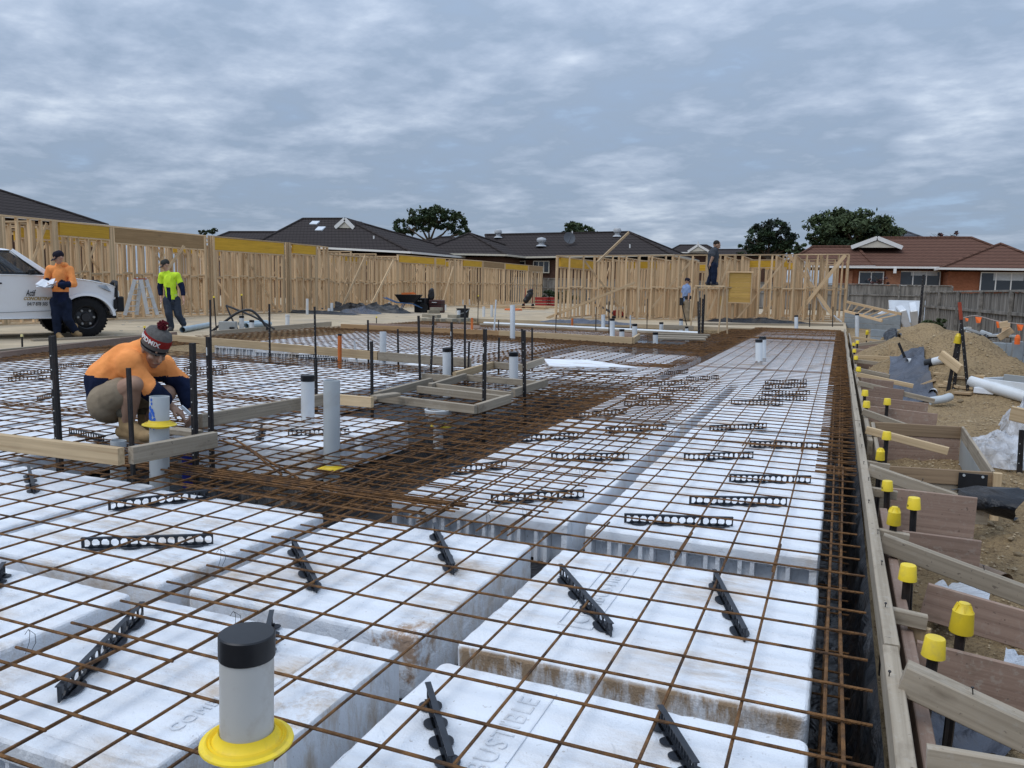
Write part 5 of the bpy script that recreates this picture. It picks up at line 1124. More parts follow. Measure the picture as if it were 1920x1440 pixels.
# ------------------------------------------------------------------ people
FH = Vector((-CR[0][2], -CR[1][2], 0)).normalized()          # level direction the camera looks along
def PPt(px, py, off, B):
    d = ray(px, py); t = (Vector((B[0], B[1], 0)).dot(FH) + off) / d.dot(FH); return Vector((d.x * t, d.y * t, CAMZ + d.z * t))
def blob(name, prims, voxel, mats_, parent, infl=0.0, sm=6, pick=None, wr=0.0, wscale=14, fac=.5):
    g = MB()
    for p in prims:
        if p[0] == 'c':
            _, a, ra, b, rb = p; a = Vector(a); b = Vector(b); ra += infl; rb += infl; d = b - a; Ln = max(d.length, 1e-4); dn = d / Ln; k = 5
            pts = [a - dn * ra * math.cos(math.pi / 2 * i / k) for i in range(k)] + [a.lerp(b, i / 4) for i in range(5)] + [b + dn * rb * math.sin(math.pi / 2 * (i + 1) / k) for i in range(k)]
            rad = [ra * math.sin(math.pi / 2 * i / k) + 1e-4 for i in range(k)] + [ra + (rb - ra) * i / 4 for i in range(5)] + [rb * math.cos(math.pi / 2 * (i + 1) / k) + 1e-4 for i in range(k)]
            g.tube(pts, rad, 14)
        else:
            _, c, r, M = p; r = tuple(q + infl for q in r); g.ell(c, r, 16, 10, M)
    me = bpy.data.meshes.new(name); me.from_pydata(g.v, [], g.f); bm = bmesh.new(); bm.from_mesh(me); bmesh.ops.recalc_face_normals(bm, faces=bm.faces); bm.to_mesh(me); bm.free()
    o = bpy.data.objects.new(name, me); COL.objects.link(o)
    r = o.modifiers.new('r', 'REMESH'); r.mode = 'VOXEL'; r.voxel_size = voxel; r.use_smooth_shade = True
    s_ = o.modifiers.new('s', 'SMOOTH'); s_.iterations = sm; s_.factor = fac
    dg = bpy.context.evaluated_depsgraph_get(); m2 = bpy.data.meshes.new_from_object(o.evaluated_get(dg)); o.modifiers.clear(); o.data = m2; bpy.data.meshes.remove(me); m2.name = name
    if wr:
        nrm = [v.normal.copy() for v in m2.vertices]; sd_ = R_.random() * 90
        for v, n_ in zip(m2.vertices, nrm):
            q = v.co * wscale; f = 1 - abs(mnoise.noise(Vector((q.x + sd_, q.y, q.z * .6)))) * 2.2; v.co += n_ * wr * f
    mats_ = mats_ if isinstance(mats_, (list, tuple)) else [mats_]
    m2.materials.clear()
    for m_ in mats_: m2.materials.append(m_)
    if pick:
        for p in m2.polygons: p.material_index = pick(p.center)
    m2.polygons.foreach_set('use_smooth', [True] * len(m2.polygons))
    o.parent = parent; return o
def fab(name, c, var=.12): return mat(name, c, .92, var, 9, .1, bump=.7, bscale=11)
ORANGE = fab('hi_vis_orange', (.94, .33, .10)); NAVY = fab('navy_cloth', (.012, .018, .045), .3); KHAKI = fab('khaki_cloth', (.27, .215, .15)); LIME = fab('hi_vis_yellow', (.62, .86, .05)); JEAN = fab('grey_trousers', (.045, .055, .075), .25); TAN = mat('tan_boot', (.33, .22, .11), .85, .2, 14, .2); DKJEAN = fab('dark_trousers', (.014, .02, .04), .3); GREYT = fab('grey_tshirt', (.055, .06, .07)); BLUET = fab('light_blue_shirt', (.22, .30, .48))
def skinmat(n, c): return mat(n, c, .6, .12, 12, .35)
SKIN = skinmat('skin_tanned', (.36, .215, .145)); SKIN2 = skinmat('skin_fair', (.50, .29, .21)); HAIR = mat('dark_hair', (.02, .014, .01), .8, .3, 30); CAPN = fab('dark_cap', (.022, .02, .03)); EYE = mat('eye_dark', (.015, .012, .01), .3); BOOTG = mat('grey_boot', (.06, .058, .06), .8)
def hand_prims(w_, e, palmdir, s=1.0, curl=.5, side=1):
    """w_ wrist, e direction the hand points, palmdir the way the palm faces"""
    e = Vector(e).normalized(); n = (Vector(palmdir) - e * e.dot(Vector(palmdir))).normalized(); sd_ = e.cross(n) * side
    pr = [('c', w_, .024 * s, w_ + e * .045 * s, .026 * s)]
    for k in range(3): pr.append(('c', w_ + e * .03 * s + sd_ * (k - 1) * .022 * s, .017 * s, w_ + e * .085 * s + sd_ * (k - 1) * .024 * s, .014 * s))
    for k, ln in enumerate((.070, .080, .074, .058)):
        a = w_ + e * .085 * s + sd_ * (k - 1.5) * .0205 * s; q = e
        for j, (f, rr) in enumerate(((.45, .0095), (.32, .0085), (.25, .0075))):
            q = (q + n * curl * (.75 + .12 * k)).normalized(); b = a + q * ln * f * s; pr.append(('c', a, rr * s, b, rr * .92 * s)); a = b
    a = w_ + e * .03 * s - sd_ * .026 * s; b = a + (e * .6 - sd_ * .7 + n * .35).normalized() * .038 * s; c = b + (e * .9 - sd_ * .1 + n * .5).normalized() * .032 * s
    pr += [('c', a, .014 * s, b, .0115 * s), ('c', b, .011 * s, c, .009 * s)]
    return pr
def head_prims(c, fwd, up, s=1.0):
    f = Vector(fwd).normalized(); u = (Vector(up) - f * f.dot(Vector(up))).normalized(); r = f.cross(u); M = Matrix((r, f, u)).transposed()
    L_ = lambda x, y, z: c + r * x * s + f * y * s + u * z * s
    pr = [('e', c + u * .02 * s - f * .01 * s, (.074 * s, .094 * s, .10 * s), M), ('e', L_(0, .035, -.045), (.056 * s, .058 * s, .062 * s), M), ('e', L_(0, .062, -.088), (.030 * s, .026 * s, .022 * s), M),
          ('c', L_(0, .088, .012), .010 * s, L_(0, .112, -.028), .014 * s), ('c', L_(-.036, .082, .03), .012 * s, L_(.036, .082, .03), .012 * s), ('c', L_(-.02, .087, -.062), .009 * s, L_(.02, .087, -.062), .009 * s),
          ('e', L_(.076, -.005, -.01), (.012 * s, .022 * s, .034 * s), M), ('e', L_(-.076, -.005, -.01), (.012 * s, .022 * s, .034 * s), M), ('e', L_(.04, .06, -.025), (.024 * s, .026 * s, .024 * s), M), ('e', L_(-.04, .06, -.025), (.024 * s, .026 * s, .024 * s), M)]
    return pr, L_, M
def face_bits(t, L_, M, s):
    for x in (-.031, .031):
        g = MB(); g.ell(L_(x, .086, .006), (.0105 * s, .006 * s, .007 * s), 10, 6, M); g.build('eye', EYE, t, smooth=True)
    g = MB(); g.ell(L_(0, .0965, -.062), (.022 * s, .005 * s, .0028 * s), 10, 6, M); g.build('mouth', mat('lips', (.22, .08, .06), .6), t, smooth=True)
def cap_mesh(t, L_, M, s, m, brim=True):
    g = MB(); prof = [(.083, .015), (.086, .03), (.084, .06), (.074, .092), (.05, .115), (.01, .123)]
    T4 = M.to_4x4(); T4.translation = L_(0, -.01, 0); Sx = Matrix.Diagonal((s, s * 1.2, s, 1)); g.lathe(prof, 20, T4 @ Sx)
    o = g.build('cap', m, t, smooth=True)
    if brim:
        g = MB(); poly = [(-.072, .06), (-.062, .12), (-.03, .162), (.03, .162), (.062, .12), (.072, .06)]
        T5 = M.to_4x4(); T5.translation = L_(0, 0, .018); g.prism([(x * s, y * s) for x, y in poly], .006 * s, T5 @ Matrix.Rotation(math.radians(-12), 4, 'X')); g.build('brim', m, o)
    return o
def boot(t, a, toe, s, m, name='boot'):
    """ankle point a, toe point on the sole"""
    a = Vector(a); toe = Vector(toe); d = toe - a; d.z = 0; L0 = d.length; d.normalize(); heel = Vector((a.x, a.y, toe.z)) - d * .055 * s
    z = Vector((0, 0, 1))
    pr = [('c', a + z * .10 * s, .054 * s, a - z * .01 * s, .050 * s), ('c', heel + z * .05 * s, .044 * s, toe + z * .042 * s - d * .03 * s, .043 * s), ('e', toe + z * .042 * s - d * .05 * s, (.052 * s, .052 * s, .042 * s), None), ('c', a - z * .0 * s, .048 * s, toe + z * .05 * s - d * .09 * s, .044 * s)]
    o = blob(name, pr, .010 * s, m, t, sm=3)
    g = MB(); sd_ = Vector((-d.y, d.x, 0)); pts = []
    for k in range(16):
        an = 2 * math.pi * k / 16; c, s2 = math.cos(an), math.sin(an); mid = (heel + toe) / 2; hl = (toe - heel).length / 2 + .022 * s
        pts.append(mid + d * c * hl + sd_ * s2 * (.049 * s - .004 * c))
    g.add([p - z * .004 for p in pts] + [p + z * .022 * s for p in pts], [tuple(range(16))[::-1], tuple(range(16, 32))] + [(i, (i + 1) % 16, 16 + (i + 1) % 16, 16 + i) for i in range(16)])
    g.build('sole', mat('boot_sole', (.16, .115, .07), .9) if m is TAN else BLACKP, o); return o
def swept(a, b, ra, rb): return ('c', a, ra, b, rb)
# --- the crouching man
B = G(252, 832, -.02); q = lambda px, py, off=0.0: PPt(px, py, off, B) - B
t = thing('person', 'crouching man in orange and navy shirt, khaki shorts and red striped knitted hat', 'person', B)
hip_n, hip_f = q(200, 752, .02), q(212, 750, .26); kn, kf = q(250, 722, -.10), q(312, 738, .22); an, af = q(238, 796, -.02), q(272, 790, .24)
pel = (hip_n + hip_f) / 2; waist = q(202, 714, .14); chest = q(240, 682, .13); neck = q(275, 655, .12)
shn, shf = q(242, 682, -.02), q(305, 690, .27); eln, elf = q(278, 728, -.02), q(340, 718, .30); wrn, wrf = q(320, 762, .12), q(357, 762, .26)
hc = q(288, 656, .10); fwd = (q(342, 706, -.10) - q(290, 650, .10)).normalized(); upv = (q(296, 604, .10) - q(285, 660, .10))
hp, HL, HM = head_prims(hc, fwd, upv, 1.0)
arms = [swept(shn, eln, .056, .047), swept(eln, wrn, .043, .031), swept(shf, elf, .056, .046), swept(elf, wrf, .043, .031)]
hnp = hand_prims(wrn, q(352, 784, .16) - wrn, Vector((.2, .3, -.7)), 1.0, .38, 1) + hand_prims(wrf, q(360, 790, .22) - wrf, Vector((-.7, -.5, -.3)), 1.0, .5, -1)
legs = [swept(hip_n, kn, .098, .068), swept(kn, an, .066, .044), swept(kn + (an - kn) * .25 - q(262, 760, 0).normalized() * .0, an, .064, .044), swept(hip_f, kf, .096, .066), swept(kf, af, .063, .044)]
torso = [swept(pel, waist, .138, .132), swept(waist, chest, .132, .135), swept(shn * .8 + chest * .2, shf * .8 + chest * .2, .085, .085), swept(chest, neck, .12, .062)]
blob('body', torso + arms + legs + hp + hnp + [swept(neck, hc + (neck - hc) * .2, .062, .058)], .0068, SKIN, t, sm=3)
face_bits(t, HL, HM, 1.0)
upax = (chest - pel).normalized(); mid = pel.lerp(chest, .60)
def pk(c):
    # navy below a line across the chest and over the forearms
    if (c - eln).dot((wrn - eln).normalized()) > -.005 and (c - eln).length < .34 and c.z < eln.z + .06 and (c - wrn).length < (eln - wrn).length + .03: return 1
    if (c - elf).dot((wrf - elf).normalized()) > -.015 and (c - wrf).length < (elf - wrf).length + .035 and c.x > chest.x: return 1
    return 1 if (c - mid).dot(upax + Vector((-.35, 0, .25))) < 0 and (c - pel).length < .42 else 0
blob('shirt', [swept(pel.lerp(waist, .25), waist, .145, .142), swept(waist, chest, .142, .145), swept(shn * .85 + chest * .15, shf * .85 + chest * .15, .092, .092), swept(chest, neck.lerp(chest, .15), .13, .085), swept(shn, eln, .072, .066), swept(eln, eln.lerp(wrn, .62), .064, .058), swept(shf, elf, .072, .064), swept(elf, elf.lerp(wrf, .86), .060, .052), swept(shn, chest, .09, .12), swept(shf, chest, .09, .12)], .010, [ORANGE, NAVY], t, .004, 5, pk, .011, 8)
g = MB(); cdir = (hc - neck).normalized(); M = cdir.to_track_quat('Z', 'Y').to_matrix().to_4x4(); M.translation = neck + cdir * .005; g.lathe([(.086, -.03), (.080, .0), (.083, .03), (.075, .032), (.070, .0)], 20, M, caps=False); g.build('collar', ORANGE, t, smooth=True)
blob('shorts', [swept(pel.lerp(waist, -.1), pel.lerp(waist, .5), .146, .138), swept(hip_n, hip_n.lerp(kn, .52), .118, .104), swept(hip_f, hip_f.lerp(kf, .62), .115, .096), swept(hip_n + Vector((0, 0, -.03)), hip_f + Vector((0, 0, -.03)), .12, .12)], .010, KHAKI, t, .004, 4, None, .005, 11)
boot(t, an, q(284, 832, -.14), 1.05, TAN); boot(t, af, q(300, 828, .10), 1.0, TAN)
for a_ in (an, af):
    g = MB(); g.lathe([(.060, .06), (.066, .075), (.067, .12), (.060, .135), (.052, .12)], 16, Matrix.Translation(a_), caps=False); g.build('sock', mat('dark_sock', (.10, .085, .06), .95, .3, 40), t, smooth=True)
# knitted hat: striped lathe around the head
def knit(n, c): return mat(n, c, .95, .2, 60, .1, bump=.8, bscale=220)
hatM = HM.to_4x4(); hatM.translation = HL(0, -.008, .0); SX = Matrix.Diagonal((1, 1.18, 1, 1)); hat = None
for nm, pr, m_ in [('hat_crown', [(.0885, .118), (.078, .145), (.05, .163), (.01, .17)], knit('grey_knit', (.16, .15, .14))), ('hat_red_band', [(.0925, .066), (.0935, .09), (.0885, .118)], knit('red_knit', (.36, .035, .03))), ('hat_grey_band', [(.090, .035), (.0925, .066)], MATS['grey_knit']), ('hat_dark_band', [(.0895, .022), (.0915, .025), (.0915, .0355), (.0895, .036)], knit('black_knit', (.02, .02, .025))), ('hat_brim', [(.086, .004), (.0895, .006), (.0895, .022)], MATS['grey_knit'])]:
    g = MB(); g.lathe(pr, 28, hatM @ SX, caps=False)
    if hat is None: hat = g.build('hat', m_, t, smooth=True)
    else: g.build(nm, m_, hat, smooth=True)
g = MB(); pc = HL(.0, -.012, .195)
for k in range(160):
    v = Vector((R_.gauss(0, 1), R_.gauss(0, 1), R_.gauss(0, 1))).normalized(); g.tube([pc + v * .008, pc + v * R_.uniform(.032, .042)], [.006, .003], 5)
g.build('pompom', knit('maroon_knit', (.20, .03, .04)), hat)
tm = text_mesh('RAPIDMIX', .043, .0012, spacing=1.02, off=.0012)
camdir = HM.transposed() @ ((-FH) + Vector((0, 0, .1))); phi0 = math.atan2(camdir.y / 1.18, camdir.x) + .62
R0 = .0945; wtot = max(v.co.x for v in tm.vertices)
for v in tm.vertices:
    ph = phi0 + (v.co.x - wtot) / R0 + .12; z = .071 + v.co.y; rr_ = R0 + .0015 + v.co.z + (.0 if z < .092 else -(z - .092) * .18)
    v.co = (hatM @ SX) @ Vector((rr_ * math.cos(ph), rr_ * math.sin(ph), z))
linkm('hat_lettering', tm, WHITEP, hat)
# what he holds: a small level clip at the stake
g = MB(); p0 = G(352, 783, .1); d0 = PPt(340, 762, .02, B); d1 = PPt(357, 777, .0, B); g.beam(d0, d1, .012, .022); tag(g.build('hand_tool', mat('silver_tool', (.5, .55, .6), .3, metal=.6)), 'small silver hand tool between the crouching man hands and the stake', 'hand tool')
def stander(label, B, J, s, cfg):
    """J: joint name -> (px, py, offset); B base on the ground"""
    t = thing('person', label, 'person', B); P = {k: PPt(v[0], v[1], v[2] if len(v) > 2 else 0, B) - B for k, v in J.items()}
    fw = cfg['fwd'].normalized(); hp, HL, HM = head_prims(P['head'], (fw + Vector((0, 0, -cfg.get('look', .3)))).normalized(), Vector((0, 0, 1)) + fw * cfg.get('look', .3), s)
    nk = P['neck']; pel = (P['hl'] + P['hr']) / 2; ch = (P['sl'] + P['sr']) / 2 + Vector((0, 0, -.10 * s)); wa = pel.lerp(ch, .45)
    armp = [swept(P['sl'], P['el'], .050 * s, .042 * s), swept(P['el'], P['wl'], .040 * s, .029 * s), swept(P['sr'], P['er'], .050 * s, .042 * s), swept(P['er'], P['wr'], .040 * s, .029 * s)]
    legp = [swept(P['hl'], P['kl'], .088 * s, .062 * s), swept(P['kl'], P['al'], .060 * s, .042 * s), swept(P['hr'], P['kr'], .088 * s, .062 * s), swept(P['kr'], P['ar'], .060 * s, .042 * s)]
    tor = [swept(pel, wa, .125 * s, .12 * s), swept(wa, ch, .12 * s, .125 * s), swept(P['sl'].lerp(ch, .25), P['sr'].lerp(ch, .25), .075 * s, .075 * s), swept(ch, nk, .10 * s, .058 * s)]
    hn = []
    for side, k in ((1, 'l'), (-1, 'r')): hn += hand_prims(P['w' + k], (P['w' + k] - P['e' + k]) + cfg.get('hd', Vector((0, 0, 0))), cfg.get('palm', fw), s, .4, side)
    blob('body', tor + armp + legp + hp + hn + [swept(nk, P['head'] + Vector((0, 0, -.05 * s)), .056 * s, .052 * s)], .011 * s, cfg['skin'], t, sm=2); face_bits(t, HL, HM, s)
    if cfg.get('cap'): cap_mesh(t, HL, HM, s, cfg['cap'])
    blob('hair', [('e', HL(0, -.025, .035), (.080 * s, .092 * s, .088 * s), HM)], .012, HAIR, t, sm=2)
    tl = cfg.get('sleeve', .9)
    sh = [swept(pel.lerp(wa, .1), wa, .135 * s, .132 * s), swept(wa, ch, .135 * s, .135 * s), swept(P['sl'].lerp(ch, .2), P['sr'].lerp(ch, .2), .083 * s, .083 * s), swept(ch, nk.lerp(ch, .2), .115 * s, .075 * s)]
    for k in 'lr':
        if tl > 1: sh += [swept(P['s' + k], P['e' + k], .064 * s, .056 * s), swept(P['e' + k], P['e' + k].lerp(P['w' + k], tl - 1), .054 * s, .046 * s)]
        else: sh += [swept(P['s' + k], P['s' + k].lerp(P['e' + k], tl), .064 * s, .060 * s)]
    blob(cfg.get('topname', 'shirt'), sh, .014, cfg['top'], t, .002, 4, (lambda c: cfg['pick'](c, P, pel, ch)) if cfg.get('pick') else None, .013, 8)
    blob('trousers', [swept(pel, pel.lerp(wa, .35), .134 * s, .128 * s), swept(P['hl'], P['kl'], .104 * s, .078 * s), swept(P['kl'], P['al'], .076 * s, .062 * s), swept(P['hr'], P['kr'], .104 * s, .078 * s), swept(P['kr'], P['ar'], .076 * s, .062 * s)], .013, cfg['leg'], t, .004, 3, None, .008, 9)
    for k in 'lr': boot(t, P['a' + k], P['t' + k], s, cfg['boot'])
    return t, P, HL, HM
RIGHT = Vector((FH.y, -FH.x, 0)); CAMB = -FH
B = G(122, 635, SLZ)
t, P, HL, HM = stander('man in orange hooded jumper and navy trousers reading papers beside the pickup', B, dict(head=(110, 482, -.05), neck=(112, 496), sl=(131, 505, .06), sr=(94, 504, -.04), el=(138, 533, -.02), er=(87, 528, -.05), wl=(104, 534, -.27), wr=(89, 536, -.25), hl=(123, 566, .05), hr=(105, 566, -.05), kl=(126, 598, -.02), kr=(106, 600, -.08), al=(141, 620, .14), ar=(108, 625, -.06), tl=(152, 631, .06), tr=(117, 637, -.24)), 1.0,
    dict(fwd=CAMB * .75 - RIGHT * .55, look=.45, skin=SKIN2, cap=CAPN, top=[ORANGE, NAVY], leg=DKJEAN, boot=TAN, sleeve=1.85, topname='jumper', hd=Vector((0, 0, .02)), palm=Vector((0, 0, 1)),
         pick=lambda c, P, pel, ch: 1 if (c.z < pel.z + .20 or min((c - P['el'].lerp(P['wl'], .55)).length, (c - P['er'].lerp(P['wr'], .55)).length) < .13) else 0))
blob('hood', [swept(P['neck'] + Vector((0, 0, -.02)) + FH * .05 + RIGHT * .07, P['neck'] + Vector((0, 0, -.02)) + FH * .07 - RIGHT * .06, .07, .07), swept(P['neck'] + RIGHT * .08 - FH * .02, P['neck'] + FH * .06, .05, .05)], .013, ORANGE, t, 0, 4)
g = MB(); pc = PPt(88, 533, -.33, B)
for k, (dx, dz, rot) in enumerate(((0, 0, .1), (.02, .012, -.12), (-.03, .02, .3))):
    M = Matrix.Translation(pc + Vector((0, 0, dz))) @ Matrix.Rotation(math.atan2(RIGHT.y, RIGHT.x) + rot, 4, 'Z') @ Matrix.Rotation(.5, 4, 'X') @ Matrix.Rotation(dx * 8, 4, 'Y'); n = 6
    vs = [(M @ Vector((-.16 + .3 * i / n, y, .02 * math.sin(i * 1.1 + k)))) for y in (-.11, .11) for i in range(n + 1)] ; g.add(vs + [v - Vector((0, 0, .0015)) for v in vs], [(i, i + 1, n + 2 + i, n + 1 + i) for i in range(n)] + [(2 * n + 2 + i, 3 * n + 3 + i, 3 * n + 4 + i, 2 * n + 3 + i) for i in range(n)])
tag(g.build('papers', mat('paper_sheet', (.72, .74, .77), .8)), 'crumpled white papers held by the man in the orange hood', 'papers')
B = G(325, 620, SLZ)
def pkv(c, P, pel, ch):
    r = c.dot(RIGHT) - pel.lerp(ch, min(1, max(0, (c.z - pel.z) / max(.1, ch.z - pel.z)))).dot(RIGHT); f = -(c - ch).dot(FH)
    arm = min((c - P['el']).length, (c - P['er']).length, (c - P['el'].lerp(P['wl'], .5)).length, (c - P['er'].lerp(P['wr'], .5)).length) < .14
    if arm: return 1
    if c.z > pel.z + .30: return 0
    return 0 if (abs(r) > .05 and c.z > pel.z + .02) else 1
t, P, HL, HM = stander('worker in yellow safety vest, navy sleeves and dark cap walking in front of the frames', B, dict(head=(310, 496, -.03), neck=(313, 510), sl=(332, 516, .04), sr=(303, 515, -.02), el=(342, 540, .04), er=(300, 541, -.02), wl=(344, 561, -.04), wr=(302, 560, -.1), hl=(330, 563, .06), hr=(314, 563, -.03), kl=(334, 590, .02), kr=(317, 590, -.10), al=(344, 607, .12), ar=(321, 613, -.04), tl=(345, 616, .05), tr=(318, 622, -.22)), .98,
    dict(fwd=CAMB * .6 - RIGHT * .7, look=.5, skin=SKIN2, cap=fab('olive_cap', (.05, .05, .045)), top=[LIME, NAVY], leg=JEAN, boot=BOOTG, sleeve=1.55, topname='jacket', pick=pkv))
g = MB(); nb = P['hl'] + RIGHT * .02 - FH * .13 + Vector((0, 0, .10))
tm = text_mesh('13', .06, .001); MM = Matrix((RIGHT, Vector((0, 0, 1)), -FH)).transposed().to_4x4(); MM.translation = nb
for v in tm.vertices: v.co = MM @ v.co
linkm('jacket_number', tm, WHITEP, t)
# man on the trestle and man in blue behind the far frame
yb_ = fl_(.53).y + .9
B = GY(1334, 535, yb_); k = yb_ / FPX
t0_ = thing('trestle', 'timber trestle plank inside the far frame carrying the man in grey', 'trestle', (B.x, B.y, SLZ))
hz = B.z - SLZ
board('plank', (-.42, 0, hz - .02), (.35, 0, hz - .02), .22, .035, PINEF, parent=t0_)
for x in (-.4, .35):
    for dx in (-.12, .12): board('leg', (x + dx, .05, 0), (x + dx * .3, .05, hz - .045), .035, .05, PINEF, parent=t0_, up=(0, 1, 0))
stander('man in grey top and dark jeans walking on a plank above the frames', B, dict(head=(1344, 459.5, 0), neck=(1341, 466), sl=(1336, 470, .12), sr=(1340, 470, -.12), el=(1333, 482, .14), er=(1336, 483, -.16), wl=(1330, 491, .1), wr=(1332, 493, -.14), hl=(1336, 498, .08), hr=(1337, 498, -.08), kl=(1334, 516, .08), kr=(1339, 515, -.10), al=(1329, 531, .1), ar=(1338, 530, -.1), tl=(1337, 534.5, .1), tr=(1346, 534.5, -.1)), 1.0,
    dict(fwd=RIGHT, look=.45, skin=SKIN, top=[GREYT], leg=DKJEAN, boot=BOOTG, sleeve=.75))
B = G(1287, 601.5, SLZ); B = GY(1287, 601, fl_(.45).y + .55); B.z = SLZ
stander('man in light blue shirt, cap and tool belt standing inside the far frames', B, dict(head=(1289, 527, 0), neck=(1288, 533), sl=(1283, 538, .1), sr=(1291, 538, -.1), el=(1280, 551, .14), er=(1292, 551, -.14), wl=(1283, 561, 0), wr=(1291, 560, -.2), hl=(1284, 566, .06), hr=(1289, 566, -.06), kl=(1285, 584, .04), kr=(1289, 584, -.08), al=(1284, 599, .05), ar=(1289, 599, -.05), tl=(1292, 602, .05), tr=(1297, 602, -.06)), 1.0,
    dict(fwd=RIGHT * .8 + CAMB * .5, look=.2, skin=SKIN, cap=CAPN, top=[BLUET], leg=KHAKI, boot=TAN, sleeve=.7))
B2 = B
g = MB(); g.lathe([(.165, .0), (.17, .09), (.16, .13)], 18, Matrix.Translation(B2 + Vector((-.02, 0, .83))), caps=False); g.box(B2.x - .26, B2.x - .12, B2.y - .16, B2.y, .55, .83); tag(g.build('tool_belt', BLACKP), 'black tool belt worn by the man in blue', 'tool belt')
# ------------------------------------------------------------------ white pickup
W0 = G(165, 632, SLZ); hd = Vector((.37, .93, 0)).normalized(); lf = Vector((-hd.y, hd.x, 0))
ut = thing('pickup_truck', 'white four door pickup with black bull bar and sign lettering on the door', 'pickup', W0 + lf * .93, math.atan2(hd.y, hd.x))
UM = Matrix((hd, lf, Vector((0, 0, 1)))).transposed().to_4x4(); UM.translation = W0 + lf * .93; UMI = UM.inverted()
CARW = mat('white_car_paint', (.83, .835, .84), .22, .02, 1, .5, coat=.6, stain=(.45, .42, .38), stain_amt=.12, stain_scale=2); RUBBER = mat('rubber', (.016, .016, .017), .85, .25, 18, .2); TRIM = mat('black_trim', (.012, .012, .014), .55); CGL = bpy.data.materials.new('car_glass'); CGL.use_nodes = True
tt = CGL.node_tree; bb_ = tt.nodes['Principled BSDF']; bb_.inputs['Base Color'].default_value = (.02, .025, .03, 1); bb_.inputs['Roughness'].default_value = .05
tr_ = tt.nodes.new('ShaderNodeBsdfTransparent'); mx_ = tt.nodes.new('ShaderNodeMixShader'); mx_.inputs[0].default_value = .42; tt.links.new(tr_.outputs[0], mx_.inputs[1]); tt.links.new(bb_.outputs[0], mx_.inputs[2]); tt.links.new(mx_.outputs[0], tt.nodes['Material Output'].inputs[0])
def arc(cx, cz, r, a0, a1, n=14): return [(cx + r * math.cos(math.radians(a0 + (a1 - a0) * i / n)), cz + r * math.sin(math.radians(a0 + (a1 - a0) * i / n))) for i in range(n + 1)]
prof = [(.60, .62), (.65, .82), (.65, 1.02), (.60, 1.13), (.47, 1.20), (.1, 1.28), (-.44, 1.35), (-.64, 1.375), (-4.55, 1.375), (-4.6, .75), (-4.4, .60)]
prof += [(-3.76, .52)] + arc(-3.25, .43, .50, 175, 5) + [(-2.73, .42), (-.55, .42)] + arc(0, .43, .51, 175, 8) + [(.56, .56)]
def loft(prof_, secs):
    g = MB(); n = len(prof_)
    for y, ins, dz in secs:
        cx = -1.8; cz = .95
        for x, z in prof_: g.v.append((x - (x - cx) * ins * .25, y, z - (z - cz) * ins))
    for j in range(len(secs) - 1):
        for i in range(n): g.f.append((j * n + i, j * n + (i + 1) % n, (j + 1) * n + (i + 1) % n, (j + 1) * n + i))
    g.f += [tuple(range(n)), tuple(range((len(secs) - 1) * n, len(secs) * n))[::-1]]; return g
b_ = loft(prof, [(-.90, .06, 0), (-.925, .03, 0), (-.915, .012, 0), (-.86, .0, 0), (.86, .0, 0), (.915, .012, 0), (.925, .03, 0), (.90, .06, 0)]).build('body', CARW, ut, smooth=True)
g = MB(); g.box(-4.3, .7, -.55, .55, .40, .60); g.box(-4.5, .5, -.86, .86, .58, .66); g.build('chassis', TRIM, ut)
# cab: pillars, roof, glass
def cabpt(x, z, s_): f = (z - 1.375) / .56; return Vector((x, s_ * (.865 - .15 * f), z))
def cpil(p0, p1, wd, name='pillar'):
    for s_ in (-1, 1):
        g = MB(); g.beam(cabpt(*p0, s_), cabpt(*p1, s_), .05, wd, up=(1, 0, .2), ch=.012); g.build(name, CARW, ut, smooth=True)
cpil((-.90, 1.36), (-1.52, 1.88), .10); cpil((-2.0, 1.36), (-2.04, 1.9), .13); cpil((-3.05, 1.36), (-2.95, 1.9), .16)
rp = [(-1.42, 1.86), (-1.56, 1.90), (-1.85, 1.93), (-2.5, 1.94), (-2.95, 1.91), (-3.05, 1.86)]
g = MB()
for y, dz in ((-.735, -.045), (-.70, -.008), (-.55, .015), (0, .03), (.55, .015), (.70, -.008), (.735, -.045)):
    for x, z in rp: g.v.append((x, y, z + dz))
    for x, z in rp: g.v.append((x, y, min(z + dz, 1.875) - .03))
for j in range(6):
    for i in range(5): a_ = j * 12 + i; g.f.append((a_, a_ + 1, a_ + 13, a_ + 12)); g.f.append((a_ + 6, a_ + 18, a_ + 19, a_ + 7))
g.build('roof', CARW, ut, smooth=True)
for s_ in (-1, 1):
    for nm, x in (('side_window', ((-1.04, 1.38), (-1.95, 1.38), (-1.98, 1.87), (-1.54, 1.87))), ('side_window', ((-2.06, 1.38), (-2.98, 1.38), (-2.88, 1.87), (-2.10, 1.87)))):
        V = [cabpt(*p, s_) for p in x]; g = MB(); off = Vector((0, .012 * s_, 0)); g.add([v for v in V] + [v - off * .4 for v in V], [(0, 1, 2, 3), (7, 6, 5, 4)]); wn = g.build(nm, CGL, ut)
        g = MB(); g.tube([v + off for v in V] + [V[0] + off], .014, 6); g.build('window_seal', TRIM, wn)
V = [cabpt(-.93, 1.38, -.96), cabpt(-.93, 1.38, .96), cabpt(-1.51, 1.88, .96), cabpt(-1.51, 1.88, -.96)]; g = MB(); g.add(V + [v + Vector((-.006, 0, -.004)) for v in V], [(0, 1, 2, 3), (7, 6, 5, 4)]); g.build('windscreen', CGL, ut)
g = MB(); g.box(-1.3, -.96, -.8, .8, 1.25, 1.42); g.build('dashboard', TRIM, ut)
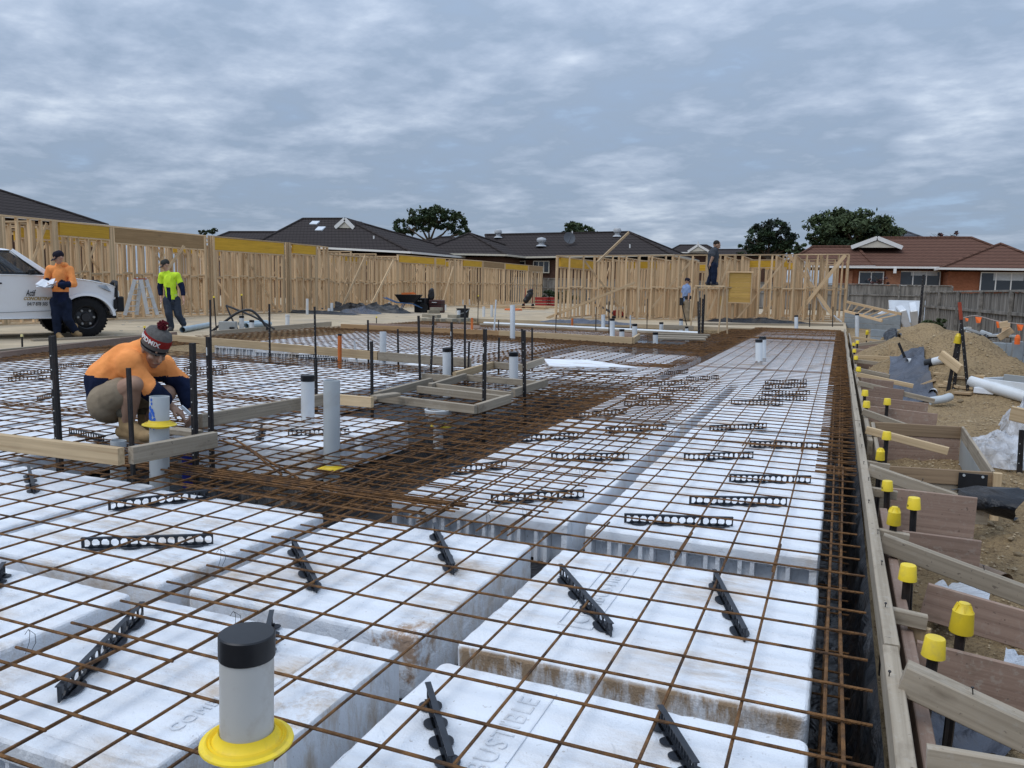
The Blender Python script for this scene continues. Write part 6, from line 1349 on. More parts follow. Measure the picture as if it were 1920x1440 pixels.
for y in (-.42, .42):
    g = MB(); g.box(-2.4, -2.2, y - .24, y + .24, 1.1, 1.62); g.box(-2.36, -2.24, y - .12, y + .12, 1.63, 1.80); g.build('seat', TRIM, ut, bevel=.03)
g = MB(); pts = [Vector((-1.55, -.42 + .18 * math.cos(a_), 1.42 + .17 * math.sin(a_))) for a_ in [i * math.pi / 10 for i in range(21)]]; g.tube([p + Vector(((p.z - 1.42) * -.5, 0, 0)) for p in pts], .014, 6); g.beam((-1.55, -.58, 1.42), (-1.55, -.26, 1.42), .03, .03); g.build('steering_wheel', TRIM, ut)
g = MB(); g.ell((-1.66, 0, 1.78), (.02, .12, .035), 10, 6); g.build('mirror', TRIM, ut)
# door lines, handle, arch flare, mirror
def side(pts, r, nm, m=TRIM, y=-.9285):
    g = MB(); g.tube([(x, y, z) for x, z in pts], r, 5); return g.build(nm, m, ut)
dr = side([(-.98, 1.36), (-.86, .95), (-.90, .60), (-2.02, .56), (-2.10, .8), (-2.10, 1.36)], .005, 'door', mat('panel_gap', (.08, .08, .085), .8), -.9235)
g = MB(); g.box(-1.95, -1.75, -.962, -.935, 1.165, 1.20); g.build('handle', TRIM, dr, bevel=.008)
g = MB(); g.box(-1.30, -1.20, -1.06, -.90, 1.385, 1.50); g.build('side_mirror', TRIM, ut, bevel=.03)
g = MB()
for r0, r1 in ((.50, .56),):
    A0 = arc(0, .43, r0, 178, 5, 20); A1 = arc(0, .43, r1, 178, 5, 20); n = len(A0)
    g.add([(x, -.925, z) for x, z in A0] + [(x, -.915, z) for x, z in A1] + [(x, -.955, z) for x, z in A0] + [(x, -.945, z) for x, z in A1], [(i, i + 1, n + i + 1, n + i) for i in range(n - 1)] + [(2 * n + i, 3 * n + i, 3 * n + i + 1, 2 * n + i + 1) for i in range(n - 1)] + [(n + i, n + i + 1, 3 * n + i + 1, 3 * n + i) for i in range(n - 1)] + [(i, 2 * n + i, 2 * n + i + 1, i + 1) for i in range(n - 1)])
g.build('wheel_arch', CARW, ut, smooth=True)
g = MB()
for s_ in (-1, 1): g.box(-.56, .54, s_ * .60 - .01, s_ * .60 + .01, .5, 1.05)
g.box(-.58, .56, -.6, .6, 1.03, 1.05); g.build('wheel_well', RUBBER, ut)
def wheel(x, y, s_):
    g = MB(); M = Matrix.Translation((x, y, .40)) @ Matrix.Rotation(math.pi / 2, 4, 'X'); w_ = .135
    g.lathe([(.235, -w_), (.30, -w_ * 1.02), (.365, -w_ * .95), (.395, -w_ * .75), (.40, -w_ * .4), (.40, w_ * .4), (.395, w_ * .75), (.365, w_ * .95), (.30, w_ * 1.02), (.235, w_)], 40, M, caps=False); wo_ = g.build('wheel', RUBBER, ut, smooth=True)
    tr2 = MB()
    for k in range(36):
        an = k * math.pi / 18; c, z = math.cos(an), math.sin(an)
        for yy in (-.09, 0, .09): tr2.beam((x + c * .399, y + yy - .035, .40 + z * .399), (x + c * .399, y + yy + .03, .40 + z * .399), .035, .014, up=(c, 0, z))
    tr2.build('tread', RUBBER, wo_)
    rm = MB(); o_ = .10 * s_
    rm.lathe([(.235, -.12), (.22, -.10), (.215, .10), (.235, .12)], 32, M, caps=False); rm.lathe([(.215, 0), (.19, .02 * 1), (.10, .03), (.085, .06), (.0, .06)], 32, Matrix.Translation((x, y + o_ * .3, .40)) @ Matrix.Rotation(math.pi / 2 if s_ < 0 else -math.pi / 2, 4, 'X'), caps=False)
    rb = rm.build('rim', mat('dark_rim', (.045, .045, .048), .4, .1, 5, .5, metal=.5), wo_, smooth=True)
    lg = MB()
    for k in range(6):
        an = k * math.pi / 3; lg.lathe([(.028, 0), (.028, .03), (.02, .04)], 10, Matrix.Translation((x + .15 * math.cos(an), y + s_ * .05, .40 + .15 * math.sin(an))) @ Matrix.Rotation(math.pi / 2 if s_ < 0 else -math.pi / 2, 4, 'X'))
    lg.build('wheel_nuts', mat('pale_metal', (.35, .35, .34), .4, metal=.6), rb)
wheel(0, -.79, -1); wheel(0, .79, 1); wheel(-3.25, -.79, -1); wheel(-3.25, .79, 1)
for s_ in (-1, 1):
    g = MB(); V = [(.63, s_ * .66, 1.10), (.40, s_ * .905, 1.17), (.22, s_ * .925, 1.16), (.48, s_ * .935, 1.02), (.66, s_ * .66, 1.00)]
    g.add(V + [(x - .02, y * .97, z) for x, y, z in V], [(0, 1, 2, 3, 4), (9, 8, 7, 6, 5)]); g.build('headlight', mat('lamp_glass', (.30, .33, .36), .08, .2, 8, .7), ut)
bbr = MB(); bbr.box(.58, .74, -.93, .93, .56, .92); bbr.box(.52, .60, -.955, -.90, .62, .86); bbr.box(.52, .60, .90, .955, .62, .86); bar_ = bbr.build('bull_bar', TRIM, ut, bevel=.03)
for s_ in (-1, 1):
    g = MB(); g.tube([(.71, s_ * .25, .9), (.72, s_ * .27, 1.2), (.70, s_ * .45, 1.26), (.64, s_ * .80, 1.25), (.60, s_ * .90, 1.16), (.58, s_ * .92, .9)], .032, 8); g.tube([(.70, s_ * .45, .9), (.70, s_ * .45, 1.26)], .022, 6); g.build('hoop', TRIM, bar_, smooth=True)
for ch in ut.children:
    if ch.name.split('.')[0] == 'wheel': continue
    ch.scale = (1, 1, .9)
    if ch.name.split('.')[0] in ('pillar', 'roof', 'side_window', 'windscreen', 'dashboard', 'seat', 'steering_wheel', 'mirror', 'side_mirror', 'door'): ch.location.x = .28
def decal(txt, px0, py0, px1, size, m, shear, nm, spacing=1.0, bold=0.0):
    def hit(px, py):
        o_ = UMI @ Vector((0, 0, CAMZ)); d_ = UMI.to_3x3() @ ray(px, py); k_ = (-.931 - o_.y) / d_.y; return o_ + d_ * k_
    a_, b2 = hit(px0, py0), hit(px1, py0); me = text_mesh(txt, 1.0, .0, shear, spacing, off=bold); w_ = max(v.co.x for v in me.vertices); sx = (b2.x - a_.x) / w_
    for v in me.vertices: v.co = Vector((a_.x + v.co.x * sx - .28, -.931 - v.co.z, (a_.z + v.co.y * size) / .9))
    linkm(nm, me, m, dr)
decal('Actif', 49, 554.5, 68, .165, BLACKP, .35, 'sign_lettering', bold=.02); decal('CONCRETING', 43.5, 562.5, 98, .085, mat('gold_print', (.36, .22, .03), .6), .4, 'sign_lettering', bold=.03); decal('0417 878 505', 50.5, 573, 90, .095, BLACKP, .25, 'sign_lettering', bold=.02)
# ------------------------------------------------------------------ things on the concrete and in the distance
def rot_to(px0, py0, px1, py1, z=SLZ): a, b = G(px0, py0, z), G(px1, py1, z); return a, b
B = G(262, 602, SLZ); t = thing('stepladder', 'aluminium stepladder standing open between the bull bar and the yellow vested worker', 'stepladder', B)
S = lambda px, py, o=0.0: PPt(px, py, o, B) - B
top = S(264, 524)
def rung_ladder(p0, p1, q0, q1, n, nm):
    g = MB(); g.beam(p0, q0, .045, .10); g.beam(p1, q1, .045, .10); o = g.build(nm, ALU, t)
    for k in range(n):
        s_ = (k + .6) / (n + .3); g = MB(); g.beam(p0.lerp(q0, s_), p1.lerp(q1, s_), .07, .025); g.build('step', ALU, o)
rung_ladder(S(234, 591, -.3), S(256, 590, .0), S(253, 524, -.2), S(264, 524, .05), 6, 'front_frame'); rung_ladder(S(277, 589, -.1), S(295, 590, .3), S(264, 524, -.15), S(274, 524, .1), 3, 'back_frame')
g = MB(); g.beam(S(252, 523, -.15), S(274, 523, .05), .16, .03); g.build('top_step', mat('ladder_red', (.35, .05, .04), .6), t)
# wheelbarrow
B = G(765, 586, SLZ); s_ = 1.0; t = thing('wheelbarrow', 'wheelbarrow with black tray, blue frame and orange tool standing before the frames', 'wheelbarrow', B, .35)
g = MB(); lo, hi = [(-.30, -.2), (.30, -.2), (.30, .2), (-.30, .2)], [(-.52, -.34), (.60, -.34), (.60, .34), (-.52, .34)]
for z, pr in ((.42, lo), (.76, hi), (.76, [(x * .95, y * .94) for x, y in hi]), (.44, [(x * .95, y * .94) for x, y in lo])): g.v += [(x, y, z) for x, y in pr]
for j in range(3):
    for i in range(4): g.f.append((j * 4 + i, j * 4 + (i + 1) % 4, j * 4 + 4 + (i + 1) % 4, j * 4 + 4 + i))
g.f += [(0, 3, 2, 1), (12, 13, 14, 15)]; g.build('tray', BLACKP, t)
BLUEM = mat('blue_metal', (.06, .13, .26), .5)
for y in (-.22, .22):
    g = MB(); g.tube([(.62, y * .3, .2), (.2, y, .38), (-.5, y, .42), (-1.0, y * 1.2, .62)], .02, 8); g.build('handle_bar', BLUEM, t, smooth=True); g = MB(); g.tube([(-.15, y, .4), (-.35, y, .02), (-.2, y, .02)], .018, 8); g.build('leg', BLUEM, t, smooth=True)
g = MB(); g.lathe([(.08, -.04), (.19, -.045), (.20, 0), (.19, .045), (.08, .04)], 20, Matrix.Translation((.66, 0, .2)) @ Matrix.Rotation(math.pi / 2, 4, 'X')); g.build('wheel', RUBBER, t, smooth=True)
p = B + Vector((0, 0, .76)); g = MB(); g.beam((p.x - .3, p.y, p.z + .03), (p.x + .25, p.y + .1, p.z + .06), .12, .08); g.beam((p.x + .1, p.y, p.z + .05), (p.x + .4, p.y - .05, p.z + .04), .06, .05); tag(g.build('power_tool', ORG), 'orange power tool lying on the wheelbarrow tray', 'power tool')
# black tool cases and jacket
B = G(806, 586, SLZ)
for dx, w_, h_, lb, m_ in ((-.35, .55, .62, 'black tool case left of the draped black jacket', BLACKP), (.30, .60, .55, 'dark red and black tool case under the draped jacket', mat('dark_case', (.05, .018, .018), .5))):
    t = thing('tool_case', lb, 'tool case', B + RIGHT * dx); g = MB(); g.box(-w_ / 2, w_ / 2, -.2, .2, 0, h_); b0 = g.build('case', m_, t, bevel=.03); g = MB(); g.tube([(-.1, -.21, h_ * .8), (-.1, -.26, h_ * .8), (.1, -.26, h_ * .8), (.1, -.21, h_ * .8)], .015, 6); g.build('handle', PVCG, t)
    g = MB(); g.box(-w_ / 2 - .004, w_ / 2 + .004, -.204, .204, h_ * .62, h_ * .66); g.build('lid_seam', TRIM, b0)
o = blob('jacket', [swept(Vector((0, 0, .66)), Vector((.02, 0, .95)), .13, .10), swept(Vector((-.08, 0, .9)), Vector((-.11, -.02, .7)), .05, .04), swept(Vector((.08, 0, .9)), Vector((.12, -.02, .7)), .05, .04)], .03, BLACKP, None, 0, 4, None, .02, 7); o.location = B + RIGHT * .05; tag(o, 'black jacket draped upright over the tool cases', 'jacket')
# black tub
B = G(868, 597, SLZ); t = thing('tub', 'round black plastic tub on the far concrete left of the tall white pipe', 'tub', B); g = MB(); g.lathe([(.20, 0), (.23, .33), (.25, .335), (.25, .36), (.22, .36), (.19, .02)], 20); g.build('bucket', BLACKP, t, smooth=True); g = MB(); g.tube([(-.24, 0, .33), (-.2, -.2, .22), (0, -.27, .18), (.2, -.2, .22), (.24, 0, .33)], .008, 5); g.build('handle', PVCG, t)
# brick stacks
BLK = mat('pale_block', (.33, .29, .22), .9, .2, 5, .1, rnd=.2)
B = G(808, 603, SLZ); k = 0
fl = 'pale masonry block in the low stack behind the boxing stakes'
for px, py, z in [(800, 602, 0), (812, 603, 0), (824, 603, 0), (803, 601, .11), (815, 602, .11), (813, 600, .22), (818, 601, .33), (845, 603, 0), (858, 603, 0), (868, 602, 0), (851, 602, .11)]:
    p = G(px, py, SLZ); g = MB(); g.box(-.2, .2, -.1, .1, 0, .105); o = g.build('masonry_block', BLK, bevel=.006); o.location = p + Vector((0, 0, z)); o.rotation_euler = (0, 0, R_.uniform(-.5, .9)); tag(o, fl, 'block', 'stacked masonry blocks')
g = MB(); g.box(-.19, .19, -.12, .12, 0, .24); o = g.build('masonry_block', CONCP, bevel=.008); o.location = G(428, 622, SLZ); o.rotation_euler = (0, 0, .5); tag(o, 'single grey block behind the short white pipe and black conduits', 'block')
# red engine with long handle
B = G(1162, 597, SLZ); t = thing('power_screed', 'red petrol engine with long dark boom leaning before the far frames', 'power screed', B)
for nm, bx_, m_ in (('engine', (-.24, .20, -.18, .18, .10, .32), mat('engine_red', (.25, .025, .02), .5)), ('fuel_tank', (-.16, .16, -.13, .13, .33, .46), mat('tank_white', (.6, .6, .56), .5)), ('base', (-.3, .3, -.22, .22, 0, .09), BLACKP)): g = MB(); g.box(*bx_); g.build(nm, m_, t, bevel=.02)
g = MB(); e = PPt(1103, 560, .2, B) - B; g.tube([Vector((-.2, 0, .15)), Vector((-.5, 0, .3)), e], [.05, .045, .03], 8); g.tube([Vector((-.2, .08, .12)), e + Vector((.05, .1, -.05))], .02, 6); g.build('boom', mat('boom_grey', (.12, .12, .13), .5), t, smooth=True)
g = MB(); g.tube([Vector((.2, 0, .05)), Vector((.7, -.2, .02)), Vector((1.2, .1, .015))], .02, 6); g.build('float_bar', PVCG, t)
B = G(990, 580, SLZ); t = thing('trolley', 'red hand trolley loaded with black bags before the gap in the frames', 'trolley', B)
REDM = mat('red_metal', (.30, .03, .025), .5)
for x in (-.22, .22):
    g = MB(); g.tube([(x, 0, .15), (x * .9, .15, 1.1)], .022, 6); g.build('rail', REDM, t); g = MB(); g.lathe([(.05, -.03), (.15, -.035), (.15, .035), (.05, .03)], 16, Matrix.Translation((x * 1.2, 0, .15)) @ Matrix.Rotation(math.pi / 2, 4, 'Y')); g.build('wheel', RUBBER, t, smooth=True)
g = MB(); g.box(-.26, .26, -.3, 0, .10, .13); g.build('toe_plate', REDM, t); o = blob('bag', [swept(Vector((-.1, -.1, .45)), Vector((.15, -.05, .8)), .14, .15), swept(Vector((0, 0, .9)), Vector((.22, -.1, .98)), .08, .1)], .03, BLACKP, t, 0, 3, None, .02, 7)
for px, lb in ((1016, 'left one of two red crates by the timber fence gap'), (1030, 'right one of two red crates by the timber fence gap')):
    p = G(px, 574, SLZ); t = thing('crate', lb, 'crate', p); g = MB()
    for z in (.02, .2, .38): g.box(-.36, .36, -.27, .27, z, z + .13)
    g.build('box', REDM, t); g = MB(); g.box(-.38, .38, -.29, .29, .51, .55); g.build('rim', REDM, t)
g = MB(); c = G(962, 582, SLZ); pts = [c + Vector((math.cos(a_ * .9) * (.35 + .1 * math.sin(a_ * 2.3)), math.sin(a_ * .9) * .3, .04 + .03 * math.sin(a_ * 3))) for a_ in [i * .35 for i in range(60)]]; g.tube(pts, .03, 6); tag(g.build('extension_lead', ORG, smooth=True), 'coiled orange extension lead on the far concrete', 'extension lead')
for i in range(9):
    a = G(868 + i * 11 + R_.uniform(-4, 4), 576 + R_.uniform(-1, 3), SLZ); board('timber_length', a + Vector((0, 0, .05 + .05 * (i % 3))), a + Vector((2.6 + R_.uniform(0, 1.5), R_.uniform(-.3, .3), .05 + .05 * (i % 3))), .09, .045, PINEF, 'pale timber length lying on the concrete before the left frames', 'timber length', 'timber lengths on the far concrete')
# heaps of black plastic, draped
def heap(label, px, py, lx, ly, h, m, z=SLZ, seed=1, rz=0.0, name='plastic_heap', cat='plastic sheet', base=None):
    p = base if base is not None else G(px, py, z); g = MB(); n = 30
    for j in range(n + 1):
        for i in range(n + 1):
            u, v = 2 * i / n - 1, 2 * j / n - 1; r = min(1, (abs(u) ** 2.6 + abs(v) ** 2.6) ** (1 / 2.6))
            e = (1 - r ** 2) ; q = Vector((u * 3, v * 3, seed * 7.3)); f = mnoise.noise(q) * .5 + abs(mnoise.noise(q * 2.3)) * .6 + abs(mnoise.noise(q * 5)) * .2
            g.v.append((u * lx + .15 * lx * mnoise.noise(q * .8), v * ly + .2 * ly * mnoise.noise(q * .8 + Vector((9, 0, 0))), max(.0, h * e ** .8 * (.45 + f * (.45 if name == 'plastic_bag' else 1.0 if h < .5 else .55))) + .004))
    for j in range(n):
        for i in range(n): a_ = j * (n + 1) + i; g.f.append((a_, a_ + 1, a_ + n + 2, a_ + n + 1))
    o = g.build(name, m, smooth=True); o.location = p; o.rotation_euler = (0, 0, rz); return tag(o, label, cat, 'crumpled sheets on the ground')
heap('crumpled black plastic heap at the foot of the two long props', 655, 583, 1.5, .5, .42, BLACKP, seed=2); heap('crumpled black plastic heap beside the wheelbarrow', 712, 586, 1.4, .45, .48, BLACKP, seed=3); heap('low black plastic sheet below the double post', 590, 588, 1.9, .4, .16, BLACKP, seed=4); heap('small black plastic heap by the narrow frame panel', 560, 572, .8, .4, .6, BLACKP, seed=5)
heap('flat black plastic strip along the foot of the far frame', 1420, 608, 2.2, .5, .28, MEMB, z=-.1, seed=6); heap('grey canvas sheet on the concrete at the right prop', 675, 588, .9, .4, .3, TARP, seed=8); heap('dark sheet lying at the left end of the far building', 1100, 606, 1.6, .5, .16, TARP, seed=9)
# black conduits and lying pipes left of centre
def cond(pts, r, lb, m=BLACKP): g = MB(); g.tube(pts, r, 8); return tag(g.build('conduit', m, smooth=True), lb, 'conduit', 'conduits on the concrete')
def curve(*pts, n=8):
    P = [Vector(p) for p in pts]; out = []
    for i in range(len(P) - 1):
        p0, p1, p2, p3 = P[max(i - 1, 0)], P[i], P[i + 1], P[min(i + 2, len(P) - 1)]
        for k in range(n):
            u = k / n; out.append(.5 * ((2 * p1) + (p2 - p0) * u + (2 * p0 - 5 * p1 + 4 * p2 - p3) * u * u + (3 * p1 - p0 - 3 * p2 + p3) * u ** 3))
    return out + [P[-1]]
B = G(452, 622, SLZ); V = lambda px, py, o=0.0: PPt(px, py, o, B)
cond(curve(V(396, 622), V(420, 604), V(448, 585), V(470, 582), V(488, 597), V(502, 618)), .03, 'black curved conduit arching over the three white pipes'); cond(curve(V(424, 573, .4), V(450, 583, .3), V(480, 596, .2), V(514, 617)), .025, 'thin black conduit rising left of the curved one'); cond(curve(V(424, 573, .2), V(436, 600, .1), V(448, 621)), .02, 'thin straight grey conduit propped in front of the block', STEEL)
for pa, pb_, lb in [((342, 624), (392, 614), 'pale blue grey pipe lying right of the yellow vested worker'), ((462, 616), (506, 612), 'first grey pipe lying behind the white pipes'), ((450, 612), (500, 609), 'second grey pipe lying behind the white pipes')]:
    a, b = G(*pa, SLZ), G(*pb_, SLZ); up_ = Vector((0, 0, .07)); lying([a + up_, b + up_], .065, lb, mat('blue_grey_pipe', (.36, .44, .48), .4))
# white foam offcut, pan and pipes in the trench
a, b, c, d = G(1020, 676, .0), G(1100, 678, .0), G(1195, 692, .0), G(1030, 690, .0); g = MB(); k = Vector((0, 0, .03)); g.add([a + k, b + k, c + k, d + k, a - k, b - k, c - k, d - k], [(0, 3, 2, 1), (4, 5, 6, 7), (0, 1, 5, 4), (1, 2, 6, 5), (2, 3, 7, 6), (3, 0, 4, 7)]); tag(g.build('foam_sheet', FOAM), 'white foam sheet lying on the mesh behind the boxing', 'foam sheet')
p = G(822, 778, -.02); t = thing('waste_pan', 'white round pan hanging below the front of the boxing frame', 'pan', p); g = MB(); g.lathe([(.04, -.06), (.09, -.05), (.115, .0), (.125, .05), (.12, .055), (.10, .01), (.03, -.04)], 24); g.build('bowl', PVC, t, smooth=True); g = MB(); g.lathe([(.045, -.3), (.045, -.06)], 16); g.build('outlet', PVC, t, smooth=True)
for px, py, lb in ((828, 797, 'flat yellow collar in the trench below the boxing pan'), (690, 802, 'flat yellow collar in the trench right of the capped pipe'), (572, 800, 'flat yellow collar half hidden by the mesh near the capped pipe')):
    g = MB(); g.lathe([(.05, .01), (.056, .014), (.07, .0), (.10, -.004), (.10, -.012), (.05, -.006)], 24, Matrix.Translation(G(px, py, -.12)), caps=False); tag(g.build('pipe_collar', YELLOW, smooth=True), lb, 'pipe collar', 'yellow pipe collars')
p = G(352, 860, -.1); g = MB(); g.tube([p + Vector((0, 0, -.2)), p + Vector((0, 0, .12))], .04, 14); tag(g.build('wrapped_pipe', mat('blue_wrap', (.012, .02, .16), .5), smooth=True), 'dark blue wrapped pipe below the corner of the near boards', 'pipe')
# ------------------------------------------------------------------ right hand side
SILV = mat('silver_foil', (.62, .64, .66), .35, .1, 3, .5, metal=.15, bump=.8, bscale=3)
t = thing('foil_bundle', 'silver foil wrapped bundle leaning at the side fence', 'wrapped bundle', G(1694, 607, -.2)); rr_ = random.Random(5)
for k in range(4):
    M = Matrix.Translation((-.75 + .42 * k, .1 * k, -.1)) @ Matrix.Rotation(.3 - .12 * k, 4, 'Z') @ Matrix.Rotation(-.55 + .12 * k, 4, 'Y') @ Matrix.Rotation(.2 * (k - 1), 4, 'X'); g = MB(); g.box(-.16, .16, -.5, .5, 0, .62 + .12 * k, M); o = g.build('wrapped_slab', SILV, t, bevel=.04)
pz = G(1700, 606, -.2); g = MB(); M = Matrix.Translation(pz + Vector((.2, .3, 0))) @ Matrix.Rotation(.2, 4, 'Z') @ Matrix.Rotation(-.5, 4, 'X')
g.box(-.9, 1.0, -.05, .05, 0, 1.15, M); tag(g.build('foil_sheet', MATS['silver_foil'], bevel=.02), 'flat silver sheet standing behind the foil bundle', 'insulation sheet')
def post(px, pb_, pt_, w_, m_, lb, z=-.25, lean=None):
    b = G(px, pb_, z); tp = GD(lean or px, pt_, b); return board('foam_post', b - (tp - b).normalized() * .2, tp, w_, w_ * .8, m_, lb, 'foam post', 'white foam posts', up=(0, 1, 0), ch=.01)
WF = mat('white_foam_post', (.66, .65, .62), .8, .08, 4, .2, stain=(.35, .28, .2), stain_amt=.4); post(1753, 622, 588, .16, WF, 'white foam column cover standing on the soil at the fence', lean=1757); post(1813, 645, 613, .13, WF, 'second white foam column cover right of the red topped picket', lean=1817)
SLEEP = mat('grey_sleeper', (.27, .30, .32), .85, .12, 5, .2, rnd=.06)
def sleeper_wall(lb, a, b, ztop, n, post_b=True):
    a = Vector(a); b = Vector(b); t = thing('sleeper_wall', lb, 'retaining wall', (a.x, a.y, ztop - .2 * n), 0, 'grey sleeper retaining walls'); o = Vector((a.x, a.y, ztop - .2 * n))
    for k in range(n): board('sleeper', Vector((a.x, a.y, ztop - .1 - .2 * k)) - o, Vector((b.x, b.y, ztop - .1 - .2 * k)) - o, .075, .192, SLEEP, parent=t, ch=.008)
    for e in ((b,) if post_b else ()): board('steel_post', Vector((e.x, e.y - .03, ztop - .2 * n - .3)) - o, Vector((e.x, e.y - .03, ztop + .0)) - o, .13, .13, mat('galv_post', (.30, .33, .35), .5, metal=.3), parent=t, up=(0, 1, 0), ch=.01)
a = GY(1818, 638, 14.6); b = GY(1896, 637, 14.2); sleeper_wall('grey sleeper retaining wall right of the big soil heap', a, b, a.z, 5)
a = GY(1908, 640, 13.6); b = GY(1990, 640, 13.3); sleeper_wall('grey sleeper wall cut by the right edge of the photo', a, b, a.z, 5, False); board('steel_post', (a.x, a.y - .03, a.z - 1.0), (a.x, a.y - .03, a.z), .13, .13, MATS['galv_post'], 'grey steel post at the start of the cut off sleeper wall', 'post', up=(0, 1, 0))
a = GY(1634, 617, 23.5); b = GY(1700, 616, 23.0); sleeper_wall('low grey sleeper wall left of the dark soil heap', a, b, a.z, 3, False); a = GY(1775, 636, 17.5); b = GY(1822, 638, 17.2); sleeper_wall('sleeper wall top showing above the big soil heap', a, b, a.z, 2, False)
a = GY(1585, 586, 34); b = GY(1690, 588, 33); sleeper_wall('grey sleeper wall behind the leaning ladder frame', a, b, a.z, 3, False)
rr_ = random.Random(4)
for i in range(10):
    p = GY(rr_.uniform(1838, 1864), rr_.uniform(626, 635), 15.4); board('debris_piece', p, p + Vector((rr_.uniform(-.4, .4), rr_.uniform(-.2, .2), rr_.uniform(-.12, .12))), .08, .04, rr_.choice([BLACKP, SLEEP, PVCG, STEEL]), 'dark scrap piece in the heap behind the sleeper wall', 'scrap', 'scrap behind the sleeper wall')
for pa, pb_, lb in [((1872, 634), (1898, 618), 'pale offcut leaning on the sleeper wall'), ((1884, 632), (1887, 605), 'upright pale timber behind the sleeper wall'), ((1874, 610), (1890, 607), 'short cross timber on the upright timber')]: board('timber_offcut', GY(*pa, 15.0 - .12 * (pa[0] == 1874) + .1 * (pa[0] == 1884)), GY(*pb_, 15.0 - .12 * (pa[0] == 1874) + .1 * (pa[0] == 1884)), .07, .1, PINEF, lb, 'timber offcut')
# bunting
fl_pts = [(1806, 596), (1830, 592), (1870, 602), (1912, 607), (1990, 613)]
g = MB(); g.tube(curve(*[GY(px, py, 15.2) for px, py in fl_pts]), .006, 5); tag(g.build('string', mat('string', (.5, .42, .38), .8)), 'thin string carrying orange flags along the side fence', 'string')
FLAG = mat('orange_flag', (.85, .16, .03), .6)
for px, py, lb in [(1835, 596, 'orange flag nearest the red topped picket'), (1874, 605, 'orange flag above the upright pale timber'), (1913, 610, 'orange flag near the right edge'), (1813, 598, 'small folded orange flag by the white foam post')]:
    p = GY(px, py - 2, 15.15); s_ = .05 if px != 1813 else .028; g = MB(); g.add([p + Vector((-s_, 0, .0)), p + Vector((s_, .02, -.01)), p + Vector((s_ * .5, -.03, -s_ * 2.0)), p + Vector((-s_ * .5, .0, -s_ * 2.1)), p + Vector((-s_, .004, .0)), p + Vector((s_, .024, -.01)), p + Vector((s_ * .5, -.026, -s_ * 2.0)), p + Vector((-s_ * .5, .004, -s_ * 2.1))], [(0, 1, 2, 3), (7, 6, 5, 4), (0, 4, 5, 1), (1, 5, 6, 2), (2, 6, 7, 3), (3, 7, 4, 0)]); tag(g.build('flag', FLAG), lb, 'flag', 'orange flags')
p = GY(1908, 634, 13.4); g = MB(); g.lathe([(.035, -.09), (.037, 0), (.025, .04), (.005, .05)], 12, Matrix.Translation(p)); tag(g.build('stake_cap', FLAG), 'orange cap between the two sleeper walls', 'cap')
# membrane on the soil, black fold, clear plastic, tube, rocks
def ground_sheet(lb, pts, m_, lift=.02, amp=.03, n=22, name='plastic_sheet'):
    """four photo corners laid over the soil"""
    c = [onray(*p, 0) for p in pts]; g = MB()
    for j in range(n + 1):
        for i in range(n + 1):
            u, v = i / n, j / n; p = (c[0] * (1 - u) + c[1] * u) * (1 - v) + (c[3] * (1 - u) + c[2] * u) * v
            e = mnoise.noise(Vector((u * 5, v * 5, 3))) * .12; p.x += e * .3; p.y += e
            g.v.append((p.x, p.y, gh(p.x, p.y) + lift + abs(nzv(p.x, p.y, 2.2, 7)) * amp * 2.2 + abs(nzv(p.x, p.y, 6, 8)) * amp))
    for j in range(n):
        for i in range(n): a_ = j * (n + 1) + i; g.f.append((a_, a_ + 1, a_ + n + 2, a_ + n + 1))
    return tag(g.build(name, m_, smooth=True), lb, 'plastic sheet', 'plastic sheets on the soil')
ground_sheet('blue grey plastic sheet spread on the soil beside the crosswise boards', [(1672, 770), (1755, 752), (1732, 668), (1668, 672)], TARP, .03, .05)
ground_sheet('black plastic corner under the diagonal braces', [(1690, 800), (1726, 792), (1722, 768), (1690, 772)], MEMB, .05, .06); ground_sheet('dark plastic scrap at the foot of the middle soil heap', [(1655, 640), (1690, 640), (1682, 622), (1655, 626)], MEMB, .06, .05)
ground_sheet('dark plastic lying below the near crosswise boards', [(1700, 1460), (1900, 1440), (1830, 1290), (1690, 1290)], TARP, .04, .05)
ground_sheet('white plastic sheet scrap on the ground under the reddish crosswise boards', [(1735, 1205), (1850, 1195), (1850, 1150), (1740, 1150)], mat('white_sheet', (.5, .53, .57), .5, extra=memx), .10, .05); ground_sheet('pale board and plastic scrap at the bottom right corner', [(1870, 1340), (1960, 1350), (1960, 1285), (1880, 1280)], MATS['white_sheet'], .12, .03)
c0 = GY(1858, 940, 5.15); g = MB(); n = 18
for j in range(n + 1):
    for i in range(n + 1):
        u, v = i / n, j / n; an = 2.2 - 3.6 * v
        r = .055 + .05 * u; x = c0.x - .17 + u * (.30 + .05 * math.sin(v * 7)); z = c0.z - .01 + r * math.sin(an) * .95 - .05 * u * (1 - v); y = c0.y + .16 - r * math.cos(an) * 1.8
        q = mnoise.noise(Vector((u * 3, v * 5, 2))) * .025 + abs(mnoise.noise(Vector((u * 2, v * 12, 7)))) * .02; g.v.append((x + r * .3 * math.cos(an) + q, y, z + q - .03 * (1 - u)))
for j in range(n):
    for i in range(n): a_ = j * (n + 1) + i; g.f.append((a_, a_ + 1, a_ + n + 2, a_ + n + 1))
tag(g.build('plastic_fold', MEMB, smooth=True), 'thick black plastic fold hanging beside the stained crosswise board', 'plastic sheet', 'plastic sheets on the soil')
CLEAR = bpy.data.materials.new('clear_plastic'); CLEAR.use_nodes = True; tt = CLEAR.node_tree; pb0 = tt.nodes['Principled BSDF']; pb0.inputs['Base Color'].default_value = (.72, .74, .78, 1); pb0.inputs['Roughness'].default_value = .28
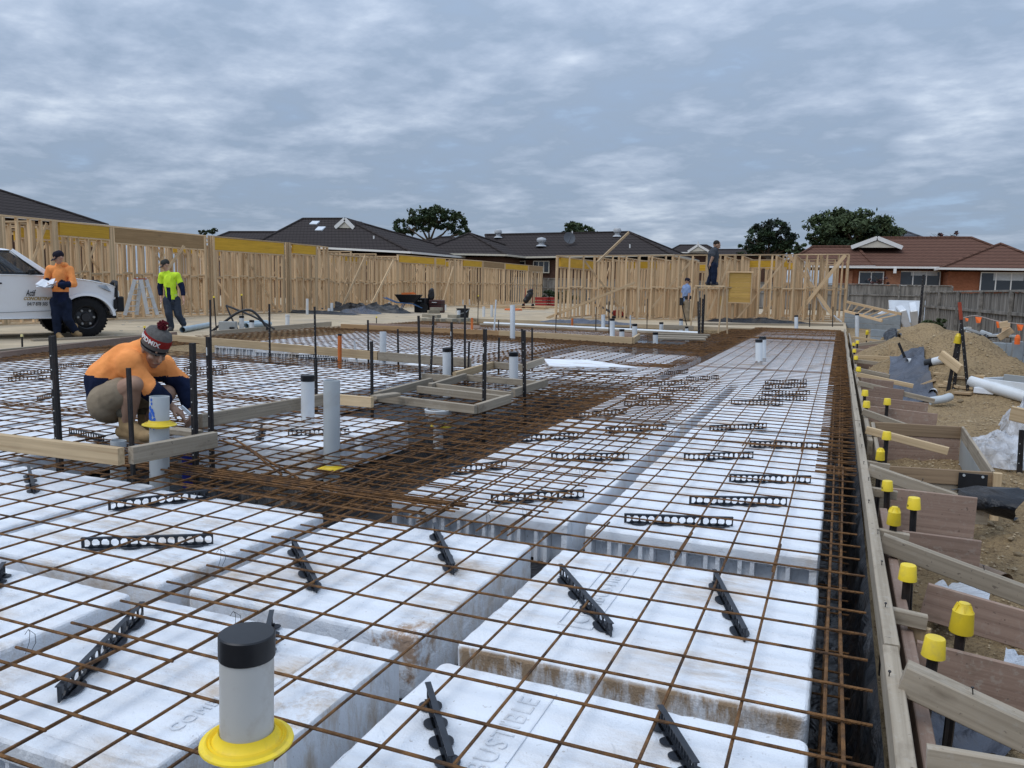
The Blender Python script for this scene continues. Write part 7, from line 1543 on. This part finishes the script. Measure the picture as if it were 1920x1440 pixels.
tr_ = tt.nodes.new('ShaderNodeBsdfTransparent'); mx_ = tt.nodes.new('ShaderNodeMixShader'); nzn = nn(tt, 'ShaderNodeTexNoise', i_Scale=5, i_Detail=6, i_Distortion=1.5); tcn = nn(tt, 'ShaderNodeTexCoord'); tt.links.new(tcn.outputs['Object'], nzn.inputs['Vector'])
tt.links.new(ramp(tt, nzn.outputs['Fac'], [(.3, .3), (.7, .85)]), mx_.inputs[0]); tt.links.new(tr_.outputs[0], mx_.inputs[1]); tt.links.new(pb0.outputs[0], mx_.inputs[2]); tt.links.new(mx_.outputs[0], tt.nodes['Material Output'].inputs[0])
bp = nn(tt, 'ShaderNodeBump', i_Strength=1.0, i_Distance=.08); tt.links.new(nzn.outputs['Fac'], bp.inputs['Height']); tt.links.new(bp.outputs[0], pb0.inputs['Normal'])
pb3 = onray(1880, 862, 0); heap('clear plastic bag heaped on the soil at the right edge', 0, 0, .42, .45, .42, CLEAR, base=pb3 + Vector((.06, .1, -.02)), seed=14, name='plastic_bag', cat='plastic bag'); heap('second fold of clear plastic rising at the right edge', 0, 0, .30, .4, .6, CLEAR, base=onray(1918, 820, 0) + Vector((.1, .2, 0)), seed=15, name='plastic_bag', cat='plastic bag')
b = onray(1912, 890, 0); tp = GD(1916, 806, b); picket(b - Vector((0, 0, .1)), tp, .022, 'dark steel post at the right edge below the timber block', group='pickets in the soil heap'); e0 = GY(1902, 775, b.y - .1); board('timber_block', e0 + Vector((-.02, 0, 0)), e0 + Vector((.4, -.35, -.05)), .05, .12, PINE, 'pale timber block on the steel post at the right edge', 'timber block')
a = onray(1886, 1090, .05); d_ = Vector((-.20, .42, -.05)); g = MB(); g.tube([a, a + d_], .047, 18, caps=False); g.tube([a, a + d_], .043, 18, caps=False); tag(g.build('cardboard_tube', mat('cardboard', (.27, .20, .15), .9), smooth=True), 'brown cardboard tube lying by the rocks', 'cardboard tube')
# trough and offcuts at the right edge
a = onray(1846, 726, .05); t = thing('trough', 'white and grey plastic trough lying at the right edge of the photo', 'trough', a, -.75)
for nm, bx_, m_ in (('side', (0, 1.6, .0, .03, 0, .12), PVC), ('side', (0, 1.6, .38, .41, 0, .17), CONCP), ('base', (0, 1.6, .031, .379, 0, .03), mat('navy_sheet', (.02, .035, .07), .4)), ('end', (-.03, -.001, 0, .41, 0, .13), PVC)): g = MB(); g.box(*bx_); g.build(nm, m_, t, bevel=.004)
g = MB(); g.box(-.12, .12, -.05, .05, 0, .08); o = g.build('foam_offcut', FOAM, bevel=.006); o.location = onray(1845, 738, 0); o.rotation_euler = (0, 0, -.35); tag(o, 'small white foam offcut in front of the thick white pipe', 'foam offcut')
for i, (pa, pb_) in enumerate([((1752, 700), (1848, 706)), ((1780, 706), (1846, 712)), ((1760, 722), (1826, 728)), ((1728, 722), (1754, 712)), ((1772, 716), (1800, 726)), ((1790, 736), (1822, 738))]): a, b = onray(*pa, .03), onray(*pb_, .03); board('timber_offcut', a, b, .10, .035, PINEF if i % 2 else PINE, 'pale timber plank lying on the soil behind the pickets', 'timber plank', 'planks lying on the soil')
pts = [onray(*p, .012) for p in ((1731, 681), (1726, 696), (1718, 708), (1716, 716), (1719, 724))]; g = MB(); g.tube(curve(*pts), .011, 8); tag(g.build('hose', mat('yellow_hose', (.66, .58, .26), .5), smooth=True), 'pale yellow hose curling over the blue grey plastic', 'hose')
for px, py in ((1681, 660), (1667, 655)):
    p = onray(px, py + 12, 0); board('peg', p, p + Vector((0, 0, .22)), .03, .03, PINE, 'small pale wooden peg beside the far braces', 'peg', 'wooden pegs', up=(0, 1, 0))
a = onray(1699, 676, 0); picket(a, GD(1685, 643, a), .02, 'dark bar leaning left over the blue grey plastic', group='pickets in the soil heap')
# rocks
ROCK = mat('pale_rock', (.34, .26, .165), .95, .3, 9, .1, rnd=.2, bump=.6, bscale=20)
RP = []
for k in range(4):
    g = MB(); g.ell((0, 0, 0), (1, .8, .62), 12, 8); g.v = [tuple(Vector(v) * (1 + .35 * mnoise.noise(Vector(v) * 1.3 + Vector((k * 5, 0, 0))) + .12 * mnoise.noise(Vector(v) * 3.5 + Vector((k * 5, 3, 0))))) for v in g.v]
    me = bpy.data.meshes.new('rock'); me.from_pydata(g.v, [], g.f); me.materials.append(ROCK); RP.append(me)
def rock(p, r, lb, grp):
    o = bpy.data.objects.new('rock', R_.choice(RP)); COL.objects.link(o); o.location = p; o.scale = (r, r, r); o.rotation_euler = (R_.uniform(-.4, .4), R_.uniform(-.4, .4), R_.uniform(0, 6)); tag(o, lb, 'rock', grp)
for px, py, r in [(1856, 982, .028), (1874, 992, .03), (1842, 1010, .028), (1858, 1015, .02), (1890, 985, .016), (1905, 975, .02), (1868, 905, .03), (1885, 880, .035), (1900, 872, .04), (1912, 890, .03), (1848, 880, .05), (1862, 868, .05), (1880, 905, .025), (1895, 1010, .02), (1910, 1040, .03), (1880, 1175, .05), (1896, 1195, .06), (1915, 1180, .05), (1850, 1035, .012), (1902, 925, .022), (1800, 752, .04), (1846, 765, .02), (1802, 735, .05), (1760, 745, .05)]:
    rock(onray(px, py, r * .4), r, 'pale clay rock on the soil beside the crosswise boards', 'rocks beside the formwork')
g = MB(); rr_ = random.Random(11)
for i in range(5200):
    y = 3 + 17 * rr_.random() ** 1.4; x = .5 + rr_.random() * (.6 + y * .16)
    r = rr_.uniform(.003, .011) * (1 + y * .05) * (1.8 if rr_.random() < .05 else 1); z = gh(x, y) + r * .25; c = Vector((x, y, z)); s_ = [rr_.uniform(.6, 1.2) for _ in range(6)]
    g.add([c + Vector((r * s_[0], 0, 0)), c + Vector((0, r * s_[1], 0)), c + Vector((-r * s_[2], 0, 0)), c + Vector((0, -r * s_[3], 0)), c + Vector((0, 0, r * s_[4] * .8)), c + Vector((0, 0, -r * s_[5]))], [(0, 1, 4), (1, 2, 4), (2, 3, 4), (3, 0, 4), (1, 0, 5), (2, 1, 5), (3, 2, 5), (0, 3, 5)])
o = g.build('gravel', mat('pale_pebble', (.40, .31, .20), .95, .3, 20, .1)); tag(o, 'loose pale pebbles scattered over the clay soil on the right', 'gravel', kind='stuff')
g = MB()
for i in range(160):
    p = G(R_.uniform(150, 900), R_.uniform(575, 632), SLZ); r = R_.uniform(.01, .04); g.box(p.x - r, p.x + r, p.y - r * .6, p.y + r * .6, p.z, p.z + r * .4)
o = g.build('rubble', mat('pale_rubble', (.45, .42, .36), .9)); tag(o, 'small pale rubble scattered on the sandy concrete', 'rubble', kind='stuff')
